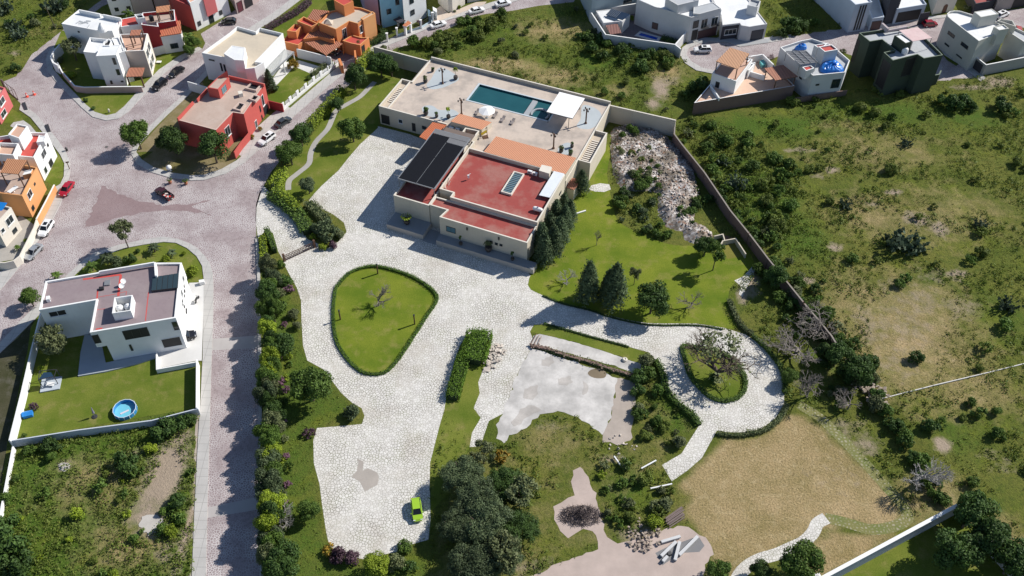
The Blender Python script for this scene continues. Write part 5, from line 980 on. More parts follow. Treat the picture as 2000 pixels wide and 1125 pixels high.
H.block([(592, 76), (607, 58), (622, 50), (656, 62), (652, 78), (625, 72)], 4.3, W_ORANGE, M_BT, par=0.1)
P = H.slab([(591, 80, 3.5), (637, 107.5, 2.9), (669.3, 85, 3.1), (622, 64, 4.0)], M_BT, .18, 'carport_roof', WOODL)
for k_ in (0, 1, 2): q = P[k_] if P[k_].z < 3.6 else P[3]; m_ = MB(); m_.bar((q.x*.99+P[(k_+2) % 4].x*.01, q.y*.995+P[(k_+2) % 4].y*.005, 0), (q.x, q.y, q.z-.2), .25); m_.build('post', W_ORANGE, H.root)
po = H.block([(669, 79), (688, 68), (706, 73), (720.7, 72.7), (703, 88), (684, 84)], 3.6, W_ORANGE, R_REDB, par=0.35, cap=W_PEACH)
H.win(po[4], po[3], (706, 91), (713, 101), 'd', name='door', mat=DARK)
m_ = MB(); g = G(642, 45, 6.1); m_.prism([(g.x-1, g.y-1), (g.x+1, g.y-1), (g.x+1, g.y+1), (g.x-1, g.y+1)], 6.1, 6.3); k = len(m_.v)
for a, b in (((-1, -1), (1, -1)), ((1, -1), (1, 1)), ((1, 1), (-1, 1)), ((-1, 1), (-1, -1))): m_.face([(g.x+a[0], g.y+a[1], 6.3), (g.x+b[0], g.y+b[1], 6.3), (g.x, g.y, 7.2)])
m_.build('skylight_cap', R_SAND, H.root)
wall_line([(662, 114), (668, 128)], 2.4, 'orange gate pier at the end of the slatted garden wall', W_ORANGE, t=.6)
wall_line([(693, 98), (694, 112)], 2.6, 'orange-red gate pier beside the orange house carport', W_ORANGE, t=.4)
sheet('paved_yard', [(640, 110), (669, 88), (720, 80), (745, 70), (760, 80), (720, 98), (668, 136), (660, 128)], 2.4*L1, M_COBR)
sheet('garden_lawn', [(535, 50), (570, 25), (600, 5), (660, -20), (560, 90), (545, 85)], 2.2*L1, M_LAWN2)
# ------------------------------------------------------------------ blue, lilac and white houses along the top
H = House('blue_white_house', 'tall house with sky blue and white halves behind a pillared street fence', (790, 30))
b1_ = H.block([(747, 55), (790, 44), (783, -12), (735, 0)], 9.0, W_BLUE, R_GREY, zref=0); w1_ = H.block([(791, 54), (834, 33), (825, -18), (784, -2)], 9.4, W_WHITE, R_WHITE, zref=0)
H.win_sz(w1_[0], w1_[1], 2.2, 3.5, 2.6, 4.0, 'd'); H.win_sz(w1_[0], w1_[1], 2.2, 3.5, 5.9, 7.3, 'd'); H.win_sz(b1_[0], b1_[1], 1.6, 2.8, 3.6, 5.0, 'd'); H.win_sz(b1_[0], b1_[1], 4.2, 5.2, 5.6, 7.5, 'd')
H.slab([(768, 38, 2.6), (780, 45, 2.6), (792, 40, 2.8), (780, 32, 2.8)], W_DARK, .2, 'porch_roof'); m_ = MB(); g = G(778, 51); m_.bar((g.x, g.y, 0), (g.x, g.y, 2.5), .4); m_.build('post', W_WHITE, H.root)
H = House('lilac_house', 'lilac house wall between the orange house and the blue house', (725, 15)); q = H.block([(716, 38), (743, 50), (731, -4), (700, -12)], 7.5, W_LILAC, R_TERR, zref=0); H.win_sz(q[1], q[2], 3, 4.6, 3.5, 5, 'd')
fp = [(757, 82), (776, 71.5), (793, 65), (803, 61.5), (822.7, 56), (845.5, 41.5)]
P = [Vector(G(x, y, 0)[:2]) for x, y in fp]; g = P[2]; fr = empty('street_fence', (g.x, g.y, 0), 'low wall fence with white pillars and dark bars before the blue and white house', 'fence')
m_ = MB(); mbars = MB()
for i in range(len(P)-1):
    d = P[i+1]-P[i]; L = d.length; d.normalize(); a = math.atan2(d.y, d.x); c = (P[i]+P[i+1])/2
    if i not in (0,): m_.box((c.x, c.y, .3), (L, .2, .6), a)
    for j in range(int(L/.35)): q = P[i]+d*(j+.5)*.35; mbars.box((q.x, q.y, 1.15), (.04, .04, 1.3), a)
    mbars.box((c.x, c.y, 1.8), (L, .05, .05), a)
m_.build('low_wall', mat_wall('pale_blue_wall', (0.5, 0.62, 0.68), .15), fr); mbars.build('bars', FRAME_D, fr)
for q in P: m_ = MB(); m_.box((q.x, q.y, 1.25), (.42, .42, 2.5)); m_.box((q.x, q.y, 2.56), (.6, .6, .12)); m_.build('pillar', W_WHITE, fr)
H = House('tiled_gate_arch', 'little orange tiled gate roof in the pillared street fence', (797, 62), 'gate'); H.slab([(786, 50, 2.9), (794, 52, 2.7), (804, 45, 2.8), (797, 40, 3.2)], mat_tile('orange_tile2', (0.62, 0.22, 0.10), .3, .3), .18, 'tiled_roof', W_WHITE); H.boxpx([(788, 51), (792, 53), (794, 51), (790, 49)], 0, 2.6, W_WHITE, 'pier'); H.boxpx([(799, 47), (802, 48), (804, 46), (801, 45)], 0, 2.6, W_WHITE, 'pier')
H = House('curved_white_house', 'white house with a rounded pale wall facing the curving road at the top edge', (880, 5))
H.block([(856, 6), (866, 17), (876, 24), (884, 24), (896, 16), (908, 9), (912, -20), (850, -22)], 5.0, W_PALE, R_WHITE, zref=0)
sheet('forecourt', [(838, 30), (860, 12), (876, 27), (912, 12), (930, 5), (950, 4), (945, 10), (905, 24), (862, 40), (846, 44)], 0, mat_conc('sandy_forecourt', (0.55, 0.46, 0.38), .15), h=.15)
H = House('carport_block', 'low terracotta and white block at the top edge behind the parked white cars', (940, -2)); H.block([(913, 6), (975, -6), (965, -30), (905, -22)], 3.2, W_PALE, R_TERR, zref=0)
free_box([(845, 13), (853, 17), (853, 24), (846, 20)], 0, 2.4, WPLAST, 'entrance_gate', 'white framed gate panel beside the curved white house', 'gate'); free_box([(835, 18), (840, 20), (842, 32), (836, 31)], 0, 2.2, mat_plain('blue_grey_gate', (0.10, 0.16, 0.20), .5), 'entrance_gate', 'blue-grey sheet gate next to the white house corner', 'gate')

# ------------------------------------------------------------------ right: grey house with yard pool
H = House('grey_pool_house', 'large pale grey house with balconies beside a walled yard with a blue pool', (1330, 40))
gh = H.block([(1244, -2), (1278, 13), (1350.7, 34), (1409.3, 18.7), (1393, 3), (1380, -25), (1290, -40)], 7.3, W_GREYW, R_WHITE, par=0.35)
H.block([(1300, -4), (1324, 10), (1365, 0), (1345, -18)], 9.6, W_GREYW, R_GREY, par=.5, z0=7) 
H.block([(1354, 26), (1367, 27), (1408, 16), (1393, 4), (1355, 13)], 7.9, W_GREYW, R_GREY, par=0.1, z0=6.5)
F0, F1 = gh[2], gh[3]
H.win(F0, F1, (1364, 61), (1396.5, 73), 'n', name='garage_door', mat=mat_plain('wine_brown', (0.07, 0.035, 0.035), .6)); H.win(F0, F1, (1370.7, 38.5), (1380, 52.5), 'w'); H.win(F0, F1, (1390.7, 35), (1400, 48.5), 'w'); H.win(F0, F1, (1355, 42), (1363, 53), 'd'); H.win(F0, F1, (1352.5, 60), (1360, 76), 'd', name='door', mat=DARK)
for px in ((1375.5, 53), (1395.5, 49)):
    s_, z_ = hit(px, F0, F1); u = (F1-F0).normalized(); n = Vector((u.y, -u.x)); n = n if n.y < 0 else -n; m_ = MB(); c = F0+u*s_+n*.4
    m_.box((c.x, c.y, z_), (2.0, .8, .1), math.atan2(u.y, u.x)); c2 = F0+u*s_+n*.78
    for j in range(9): q = c2+u*(j-4)*.24; m_.box((q.x, q.y, z_+.45), (.04, .04, .9))
    m_.box((c2.x, c2.y, z_+.92), (2.0, .05, .05), math.atan2(u.y, u.x)); m_.build('balcony', FRAME_D, H.root)
H.win(gh[1], gh[2], (1271, 42), (1284, 58), 'd', name='door', mat=mat_plain('brown_room', (0.12, 0.07, 0.06), .7)); H.win(gh[1], gh[2], (1252, 36), (1264.5, 47), 'd') if False else H.win_sz(gh[0], gh[2], 2.0, 3.9, 1.3, 3.0, 'd')
sheet('yard_paving', [(1155, 36), (1244, 20), (1330, 70), (1318, 95), (1183, 78)], 2*L1, mat_conc('dark_yard_paving', (0.19, 0.16, 0.17), .2, 1.0))
wall_line([(1243, 7), (1152.7, 21.3), (1183, 67.5), (1318.5, 87), (1330, 96)], 2.9, 'grey yard wall round the small blue pool at the cul-de-sac', W_GREYW, cap=W_WHITE)
wall_line([(1319, 87), (1343, 59)], 2.9, 'pale grey side wall between the pool yard and the cul-de-sac', W_GREYW, cap=W_WHITE)
H = House('solar_annex', 'small white annex with tilted solar collectors and a brown tiled porch in the pool yard', (1200, 50), 'annex')
H.block([(1164, 21), (1194.7, 17.5), (1231, 28.7), (1216, 43), (1206, 42), (1178.7, 45)], 3.5, W_GREYW, R_WHITE, par=0.1)
H.slab([(1183, 29, 3.9), (1216, 39, 3.9), (1230, 27.5, 5.0), (1194, 17, 5.0)], mat_plain('solar_blue', (0.05, 0.08, 0.13), .25), .1, 'solar_collector'); 
m_ = MB()
for i in range(8): a = G(1184+i*2.6, 29.3+i*.75, 3.95).lerp(G(1195+i*2.6, 17.5+i*.78, 5.05), 0); b = G(1195+i*2.6, 17.5+i*.78, 5.05); m_.bar(a+Vector((0, 0, .03)), b+Vector((0, 0, .03)), .12, .05)
m_.build('collector_tubes', mat_plain('tube_grey', (.35, .38, .42), .3), H.root)
H.slab([(1182, 33, 3.65), (1203, 40, 3.65), (1208, 36, 3.9), (1187, 30, 3.9)], mat_plain('solar_blue', (0.05, 0.08, 0.13), .25), .06, 'solar_collector')
H.slab([(1192, 67, 2.5), (1214, 64, 2.5), (1206, 46, 3.0), (1183, 49.5, 3.0)], mat_tile('plum_tile', (0.27, 0.13, 0.11), .1, .4), .15, 'tiled_porch_roof')
P = ccw([Vector(G(x, y)[:2]) for x, y in ((1250, 61), (1292, 73), (1285, 82.5), (1239, 70))]); I = inset(P, .7)
H = House('yard_pool', 'small bright blue pool in the dark paved yard of the grey house', (1266, 70), 'pool'); m_ = MB()
for i in range(4): a, b, c, d = P[i], P[(i+1) % 4], I[(i+1) % 4], I[i]; m_.face([(a.x, a.y, .1), (b.x, b.y, .1), (c.x, c.y, .1), (d.x, d.y, .1)]); m_.face([(a.x, a.y, 0), (b.x, b.y, 0), (b.x, b.y, .1), (a.x, a.y, .1)])
m_.build('coping', mat_plain('pale_coping', (.5, .52, .54), .6), H.root); m_ = MB(); m_.face([(p.x, p.y, .06) for p in I]); m_.build('water', mat_glass('vivid_pool_water', (0.01, 0.07, 0.45), .06), H.root)
H = House('teal_hall', 'tall blue-grey hall wall without windows at the top edge beside the wild field', (1190, 5)); q = H.block([(1153, 44), (1243, 22), (1236, -24), (1128, -12)], 7.0, W_TEAL, R_GREY, zref=0); H.win_sz(q[0], q[1], 9.5, 12, 3.2, 4.2, 'd')
# white roof house
H = House('white_roof_house', 'single storey house with dazzling white roof and dark panelled front on the cul-de-sac', (1450, 60))
wr = H.block([(1411, 49), (1444.7, 45), (1448, 49.5), (1464, 52.3), (1498.7, 46.7), (1440, -30), (1385, -14), (1394, 2), (1409, 30)], 4.4, W_GREYW, R_WHITE, par=0.2)
F0, F1 = wr[0], wr[1]; H.win_sz(F0, F1, .1, (F1-F0).length-.1, .2, 3.9, 'd', 'dark_panel', W_DARK); H.win_sz(F0, F1, 1.0, 4.2, 1.4, 2.9, 'w')
H.win(wr[3], wr[4], (1468.7, 60.5), (1488, 75), 'd', name='garage_door', mat=mat_plain('slate_door', (0.035, 0.04, 0.055), .5)); H.win_sz(wr[1], wr[3], .6, 1.8, .05, 2.6, 'd', 'door', DARK)
H.block([(1460, 10), (1480, 14), (1486, 2), (1466, -4)], 7.0, W_GREYW, R_GREY, par=.5, z0=4.2)
sheet('forecourt', [(1353, 80), (1362, 75), (1375, 74), (1400, 75), (1408, 70), (1450, 80), (1500, 76), (1510, 70), (1500, 84), (1450, 90), (1425, 84), (1385, 82), (1366, 85)], 0, mat_conc('grey_forecourt', (.36, .37, .38), .1), h=.16)

# ------------------------------------------------------------------ peach terrace house
H = House('peach_terrace_house', 'white house with peach coloured deck, two tiled shelters and a prow shaped walled plot', (1450, 170))
M_PT = mat_tile('peach_tile', (0.60, 0.33, 0.19), .35, .34); M_PT2 = mat_tile('rust_tile', (0.45, 0.20, 0.13), .35, .34)
hb = H.block([(1355.5, 201), (1387, 164), (1416, 128), (1470, 108), (1490, 106), (1513, 128), (1552, 167.5)], 3.5, W_BRICK, R_PEACH, par=0.5, cap=W_WHITE)
m_ = MB(); 
tw_ = H.block([(1391, 142.7), (1438, 158.7), (1470, 116), (1424, 103)], 6.6, W_WHITE, R_TERR, par=.3, z0=3.0)
H.win(tw_[0], tw_[1], (1398.7, 159), (1403.5, 172), 'd', name='door', mat=DARK)
P = H.slab([(1398.7, 119.5, 9.2), (1440.7, 135, 9.2), (1464, 104.7, 9.4), (1426, 92.7, 9.4)], M_PT, .16, 'tiled_shelter', WOOD); H.posts(P, 6.3, .2, WOOD, .3)
P = H.slab([(1514.7, 157, 5.8), (1558.7, 149.5, 5.8), (1530, 126.7, 6.1), (1492.7, 133.3, 6.1)], M_PT2, .16, 'tiled_shelter', WOOD); H.posts(P, 3.0, .2, WOOD, .6)
def inwall(a, b, zt, z0=3.0, t=.3, mat=W_WHITE):
    A_, B_ = G(*a, zt), G(*b, zt); d = (B_-A_).normalized(); n_ = Vector((-d.y, d.x, 0))*t/2; m_ = MB(); m_.prism(ccw([(A_-n_).xy, (B_-n_).xy, (B_+n_).xy, (A_+n_).xy]), z0, zt); m_.build('inner_wall', mat, H.root)
inwall((1464, 139), (1494, 148), 4.3); inwall((1466, 110), (1489, 106), 4.8); inwall((1490, 106), (1511, 126), 4.8); inwall((1459, 126), (1475, 122), 5.6); inwall((1462, 137), (1475, 122), 5.4); inwall((1388, 166), (1405, 191), 3.9)
m_ = MB()
for i in range(9): a = G(1440+i*2.6, 152-i*4.2, 4.2+i*.28); m_.box((a.x+.2, a.y, a.z), (1.5, .34, .2), .9)
st = m_.build('stair', W_WHITE, H.root)
H.boxpx([(1484, 119), (1490, 116), (1496, 124), (1489, 127)], 3.0, 3.9, mat_plain('turquoise', (.12, .42, .42), .5), 'wash_tub')
m_ = MB(); g = G(1517, 168, 3.2); m_.box((g.x, g.y, 3.7), (1.6, .9, .08), .3); m_.box((g.x, g.y, 3.35), (.3, .3, .7)); m_.build('table', R_PEACH, H.root)
# ------------------------------------------------------------------ grey-white house with tarps
H = House('tarp_house', 'grey-white house with blue tarpaulins and a wire pergola on its roof terrace', (1600, 160))
th = H.block([(1524, 92), (1562, 128), (1588, 147.3), (1650.7, 141), (1660, 118), (1625, 88), (1586, 75), (1565, 79)], 7.0, W_GREYW, R_GREY, par=0.7, cap=W_WHITE)
H.block([(1566.7, 131), (1583, 127), (1590.7, 133), (1574.7, 138.5)], 8.4, W_GREYW, R_REDB, par=.25, z0=6, cap=W_WHITE)
H.block([(1611, 101), (1637, 96.7), (1624.7, 86.7), (1598.7, 91)], 10, W_GREYW, R_REDB, par=.3, z0=6, cap=W_WHITE); H.block([(1597, 92.5), (1610, 90), (1617, 83.5), (1590, 88)], 9.5, W_GREYW, R_REDB, par=.3, z0=6, cap=W_WHITE)
P = [G(x, y, 9.0) for x, y in ((1534.7, 100), (1562, 125.5), (1596.7, 121), (1574, 99))]; m_ = MB()
for i in range(9): m_.bar(P[0].lerp(P[1], i/8), P[3].lerp(P[2], i/8), .09)
for i in range(4): m_.bar(P[0].lerp(P[3], i/3), P[1].lerp(P[2], i/3), .12)
m_.build('pergola_grid', STEEL, H.root); m_ = MB(); m_.prism(ccw([p.xy for p in P]), 8.86, 8.88); m_.build('pergola_sheet', mat_plain('smoky_sheet', (.19, .19, .20), .4), H.root); H.posts(P, 6.3, .12, STEEL, .2)
H.win(th[2], th[3], (1574, 164), (1580, 166.5), 'd') if False else H.win_sz(th[1], th[2], .8, 1.6, 4.0, 4.4, 'd'); H.win_sz(th[2], th[3], 1.4, 2.2, 4.0, 4.4, 'd'); H.win_sz(th[2], th[3], 5.4, 7.4, 2.8, 5.2, 'd')
def tarp(name, pts, zc, hgt, label):
    rg = random.Random(len(pts)*7); P = cr([tuple(G(x, y, zc)[:2]) for x, y in pts], 3); c = sum(P, Vector((0, 0)))/len(P); m_ = MB(); R = 6; rings = []
    for k in range(R+1):
        f = k/R; rings.append([(c.x+(p.x-c.x)*(1-f), c.y+(p.y-c.y)*(1-f), zc+hgt*math.sin(f*1.5)*(1+rg.uniform(-.35, .35))) for p in P])
    rings[0] = [(p.x, p.y, zc-.5) for p in P]
    for k in range(R):
        for i in range(len(P)): j = (i+1) % len(P); m_.face([rings[k][i], rings[k][j], rings[k+1][j], rings[k+1][i]])
    return tag(m_.build(name, mat_plain('blue_tarp', (0.02, 0.17, 0.55), .3, 0, .5)), label, 'tarpaulin')
tarp('tarpaulin', [(1602, 130), (1606, 122), (1620, 118), (1634, 117), (1640, 122), (1650, 134), (1645, 140), (1630, 141), (1615, 140), (1604, 137)], 6.9, .9, 'big crumpled blue tarpaulin in the front corner of the roof terrace')
tarp('tarpaulin', [(1552, 92), (1560, 89), (1574, 86), (1576, 93), (1560, 95)], 6.9, .8, 'smaller blue tarpaulin at the back of the roof terrace')
wall_line([(1548, 192), (1655, 176)], 1.7, 'low brown brick wall in front of the grey-white tarpaulin house', W_BRICK)
# ------------------------------------------------------------------ dark green cube
H = House('dark_green_house', 'very dark green cube house with grey roof deck and pink canopy', (1750, 120))
dg = H.block([(1678, 64), (1699, 81), (1723, 77), (1747, 97), (1726, 102), (1744, 118), (1792, 106), (1804.7, 114), (1842, 107.3), (1800, 66), (1770, 51)], 10.3, W_GREEN, R_GREY, par=0.8, cap=mat_wall('pale_green_cap', (.16, .2, .15), .1))
H.block([(1747, 69), (1769, 85), (1782, 81), (1762, 66.7)], 12.4, W_GREEN, R_WHITE, par=.06, z0=9.5)
P = H.slab([(1783, 80.7, 12.6), (1820.7, 74, 12.6), (1793, 53.3, 12.8), (1756, 59, 12.8)], mat_roof('pink_canopy', (.60, .43, .42), (.66, .52, .5), .6), .08, 'canopy'); H.posts(P, 9.6, .1, FRAME_D, .1)
m_ = MB(); g = G(1766, 104, 9.6); m_.lathe((g.x, g.y, 9.6), [(.7, 0), (.75, .6), (.7, 1.2), (.5, 1.5), (.25, 1.6)], 16); m_.build('water_tank', WPLAST, H.root)
m_ = MB(); a, b = G(1722, 49, 10.6), G(1734, 60, 10.6); m_.bar(a, b, .5, 1.2); a, b = G(1734, 60, 10.6), G(1771, 53, 10.6); m_.bar(a, b, .4, .5); m_.build('roof_beam', mat_wall('rose_grey', (.42, .36, .37), .1), H.root)
H.win(dg[6], dg[5], (1771, 116), (1790, 142), 'd', name='glazed_opening', mat=DARK); H.win_sz(dg[1], dg[0], 3, 7, 2.5, 8.6, 'd', 'dark_recess', DARK); H.win_sz(dg[4], dg[5], .6, 3.6, 2, 9.0, 'd', 'dark_recess', DARK)
yw = [(1744, 160), (1834.5, 145)]; wall_line([(1736, 152), (1746, 161), (1834.5, 145.3), (1838, 138)], 3.0, 'dark green yard wall at the foot of the dark green cube house', W_GREEN, cap=mat_wall('pale_green_cap', (.16, .2, .15), .1))
# ------------------------------------------------------------------ cream house on the right with rounded corner
H = House('rounded_corner_house', 'tall pale grey-cream house with one rounded corner, roof rooms and barred windows', (1900, 100))
W_GC = mat_wall('grey_cream_render', (0.53, 0.52, 0.47), .2)
rc = H.block([(1912, 80), (1860, 40), (1851, 32), (1850, 26), (1855, 22), (1864, 20.5), (1875, 21), (1945, 42), (1968, 57)], 8.5, W_GC, R_WHITE, par=0.5, cap=mat_wall('pale_cap', (.66, .66, .63), .1))
H.block([(1902.7, 23), (1916, 33.5), (1951, 27), (1937, 17)], 11, W_GC, R_WHITE, par=.08, z0=7.5)
H.block([(1941, 52), (1952, 59), (1970.7, 55.5), (1960, 47)], 10.2, W_GC, R_WHITE, par=.25, z0=6)
H.block([(1968.7, 61), (2001, 82), (2030, 76), (1984, 54)], 7.0, W_GC, R_GREY, par=.5, cap=mat_wall('pale_cap', (.66, .66, .63), .1)); H.block([(1948, 40), (1985, 52), (1978, 40), (1955, 36)], 8.9, W_GC, R_GREY, par=.7, z0=6)
W0, W1 = rc[0], rc[1]
for a, b in (((1853, 60), (1863, 75)), ((1878.7, 81), (1889, 97)), ((1846, 83), (1853, 92)), ((1868.5, 105), (1878, 115))): H.win(W0, W1, a, b, 'd')
for nm, ln in (('walled yard of the rounded corner house', [(1904, 109), (1926, 126.7), (1971, 118), (2040, 104)]),): w__ = wall_line(ln, 3.0, 'grey yard wall with a dark garage gate below the rounded corner house', W_GREYB, cap=W_WHITE)
A_, B_ = G(1904, 109, 3), G(1926, 126.7, 3); d = (B_-A_).normalized(); n_ = Vector((d.y, -d.x, 0)); n_ = n_ if n_.dot(CO-A_) > 0 else -n_; m_ = MB(); a, b = A_.lerp(B_, .1)+n_*.16, A_.lerp(B_, .85)+n_*.16; m_.face([(a.x, a.y, .05), (b.x, b.y, .05), (b.x, b.y, 2.5), (a.x, a.y, 2.5)]); m_.build('gate_leaf', mat_plain('dark_gate', (.05, .045, .05), .5), w__)
# ------------------------------------------------------------------ top right row
H = House('striped_modern_house', 'blue-grey modern house with three dark vertical stripes and black pillar wall', (1680, 40))
W_BG = mat_wall('light_blue_grey', (.44, .50, .58), .1)
sm = H.block([(1671, 9), (1704, 3.7), (1640, -60), (1592, -62)], 8.2, W_BG, R_WHITE, par=.3)
for i in range(3): H.win_sz(sm[0], sm[1], 1.6+i*.75, 1.95+i*.75, .5, 7.6, 'd', 'stripe', DARK)
sb2 = H.block([(1704, 36), (1727, 33), (1716, -4), (1690, -4)], 3.6, W_BG, R_GREY, par=.1)
H.win_sz(sb2[0], sb2[1], .3, 3.0, .1, 2.6, 'd', 'door', mat_plain('wine_brown', (0.07, 0.035, 0.035), .6))
H.block([(1724, 49), (1745, 45.5), (1735, 8), (1712, 12)], 10.0, W_DARK, W_DARK, par=.05, zref=0)
gb = H.block([(1752.5, 17.5), (1810, 8), (1788, -22), (1733, -12)], 4.6, W_BG, R_WHITE, par=.4); H.win(gb[0], gb[1], (1755, 25), (1793, 36.5), 'd', name='garage_door', mat=DARK)
wall_line([(1799, 26), (1817, 23)], 3.4, 'black street gate beside the striped modern house', W_DARK, name='street_gate', cat='gate')
H = House('arched_door_house', 'cream house front with a round arched doorway at the top right edge', (1840, 10)); q = H.block([(1820, 29), (1861, 22), (1850, -18), (1810, -12)], 6.0, W_PALE, R_TERR, zref=0); H.win_sz(q[0], q[1], 2.9, 4.1, .1, 2.0, 'd', 'door', mat_plain('brown_door', (.13, .06, .04), .6)); m_ = MB(); d = (q[1]-q[0]).normalized(); c = q[0]+d*3.5+Vector((d.y, -d.x))*.05; m_.cone((c.x, c.y, 2.0), (c.x+d.y*.03, c.y-d.x*.03, 2.0), .62, .62, 20); m_.build('arch', mat_plain('brown_door', (.13, .06, .04), .6), H.root)
H = House('plum_carport_house', 'house with plum red deck and dark carport gate near the top right corner', (1905, 15)); q = H.block([(1868, 20), (1938, 26), (1938, 2), (1930, -16), (1870, -10)], 3.0, W_PALE, R_RED, par=.4, zref=0) if False else H.block([(1898, 27), (1937, 20), (1925, -16), (1880, -8)], 3.0, W_DARK, R_RED, par=.5, zref=0)
H = House('taupe_house', 'taupe house with a wide dark garage at the right top corner', (1970, 10)); q = H.block([(1940, 23), (2040, 5), (2020, -30), (1928, -12)], 5.0, W_TAUPE, R_TERR, zref=0); H.win_sz(q[0], q[1], 5.5, 12, .1, 3.4, 'd', 'garage_door', DARK)

# ------------------------------------------------------------------ left edge houses
H = House('pink_house', 'pink-red house with white framed windows at the left edge by the gate', (10, 220)); q = H.block([(-34, 246), (3, 243), (26, 207), (-12, 196)], 5.2, W_PINK, R_PEACH, zref=0); H.win_sz(q[1], q[2], 1.2, 3.6, .6, 2.0, 'w'); H.win_sz(q[1], q[2], 2.4, 5.0, 3.0, 4.5, 'w')
H = House('white_red_deck_house', 'white house with bright red roof deck beside the left street', (50, 310))
lw_ = H.block([(66, 307.5), (92, 259), (54, 257.5), (-10, 268), (-30, 296), (20, 303)], 6.6, W_WHITE, R_REDB, par=.8)
H.block([(15.6, 262.5), (37, 270), (54, 246), (33, 241.5)], 9.0, W_WHITE, R_TERR, par=.3, z0=5.5); H.block([(-12, 300), (26, 303), (36, 280), (-2, 278)], 8.0, W_WHITE, R_TERR, par=.8, z0=5)
H.block([(71, 278), (86, 276), (90, 266), (76, 264)], 7.2, W_WHITE, R_WHITE, par=.1, z0=5.9)
H.win_sz(lw_[0], lw_[1], 2.8, 5.0, 3.6, 5.2, 'w'); H.win_sz(lw_[0], lw_[1], 1.4, 2.6, .6, 2.2, 'w'); H.win_sz(lw_[0], lw_[1], 6.4, 7.0, 4.2, 5.0, 'd'); H.win_sz(lw_[0], lw_[1], 4.2, 5.8, .2, 1.7, 'd', 'door', DARK)
H = House('orange_terrace_house', 'light orange house with tiled pergola and walled roof terrace by the left street', (50, 400))
ot = H.block([(43, 382), (64, 341), (72, 327), (0, 312), (-30, 350), (0, 377)], 6.1, W_PEACH, R_TAN, par=.9)
P = H.slab([(0, 337, 8.8), (36, 340, 8.8), (53.7, 312.7, 9.0), (14, 309.5, 9.0)], mat_tile('orange_brown_tile', (.52, .24, .12), .1, .4), .15, 'tiled_pergola', WOOD); H.posts(P, 5.2, .18, WOOD, .2)
H.boxpx([(44, 342), (60, 338), (64, 330), (48, 334)], 5.2, 6.4, W_PEACH, 'roof_box', W_WHITE); H.win_sz(ot[0], ot[1], 1.6, 3.6, 3.4, 5.0, 'w'); H.win_sz(ot[0], ot[1], 1.0, 2.0, .8, 1.8, 'd'); H.win_sz(ot[0], ot[1], 5.4, 6.0, 4.0, 4.5, 'd')
m_ = MB(); g = G(27, 374, 5.3); m_.box((g.x, g.y, 5.9), (.9, 2.2, .1), -.5); m_.box((g.x, g.y, 5.5), (.3, .3, .6)); m_.build('table', WPLAST, H.root)
H = House('cream_house', 'cream house with white framed windows and a small planted yard at the left edge', (40, 450)); q = H.block([(-10, 440), (22, 405), (-8, 396), (-50, 425)], 6.1, W_PALE, R_TAN, par=.5)
H.win_sz(q[0], q[1], 2.6, 4.6, 3.3, 5.0, 'w'); H.win_sz(q[0], q[1], .6, 1.5, 3.2, 4.2, 'w'); H.win_sz(q[0], q[1], 3.0, 4.2, .8, 1.8, 'd')
g = G(2, 402, 8.3); H.slab([(-14, 412, 8.2), (4, 411, 8.2), (14, 396, 8.5), (-4, 394, 8.5)], mat_plain('vivid_blue_sheet', (.01, .17, .5), .4), .05, 'blue_sheet'); 
wall_line([(106, 361), (88, 396), (71, 428)], 2.0, 'orange low street wall behind the parked white car', W_PEACH, cap=W_WHITE)
wall_line([(71, 428), (66, 444), (50, 476), (38, 500), (26, 509), (8, 513), (-14, 512)], 2.0, 'cream low street wall curving round the yard of the cream house', W_PALE)
sheet('garden_lawn', [(100, 330), (112, 296), (124, 318), (124, 342), (116, 360), (106, 362), (88, 354)], 2.4*L1, M_LAWN2); sheet('garden_lawn', [(22, 212), (40, 222), (46, 235), (20, 240), (8, 240)], 2*L1, M_LAWN2)
sheet('yard_paving', [(-20, 515), (38, 505), (68, 440), (40, 420), (-20, 470)], 1.5*L1, mat_conc('yard_cement', (.4, .37, .33), .2)); sheet('garden_path', [(36, 228), (60, 245), (104, 300), (110, 330), (98, 330), (80, 290), (50, 262), (20, 246)], 1.7*L1, M_WALK)
sheet('garden_lawn', [(0, 620), (55, 585), (60, 600), (30, 640), (-20, 690)], 1.5*L1, M_LAWN2) if False else None
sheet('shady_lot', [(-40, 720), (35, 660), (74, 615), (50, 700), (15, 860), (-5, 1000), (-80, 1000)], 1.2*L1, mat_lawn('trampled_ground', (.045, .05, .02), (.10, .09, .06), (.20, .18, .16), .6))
# ------------------------------------------------------------------ lower right walls
wall_line([(1873.5, 985), (1740, 1057), (1600, 1132)], 3.0, 'long white-topped garden wall at the bottom right corner', mat_wall('shade_blue_grey', (.40, .43, .50), .2), cap=W_WHITE, t=.5)  # blue shade of the face is put into the wall colour
wall_line([(1876, 985), (1900, 1012)], 2.6, 'short broken white wall end at the bottom right garden corner', W_GREYB, cap=W_WHITE); wall_line([(1922, 1044), (1955, 1078), (2000, 1128)], 2.6, 'white-topped wall running off the bottom right corner', W_GREYB, cap=W_WHITE)
wall_line([(1715, 780), (1825, 752), (1939, 725), (2040, 700)], .4, 'thin white boundary kerb crossing the wild field on the right', mat_wall('limewash', (.62, .60, .56), .3), t=.16, name='boundary_kerb', cat='kerb')
sheet('shaded_garden', [(1875, 1000), (1600, 1145), (2050, 1150), (1995, 1130), (1930, 1055)], 1.5*L1, M_LAWN2)
free_box([(1582, 1125), (1600, 1118), (1606, 1128), (1588, 1136)], 0, 3.2, W_WHITE, 'roof_tank_house', 'tip of a small white roof structure at the bottom edge', 'shed')
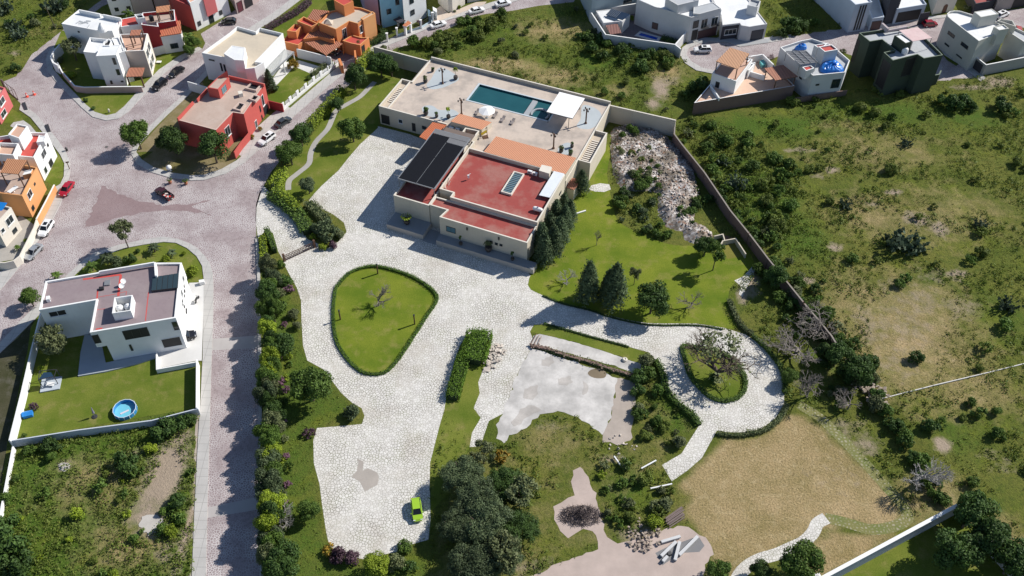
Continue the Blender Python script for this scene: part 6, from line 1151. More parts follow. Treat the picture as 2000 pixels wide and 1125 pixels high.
wall_line([(1395, 461), (1412, 457), (1416, 470)], 1.0, 'low pale wall bracket left of the sunken grass bed', W_CREAM); wall_line([(1408, 476), (1412, 470), (1437, 465.5), (1457, 496)], 1.2, 'low cream wall round the raised yellow grass bed', W_CREAM)
sheet('grass_bed', [(1410, 480), (1438, 472), (1458, 500), (1420, 506)], 3*L1, mat_lawn('yellow_grass', (.16, .16, .03), (.22, .20, .05), (.25, .2, .08), .5))
sheet('steps_shade', [(1413, 459), (1434, 464), (1414, 470)], 3*L1, mat_plain('step_shade_brown', (.12, .07, .06), .9))  # dark flat patch painted as shade by the steps

# ================================================================== PLANTS
def gz(x, y):
    i = int(np.clip(np.searchsorted(GXS, x)-1, 0, len(GXS)-2)); j = int(np.clip(np.searchsorted(GYS, y)-1, 0, len(GYS)-2))
    return float(GZ[j:j+2, i:i+2].mean())
LEAFS = {'dark': mat_leaf('dark_leaves', (0.029, 0.061, 0.016), (0.072, 0.128, 0.026)), 'mid': mat_leaf('green_leaves', (0.051, 0.096, 0.017), (0.113, 0.181, 0.032)),
         'yellow': mat_leaf('yellow_green_leaves', (0.123, 0.181, 0.014), (0.275, 0.348, 0.032)), 'olive': mat_leaf('olive_leaves', (0.087, 0.109, 0.046), (0.167, 0.189, 0.084)),
         'cypress': mat_leaf('cypress_leaves', (0.048, 0.080, 0.040), (0.115, 0.16, 0.075)), 'grey': mat_leaf('grey_green_leaves', (0.050, 0.078, 0.036), (0.115, 0.155, 0.068), (0.19, 0.22, 0.12)),
         'purple': mat_leaf('purple_blossom', (0.102, 0.051, 0.072), (0.246, 0.131, 0.189), (0.435, 0.246, 0.319), 2.5), 'plum': mat_leaf('plum_leaves', (0.065, 0.032, 0.051), (0.131, 0.072, 0.102), (0.174, 0.131, 0.116), 2.0),
         'rust': mat_leaf('rusty_leaves', (0.174, 0.123, 0.017), (0.362, 0.217, 0.029), (0.435, 0.319, 0.043), 2.0), 'cactus': mat_leaf('cactus_pads', (0.038, 0.065, 0.035), (0.087, 0.123, 0.072), (0.189, 0.217, 0.160)),
         'hedge': mat_leaf('hedge_leaves', (0.060, 0.115, 0.012), (0.115, 0.205, 0.020)), 'scrub': mat_leaf('scrub_leaves', (0.080, 0.115, 0.020), (0.15, 0.19, 0.035))}
BARK = mat_plain('bark', (0.10, 0.075, 0.055), .9); BARKG = mat_plain('grey_bark', (0.20, 0.175, 0.155), .9); BARKP = mat_plain('pale_twigs', (0.34, 0.32, 0.30), .9)
def quads(C, N, S, rng, asp=0.6):
    """leaf-sized faces at C facing roughly N"""
    n = len(C); N = N+rng.normal(0, .55, (n, 3)); N /= np.linalg.norm(N, axis=1)[:, None]+1e-9
    U = np.cross(N, rng.normal(0, 1, (n, 3))); U /= np.linalg.norm(U, axis=1)[:, None]+1e-9; V = np.cross(N, U)
    s = (S*rng.uniform(.6, 1.25, n))[:, None]/2; U = U*s; V = V*s*asp
    return np.stack([C-U-V*.6, C-V*1.1+U*.5, C+U+V*.6, C+V*1.1-U*.5], 1)
def crown_pts(n, R, zc, rz, lobes, lr, rng, shell=.72):
    d = rng.normal(0, 1, (lobes, 3)); d /= np.linalg.norm(d, axis=1)[:, None]; d[:, 2] = np.where(d[:, 2] < -.35, -d[:, 2], d[:, 2])
    L = d*np.array([R, R, rz])*rng.uniform(.42, .78, lobes)[:, None]; r = lr*rng.uniform(.7, 1.2, lobes)
    k = rng.randint(0, lobes, n); e = rng.normal(0, 1, (n, 3)); e /= np.linalg.norm(e, axis=1)[:, None]; e[:, 2] = np.where(rng.rand(n) < .6, np.abs(e[:, 2]), e[:, 2])
    P = L[k]+e*(r[k]*rng.uniform(shell, 1.0, n))[:, None]; P[:, 2] += zc; return P, e
def qmesh(name, Q, mat):
    V = Q.reshape(-1, 3); me = mesh_quads(name, V, np.arange(len(V)).reshape(-1, 4)); me.materials.append(mat); return me
def trunk_mesh(h, r, R, zc, rng, mat, n=7):
    mb = MB(); mb.cone((0, 0, -.2), (0, 0, h), r, r*.72, 8)
    for i in range(n):
        a = 6.28*i/n+rng.uniform(-.4, .4); q = R*rng.uniform(.35, .7); b = (q*math.cos(a), q*math.sin(a), zc+rng.uniform(-.3, .5)*R); m = (q*.4*math.cos(a), q*.4*math.sin(a), h+(b[2]-h)*.35)
        mb.cone((0, 0, h*.92), m, r*.55, r*.4, 6, caps=False); mb.cone(m, b, r*.4, r*.12, 5, caps=False)
    me = bpy.data.meshes.new('trunk'); me.from_pydata(mb.v, [], mb.f); me.materials.append(mat); return me
def bare_meshes(h, spread, rng, mat, depth=6, r0=.14):
    tk = MB(); br = MB()
    def grow(p, d, L, r, k):
        q = p+d*L; (tk if k == 0 else br).cone(p, q, r, r*.68, 6 if k < 2 else 4, caps=False)
        if k >= depth: return
        for j in range(rng.randint(2, 4) if k else 5):
            e = (d+Vector(rng.normal(0, 1, 3))*spread*(.55 if k else .8)).normalized(); e.z = abs(e.z)*.8+.12; e.normalize(); grow(q-d*L*rng.uniform(0, .25), e, L*rng.uniform(.66, .9), r*.66, k+1)
    grow(Vector((0, 0, -.1)), Vector((0, 0, 1)), h*.26, r0, 0); out = []
    for mb, nm in ((tk, 'trunk'), (br, 'branches')): me = bpy.data.meshes.new(nm); me.from_pydata(mb.v, [], mb.f); me.materials.append(mat); out.append(me)
    return out
PROT = {}
def proto(kind, var, leaf):
    key = (kind, var, leaf)
    if key in PROT: return PROT[key]
    rng = np.random.RandomState(sum(ord(c)*(i+1) for i, c in enumerate(kind+leaf))+var*97); L = LEAFS.get(leaf)
    if kind == 'round':      # dense broadleaf tree, crown radius 3, height 5.6
        P, e = crown_pts(8000, 3.0, 3.2, 2.5, 20, 1.2, rng, .6); o = [('trunk', trunk_mesh(1.6, .2, 3, 3.2, rng, BARK)), ('crown', qmesh('crown', quads(P, e, .30, rng), L))]
    elif kind == 'loose':    # airy tree with sky gaps, radius 3
        P, e = crown_pts(2300, 3.0, 3.9, 1.9, 19, .85, rng, .3); o = [('trunk', trunk_mesh(2.4, .15, 3, 3.9, rng, BARK, 10)), ('crown', qmesh('crown', quads(P, e, .34, rng), L))]
    elif kind == 'big':      # large rough crown, radius 6
        P, e = crown_pts(26000, 6.0, 5.0, 3.6, 60, 1.45, rng, .35); o = [('trunk', trunk_mesh(3, .4, 6, 5, rng, BARK, 12)), ('crown', qmesh('crown', quads(P, e, .34, rng, .45), L))]
    elif kind == 'conifer':  # upright tufted cypress, height 7, radius 1.7
        n = 6500; t = rng.uniform(0, 1, n)**.8; z = .4+t*6.6; tf = rng.randint(0, 46, n); ta = tf*2.399; zt = .5+(tf/46)*5.6
        rr = 1.75*(1-(zt/7.3)**1.35)*rng.uniform(.55, 1, n); u = rng.uniform(0, 1, n); sp = .30*(1-u*.7)
        P = np.stack([np.cos(ta)*rr+rng.normal(0, 1, n)*sp, np.sin(ta)*rr+rng.normal(0, 1, n)*sp, zt+u*1.25], 1); k = rng.rand(n) < .22; P[k] = np.stack([rng.normal(0, .14, k.sum()), rng.normal(0, .14, k.sum()), rng.uniform(2, 7.6, k.sum())], 1)
        e = np.stack([np.cos(ta), np.sin(ta), np.full(n, .4)], 1); o = [('trunk', trunk_mesh(1.0, .16, .5, 2, rng, BARK, 3)), ('crown', qmesh('crown', quads(P, e, .26, rng, .55), L))]
    elif kind in ('bare', 'twiggy'):
        ms = bare_meshes(5.0, .9 if kind == 'bare' else 1.2, rng, BARKG if leaf == 'x' else (BARKP if leaf == 'p' else BARK), 6, .17); o = [('trunk', ms[0]), ('branches', ms[1])]
        if leaf in LEAFS: P, e = crown_pts(500, 2.4, 3.6, 1.4, 14, .7, rng, .2); o.append(('crown', qmesh('crown', quads(P, e, .22, rng), L)))
    elif kind == 'palm':     # rosette of arching fronds
        Q = []
        for i in range(22):
            a = i*2.399; el = rng.uniform(.15, 1.15); Lf = rng.uniform(1.7, 2.4)
            for s in range(9):
                t = (s+.5)/9; x = Lf*t*math.cos(el); z = 1.5+Lf*t*math.sin(el)-1.1*t*t*Lf*.6; w_ = .34*math.sin(math.pi*min(.95, t+.12)); dx, dz = Lf/9*.6, 0
                for sg in (-1, 1):
                    p = np.array([[x-dx, 0, z], [x+dx, 0, z-.03], [x+dx*.8, sg*w_, z-.14], [x-dx*.4, sg*w_, z-.12]]); c, s_2 = math.cos(a), math.sin(a); Q.append(np.stack([p[:, 0]*c-p[:, 1]*s_2, p[:, 0]*s_2+p[:, 1]*c, p[:, 2]], 1))
        mb = MB(); mb.cone((0, 0, -.1), (0, 0, 1.6), .2, .15, 8); me = bpy.data.meshes.new('trunk'); me.from_pydata(mb.v, [], mb.f); me.materials.append(BARK); o = [('trunk', me), ('fronds', qmesh('fronds', np.array(Q), L))]
    elif kind == 'shrub':    # radius 1.3 dome
        P, e = crown_pts(1500, 1.15, .55, .95, 12, .55, rng, .5); P[:, 2] = np.maximum(P[:, 2], .03); o = [('foliage', qmesh('foliage', quads(P, e, .22, rng), L))]
    elif kind == 'scrub':    # ragged wild bush
        P, e = crown_pts(420, 1.2, .45, .75, 13, .42, rng, .1); P[:, 2] = np.maximum(P[:, 2], .03); o = [('foliage', qmesh('foliage', quads(P, e, .30, rng, .5), L))]
    elif kind == 'nopal':    # prickly pear: oval pads
        C = []; N = []
        for i in range(26):
            a = rng.uniform(0, 6.28); q = rng.uniform(0, 1.1); p = np.array([q*math.cos(a), q*math.sin(a), .2]); d = np.array([math.cos(a)*.5, math.sin(a)*.5, 1.0])
            for k in range(rng.randint(3, 6)): C.append(p.copy()); N.append(np.array([-math.sin(a), math.cos(a), .3])); p = p+(d+rng.normal(0, .5, 3))*.28
        C = np.array(C); N = np.array(N); C[:, 2] = np.maximum(C[:, 2], .1); o = [('foliage', qmesh('foliage', np.concatenate([quads(C, N, .5, rng, .75), quads(C+rng.normal(0, .12, C.shape), N[::-1], .45, rng, .75)]), L))]
    PROT[key] = o; return o
NV = [0]
CATN = {'round': 'tree', 'loose': 'tree', 'big': 'tree', 'conifer': 'tree', 'bare': 'tree', 'twiggy': 'tree', 'palm': 'palm', 'shrub': 'shrub', 'scrub': 'shrub', 'nopal': 'cactus'}
NAMN = {'round': 'leafy_tree', 'loose': 'airy_tree', 'big': 'spreading_tree', 'conifer': 'cypress_tree', 'bare': 'bare_tree', 'twiggy': 'bare_tree', 'palm': 'palm', 'shrub': 'shrub', 'scrub': 'wild_shrub', 'nopal': 'prickly_pear'}
def plant(kind, x, y, sc, leaf, label, group=None, sz=None, var=None, base=0.0, world=None):
    """x, y: photo point of the foot of the plant"""
    if kind == 'conifer': sc *= 1.4; sz = (sz or sc/1.4)*1.5
    elif kind in ('round', 'loose'): sc *= 1.1; sz = (sz*1.1 if sz else None)
    NV[0] += 1; v = (NV[0] % 3) if var is None else var; g = world if world is not None else G(x, y, base); z = base if base else gz(g.x, g.y)
    parts = proto(kind, v, leaf); rz = (NV[0]*2.399) % 6.28; s3 = (sc, sc, sz or sc)
    if len(parts) == 1:
        o = put(NAMN[kind], parts[0][1], None, (g.x, g.y, z)); o.rotation_euler = (0, 0, rz); o.scale = s3; return tag(o, label, CATN[kind], group)
    r = empty(NAMN[kind], (g.x, g.y, z), label, CATN[kind], group, rz); r.scale = s3
    for nm, me in parts: put(nm, me, r)
    return r
def hedge(px, width, h, leaf, label, dens=42, ls=.24, cat='hedge', closed=False, round_=0.0, name='hedge', world=False, jag=.12):
    P = [Vector(p[:2]) for p in px] if world else [Vector(G(x, y)[:2]) for x, y in px]
    P = cr(P, 4, closed); rng = np.random.RandomState(len(P)*13+int(width*100)); C = []; N = []; mb = MB(); n = len(P); seg = n if closed else n-1; c0 = sum(P, Vector((0, 0)))/n
    for i in range(seg):
        a, b = P[i], P[(i+1) % n]; d = b-a; L = d.length
        if L < 1e-4: continue
        d /= L; q = Vector((-d.y, d.x)); w_ = width/2
        mb.box(((a.x+b.x)/2, (a.y+b.y)/2, h*.34), (L*1.02, width*.66, h*.68), math.atan2(d.y, d.x))
        m = int(dens*L*(width+2*h))+1; t = rng.uniform(0, L, m); u = rng.uniform(-(w_+h), w_+h, m)
        for tt, uu in zip(t, u):
            if abs(uu) <= w_: off, z, nn = uu, h*(1-round_*(uu/w_)**2), (0, 1)
            else: off, z, nn = math.copysign(w_, uu), h-(abs(uu)-w_), (math.copysign(1, uu), .3)
            p = a+d*tt+q*off; C.append((p.x+rng.normal(0, jag*.5), p.y+rng.normal(0, jag*.5), max(.03, z+rng.normal(0, jag)))); N.append((q.x*nn[0], q.y*nn[0], nn[1]))
    Q = quads(np.array(C), np.array(N, float), ls, rng); me = qmesh(name, Q, LEAFS[leaf]); bmv = np.array(mb.v, np.float32)
    o = put(name, me); tag(o, label, cat)
    k = MB(); k.v = mb.v; k.f = mb.f; k.m = mb.m; k.build('inner_twigs', mat_plain('hedge_core', (0.025, 0.045, 0.012), 1.0), o, True); return o
def scatter(name, polys, dens, kind, mat, label, excl=(), seed=1, size=(.5, 1.2), thr=None, nv=4, nq=11, tall=.45, ls=.24, zoff=-.05, maxn=20000):
    """ground cover nobody could count: clumps of leaves merged into one object"""
    rng = np.random.RandomState(seed); Pp = [gp(p) for p in polys]; out = []
    for P in Pp:
        xs = [p[0] for p in P]; ys = [p[1] for p in P]; x0, x1, y0, y1 = max(min(xs), -165), min(max(xs), 185), max(min(ys), 50), min(max(ys), 300)
        n = int((x1-x0)*(y1-y0)*dens); X = rng.uniform(x0, x1, n); Y = rng.uniform(y0, y1, n); k = inpoly(X, Y, P)
        for e in excl: k &= ~inpoly(X, Y, e)
        if thr is not None:
            nz = sum(np.sin(X*a+Y*b+c) for a, b, c in rng.uniform(-.45, .45, (6, 3))*np.array([1, 1, 14]))/2.4; k &= (nz+rng.normal(0, .35, n)) > thr
        out.append(np.stack([X[k], Y[k]], 1))
    XY = np.concatenate(out); XY = XY[:maxn]; n = len(XY)
    if n == 0: return
    B = []
    for v in range(nv):
        a = rng.uniform(0, 6.28, nq); r = rng.uniform(0, .55, nq); C = np.stack([r*np.cos(a), r*np.sin(a), rng.uniform(.08, tall, nq)], 1); e = np.stack([np.cos(a), np.sin(a), np.full(nq, .8)], 1); B.append(quads(C, e, ls, rng, .5))
    B = np.array(B)[rng.randint(0, nv, n)]; s = rng.uniform(size[0], size[1], n)[:, None, None]; t = rng.uniform(0, 6.28, n)[:, None, None]
    x = (B[..., 0]*np.cos(t)-B[..., 1]*np.sin(t))*s; y = (B[..., 0]*np.sin(t)+B[..., 1]*np.cos(t))*s; z = B[..., 2]*s
    ix = np.clip(np.searchsorted(GXS, XY[:, 0])-1, 0, len(GXS)-2); iy = np.clip(np.searchsorted(GYS, XY[:, 1])-1, 0, len(GYS)-2)
    Q = np.stack([x+XY[:, 0][:, None, None], y+XY[:, 1][:, None, None], z+(GZ[iy, ix]+zoff)[:, None, None]], -1)
    o = put(name, qmesh(name, Q.reshape(-1, 4, 3), mat)); tag(o, label, 'plants', None, 'stuff'); return o

# ---- trees of the streets and neighbouring gardens
plant('round', 276, 291, 1.0, 'mid', 'leafy street tree on a bare trunk at the tip of the dry verge', sz=1.15)
plant('round', 345, 302, 1.05, 'dark', 'dark round tree in front of the left corner of the red house')
plant('round', 424, 318, 1.2, 'dark', 'biggest round tree in front of the red house, by its street wall')
plant('loose', 251, 484, .85, 'olive', 'thin olive green tree at the sidewalk edge of the corner garden', sz=1.1)
plant('palm', 303, 492, .85, 'grey', 'right palm-like cycad in the corner garden'); plant('palm', 338, 500, .7, 'grey', 'smaller cycad next to the tall yellow grass clump')
plant('palm', 212, 512, 1.0, 'grey', 'large cycad in the corner garden behind the roof parapet'); plant('palm', 182, 528, .9, 'mid', 'cycad left of the others by the sidewalk bend'); plant('palm', 113, 545, .75, 'mid', 'small palm at the left end of the corner house roof')
plant('shrub', 228, 520, 1.4, 'grey', 'broad grey-green bush behind the long parapet of the corner house'); plant('shrub', 255, 512, 1.1, 'dark', 'low dark bush between cycads in the corner garden'); plant('shrub', 270, 492, .5, 'dark', 'tiny dark ball bush near the thin olive tree')
plant('shrub', 378, 535, 1.15, 'yellow', 'big yellow-green bush at the end of the corner garden', sz=1.3); plant('shrub', 360, 497, .45, 'yellow', 'small yellow bush by the curved sidewalk'); plant('shrub', 325, 512, .9, 'yellow', 'yellow-green bush behind the solar skylight')
plant('round', 66, 598, .62, 'mid', 'bushy small tree outside the left end of the white corner house'); plant('loose', 112, 690, 1.15, 'olive', 'large grey-olive tree in the shaded yard of the corner house', sz=.9)
plant('round', 112, 690, .72, 'olive', 'dense lower olive bush tree standing under the large grey-olive tree')
plant('scrub', 68, 797, .9, 'plum', 'twiggy dark bush beside the blue play shelter'); plant('shrub', 50, 853, .5, 'mid', 'small bush in the bottom left corner of the lawn'); plant('shrub', 82, 722, .6, 'yellow', 'yellowish bush above the glass pavilion')
plant('palm', 372, 92, 1.25, 'mid', 'tall bright palm beside the tiled crimson house', sz=1.8); plant('round', 380, 100, .62, 'mid', 'leafy tree at the street corner below the palm'); plant('round', 372, 110, .5, 'mid', 'small tree on the lawn beside the crimson house')
plant('palm', 253, 42, 1.0, 'mid', 'palm between the white block and the red roof deck', sz=1.5); plant('loose', 150, 118, 1.1, 'olive', 'grey-green tree in the shaded garden behind the tower house', sz=.9); plant('shrub', 140, 152, 1.1, 'yellow', 'light bush inside the curved garden wall'); plant('shrub', 120, 122, .9, 'olive', 'pale bush at the back gate of the tower house'); 
plant('shrub', 168, 198, .55, 'dark', 'dark ball bush on the triangular lawn, upper one'); plant('shrub', 183, 214, .55, 'dark', 'dark ball bush on the triangular lawn, lower one')
plant('shrub', 572, 134, 1.3, 'rust', 'orange-tinged bush beside the slatted canopy post', sz=1.5); plant('conifer', 530, 178, .62, 'cypress', 'dark narrow tree beside the white house garden door', sz=.55); plant('shrub', 538, 176, .9, 'dark', 'dark shrub touching the narrow garden tree')
hedge([(520, 62), (548, 44), (575, 30), (592, 18), (605, 6)], 1.6, 1.2, 'plum', 'dark reddish hedge along the orange house street side', 30, .3)
plant('round', 702, 104, .5, 'dark', 'small dark tree at the orange house gate'); hedge([(722, 90), (736, 84), (752, 72), (742, 62)], 1.5, 1.5, 'dark', 'clipped dark hedge in the corner between orange and blue house', 34, .28)
hedge([(608, 150), (624, 140), (638, 130)], .8, 1.3, 'olive', 'climbing plant on the slatted garden wall', 26, .24); plant('shrub', 603, 156, .6, 'mid', 'bush at the corner of the clipped lawn behind the slatted wall')
for x, y, l in ((508, 254, 'orange-yellow shrub at the red house entrance, upper one'), (494, 270, 'orange-yellow shrub at the red house entrance, lower one')): plant('shrub', x, y, .55, 'rust', l)
plant('palm', 820, 48, .6, 'plum', 'dark leaved agave behind the street fence of the white house'); plant('shrub', 897, 17, .55, 'yellow', 'tufted bush before the curved white house wall'); plant('shrub', 888, 24, .45, 'olive', 'small pale bush at the foot of the curved white wall')
plant('shrub', 1232, 40, .8, 'yellow', 'flowering bush in the corner of the pool yard'); plant('round', 1338, 72, .45, 'dark', 'dark tree at the corner of the grey house and the cul-de-sac'); hedge([(1292, 76), (1322, 86)], 1.8, .8, 'dark', 'dark low hedge at the end of the blue yard pool', 30)
plant('shrub', 1848, 16, .7, 'mid', 'round green bush beside the arched doorway'); plant('scrub', 1888, 20, 1.1, 'olive', 'dry climbing bush beside the plum deck house'); plant('scrub', 1895, 32, .9, 'plum', 'brown dry bush on the sidewalk at the top right'); plant('bare', 1503, 122, .45, 'plum', 'leggy bare bush behind the peach terrace wall'); plant('scrub', 1645, 104, .9, 'olive', 'dry bush between the tarpaulin house and the green cube')
plant('shrub', 105, 470, .4, 'mid', 'x', None) if False else None
plant('palm', 36, 488, .5, 'mid', 'small agave in the yard of the cream house'); plant('shrub', 52, 472, .5, 'yellow', 'little yellow plant in the cream house yard'); plant('shrub', 100, 318, .4, 'mid', 'small plant by the white house lawn')
# ---- villa garden
VG = [('round', 571, 322, .95, 'mid', 'round tree by the garden path, lowest of the street row'), ('round', 591, 286, .88, 'dark', 'round tree by the garden path, next above the lowest'), ('round', 691, 277, .98, 'mid', 'bushy tree standing alone on the lawn left of the forecourt'), ('round', 661, 220, .62, 'dark', 'small round tree in the bend of the garden path'), ('round', 694, 176, 1.0, 'dark', 'tall dark tree above the garden path'), ('round', 746, 150, .98, 'dark', 'dark tree in the corner of the compound wall'), ('round', 766, 150, .7, 'dark', 'smaller dark tree beside the compound wall corner tree'), ('round', 605, 378, .62, 'grey', 'compact grey-green tree at the lower tip of the garden lawn')]
for k, x, y, s, l, lab in VG: plant(k, x, y, s, l, lab)
hedge([(730, 112), (716, 126), (702, 140)], 1.8, 2.6, 'yellow', 'tall yellow-green bamboo hedge at the top of the villa street side', 30, .34, jag=.3)
hedge([(672, 182), (655, 200), (640, 218), (622, 236), (606, 254)], 1.8, 2.2, 'yellow', 'tall yellow-green bamboo hedge beside the parked cars', 26, .34, jag=.3); hedge([(606, 254), (590, 272), (574, 296), (558, 318)], 1.9, 1.8, 'mid', 'mixed green hedge along the street behind the round trees', 26, .34, jag=.3)
hedge([(536, 372), (546, 356), (554, 340)], 2.0, 2.0, 'yellow', 'bright yellow-green hedge at the bend into the villa drive', 26, .34, jag=.3)
hedge([(530, 382), (552, 398), (572, 414), (590, 434), (602, 458)], 2.6, 1.5, 'mid', 'dense planting band along the villa drive entrance', 22, .34, jag=.35)
hedge([(540, 380), (566, 398), (584, 420)], 1.6, 2.0, 'yellow', 'yellow bushes on top of the drive entrance planting', 18, .34, jag=.35)
hedge([(604, 400), (620, 418), (640, 434)], 2.4, 1.4, 'olive', 'brownish green bushes between drive entrance and forecourt', 22, .32, jag=.3)
plant('shrub', 640, 462, 2.0, 'grey', 'large feathery grey-green bush beside the villa gate', sz=2.2); plant('shrub', 622, 452, 1.5, 'grey', 'grey bush left of the large feathery one'); plant('shrub', 663, 462, 1.1, 'olive', 'rounded olive bush at the forecourt corner'); plant('shrub', 650, 482, .9, 'plum', 'brown mounded bush at the forecourt corner')
plant('shrub', 612, 466, .7, 'yellow', 'small yellow bush above the gate'); plant('shrub', 630, 486, .8, 'yellow', 'bright yellow-green bush inside the villa gate')
hedge([(522, 455), (530, 472), (538, 495)], 1.0, 1.9, 'mid', 'clipped hedge beside the street at the villa gate', 34, .24, jag=.08); hedge([(516, 470), (517, 500), (519, 530)], 1.2, 1.6, 'yellow', 'yellow-green hedge along the street wall below the gate', 26, .32, jag=.25)
plant('shrub', 550, 522, .8, 'mid', 'clipped oval bush by the left gate post', sz=1.3)
BL = [('shrub', 530, 552, 1.9, 'mid'), ('shrub', 555, 556, 1.5, 'dark'), ('shrub', 545, 580, 1.3, 'olive'), ('shrub', 542, 612, 1.8, 'mid'), ('shrub', 528, 590, 1.3, 'dark'), ('shrub', 575, 618, 1.1, 'olive'), ('shrub', 582, 640, .9, 'olive'), ('scrub', 528, 640, 1.2, 'plum'), ('shrub', 690, 812, 1.35, 'grey'), ('scrub', 605, 850, 1.1, 'plum'), ('shrub', 528, 560, .9, 'grey')]
BLN = ['rounded green bush at the top of the street belt', 'dark rounded bush touching the forecourt edge', 'olive bush in the upper street belt', 'wide green bush in the upper street belt', 'dark bush against the street wall', 'low olive bush on the forecourt kerb', 'pale olive bush hanging over the forecourt kerb', 'plum coloured twiggy bush by the street wall', 'clipped grey-green bush on the paved corner', 'plum bush at the corner of the lower parking area', 'small grey bush wedged by the street wall']
for (k, x, y, s, l), lab in zip(BL, BLN): plant(k, x, y, s, l, lab)
plant('round', 551, 702, .92, 'dark', 'round dark tree in the middle of the street belt'); plant('round', 612, 782, 1.18, 'mid', 'largest round tree left of the teardrop island')
rg = random.Random(5); yy = 545; k = 0
while yy < 1125:
    lf = rg.choice(['yellow', 'mid', 'mid', 'dark', 'olive', 'grey']); nm = {'purple': 'purple flowering', 'yellow': 'yellow-green', 'mid': 'green', 'olive': 'olive', 'dark': 'dark green', 'grey': 'grey-green'}[lf]
    plant('round', rg.uniform(526, 541), yy, rg.uniform(.5, .72), lf, nm+' tree-like bush in the tall border by the street wall', 'bushes of the street wall border', sz=rg.uniform(.75, 1.1))
    if k % 2 or yy > 700: plant('scrub', rg.uniform(545, 566), yy+rg.uniform(-8, 8), rg.uniform(.6, 1.1), rg.choice(['purple', 'purple', 'yellow', 'mid', 'olive']), 'x', 'bushes in the inner street border')
    yy += rg.uniform(13, 22); k += 1
plant('round', 608, 1012, .6, 'mid', 'small green tree on the left edge of the lower parking area'); plant('round', 560, 1118, .95, 'dark', 'dark green tree at the bottom of the street belt'); plant('shrub', 665, 1090, 1.3, 'plum', 'dark purple bush below the lower parking area'); plant('shrub', 690, 1094, 1.2, 'plum', 'second dark purple bush below the parking area, to the right'); plant('scrub', 645, 1078, 1.1, 'rust', 'yellow-brown bush at the lower left parking corner')
plant('round', 740, 1120, .7, 'yellow', 'bright green small tree at the bottom edge below the parking area'); plant('shrub', 792, 1072, 1.1, 'mid', 'green bush at the lower right parking corner'); plant('shrub', 775, 1105, 1.4, 'olive', 'olive bush at the bottom edge left of the dark trees'); plant('scrub', 800, 1110, 1.2, 'dark', 'dark bush at the bottom edge left of the dark trees')
plant('bare', 548, 1020, 1.1, 'p', 'bare grey bush in the street belt')
# island and drive hedges
hedge(ISL, .65, .5, 'hedge', 'low clipped hedge rim all round the teardrop island lawn', 60, .16, closed=True, jag=.05); hedge(ISL2, .8, .55, 'mid', 'low hedge rim round the small island under the bare tree', 50, .2, closed=True, jag=.08)
hedge([(937, 654), (934, 672), (928, 692), (922, 712)], 4.6, 2.0, 'hedge', 'wide rounded hedge block at the head of the grass strip', 62, .26, jag=.24, round_=.4)
hedge([(906, 702), (898, 730), (890, 758), (884, 782)], 2.3, 1.5, 'hedge', 'long narrow hedge down the left side of the grass strip', 58, .26, jag=.2, round_=.3)
hedge([(1456, 848), (1490, 843), (1520, 822), (1536, 792)], .8, .8, 'olive', 'straggly hedge along the lower right curve of the drive', 34, .24, jag=.16); hedge([(1400, 848), (1430, 852), (1462, 850)], .7, .7, 'olive', 'clipped hedge at the end of the small path', 40, .22)
hedge([(1533, 770), (1528, 728), (1504, 690), (1470, 658)], .8, .8, 'mid', 'hedge along the outer curve of the drive loop', 34, .24, jag=.16); hedge([(1470, 655), (1445, 635), (1430, 605), (1424, 588)], 1.0, .8, 'olive', 'dry hedge between lawn and the right boundary strip', 34, .26, jag=.18)
hedge([(1280, 706), (1295, 735), (1300, 762), (1322, 790), (1350, 812), (1366, 832)], 1.1, 1.0, 'mid', 'shaggy hedge between the ruined slab and the drive loop', 34, .26, jag=.2)
hedge([(1060, 578), (1100, 594), (1150, 606), (1200, 622), (1268, 635), (1360, 636), (1412, 644)], .4, .3, 'dark', 'thin dark hedge along the lower lawn edge', 40, .18, jag=.06); hedge([(1062, 632), (1118, 648), (1160, 660), (1228, 678)], .45, .35, 'dark', 'broken low hedge along the planted strip', 26, .2, jag=.1)
for x, y, s, l, lab in ((1262, 712, 1.5, 'olive', 'brownish bush at the right end of the planted strip'), (1246, 742, 1.5, 'dark', 'dark bush at the right end of the ruined wall'), (1262, 735, 1.4, 'mid', 'green bush behind the ruined wall end'), (1245, 770, 1.2, 'dark', 'dark bush on the right edge of the dirt patch'), (1285, 770, 1.2, 'mid', 'bush on the slope beside the drive loop'), (1248, 800, 1.0, 'olive', 'pale bush on the right edge of the dirt patch'), (1325, 868, 1.2, 'olive', 'grey bush beside the small stone path')): plant('shrub', x, y, s, l, lab)
# ---- conifers and lawn trees right of the villa
CY = [(1062, 512, 1.0), (1080, 500, 1.05), (1058, 490, .95), (1072, 470, .95), (1092, 480, 1.0), (1085, 445, .95), (1102, 452, .9), (1100, 425, .85), (1112, 436, .8)]
for i, (x, y, s) in enumerate(CY): plant('conifer', x, y, s*.9, 'cypress', 'dark tufted cypress in the dense row along the right wall of the villa', 'cypresses crowding the villa wall', sz=s*.72)
plant('conifer', 1134, 376, .8, 'cypress', 'leaning cypress beside the tiled store room', sz=.55); plant('conifer', 1146, 590, 1.0, 'cypress', 'pointed dark conifer on the lower lawn, left one of the pair'); plant('conifer', 1150, 580, .8, 'cypress', 'thin conifer just behind the left lawn conifer')
plant('conifer', 1197, 596, 1.15, 'cypress', 'pointed dark conifer on the lower lawn, right one of the pair', sz=1.0); plant('conifer', 1184, 590, .8, 'cypress', 'small conifer leaning on the right lawn conifer')
plant('round', 1270, 612, 1.08, 'dark', 'round dark tree on the lower lawn edge'); plant('loose', 1238, 556, .45, 'olive', 'small pale tree on the lawn above the round dark tree', sz=.7)
plant('bare', 1107, 552, .75, 'p', 'tiny bare tree on the lawn near the villa corner'); plant('bare', 1165, 479, .4, 'x', 'thin bare sapling alone on the upper lawn', sz=.95); plant('bare', 1350, 598, .9, 'x', 'slender bare tree on the right part of the lawn')
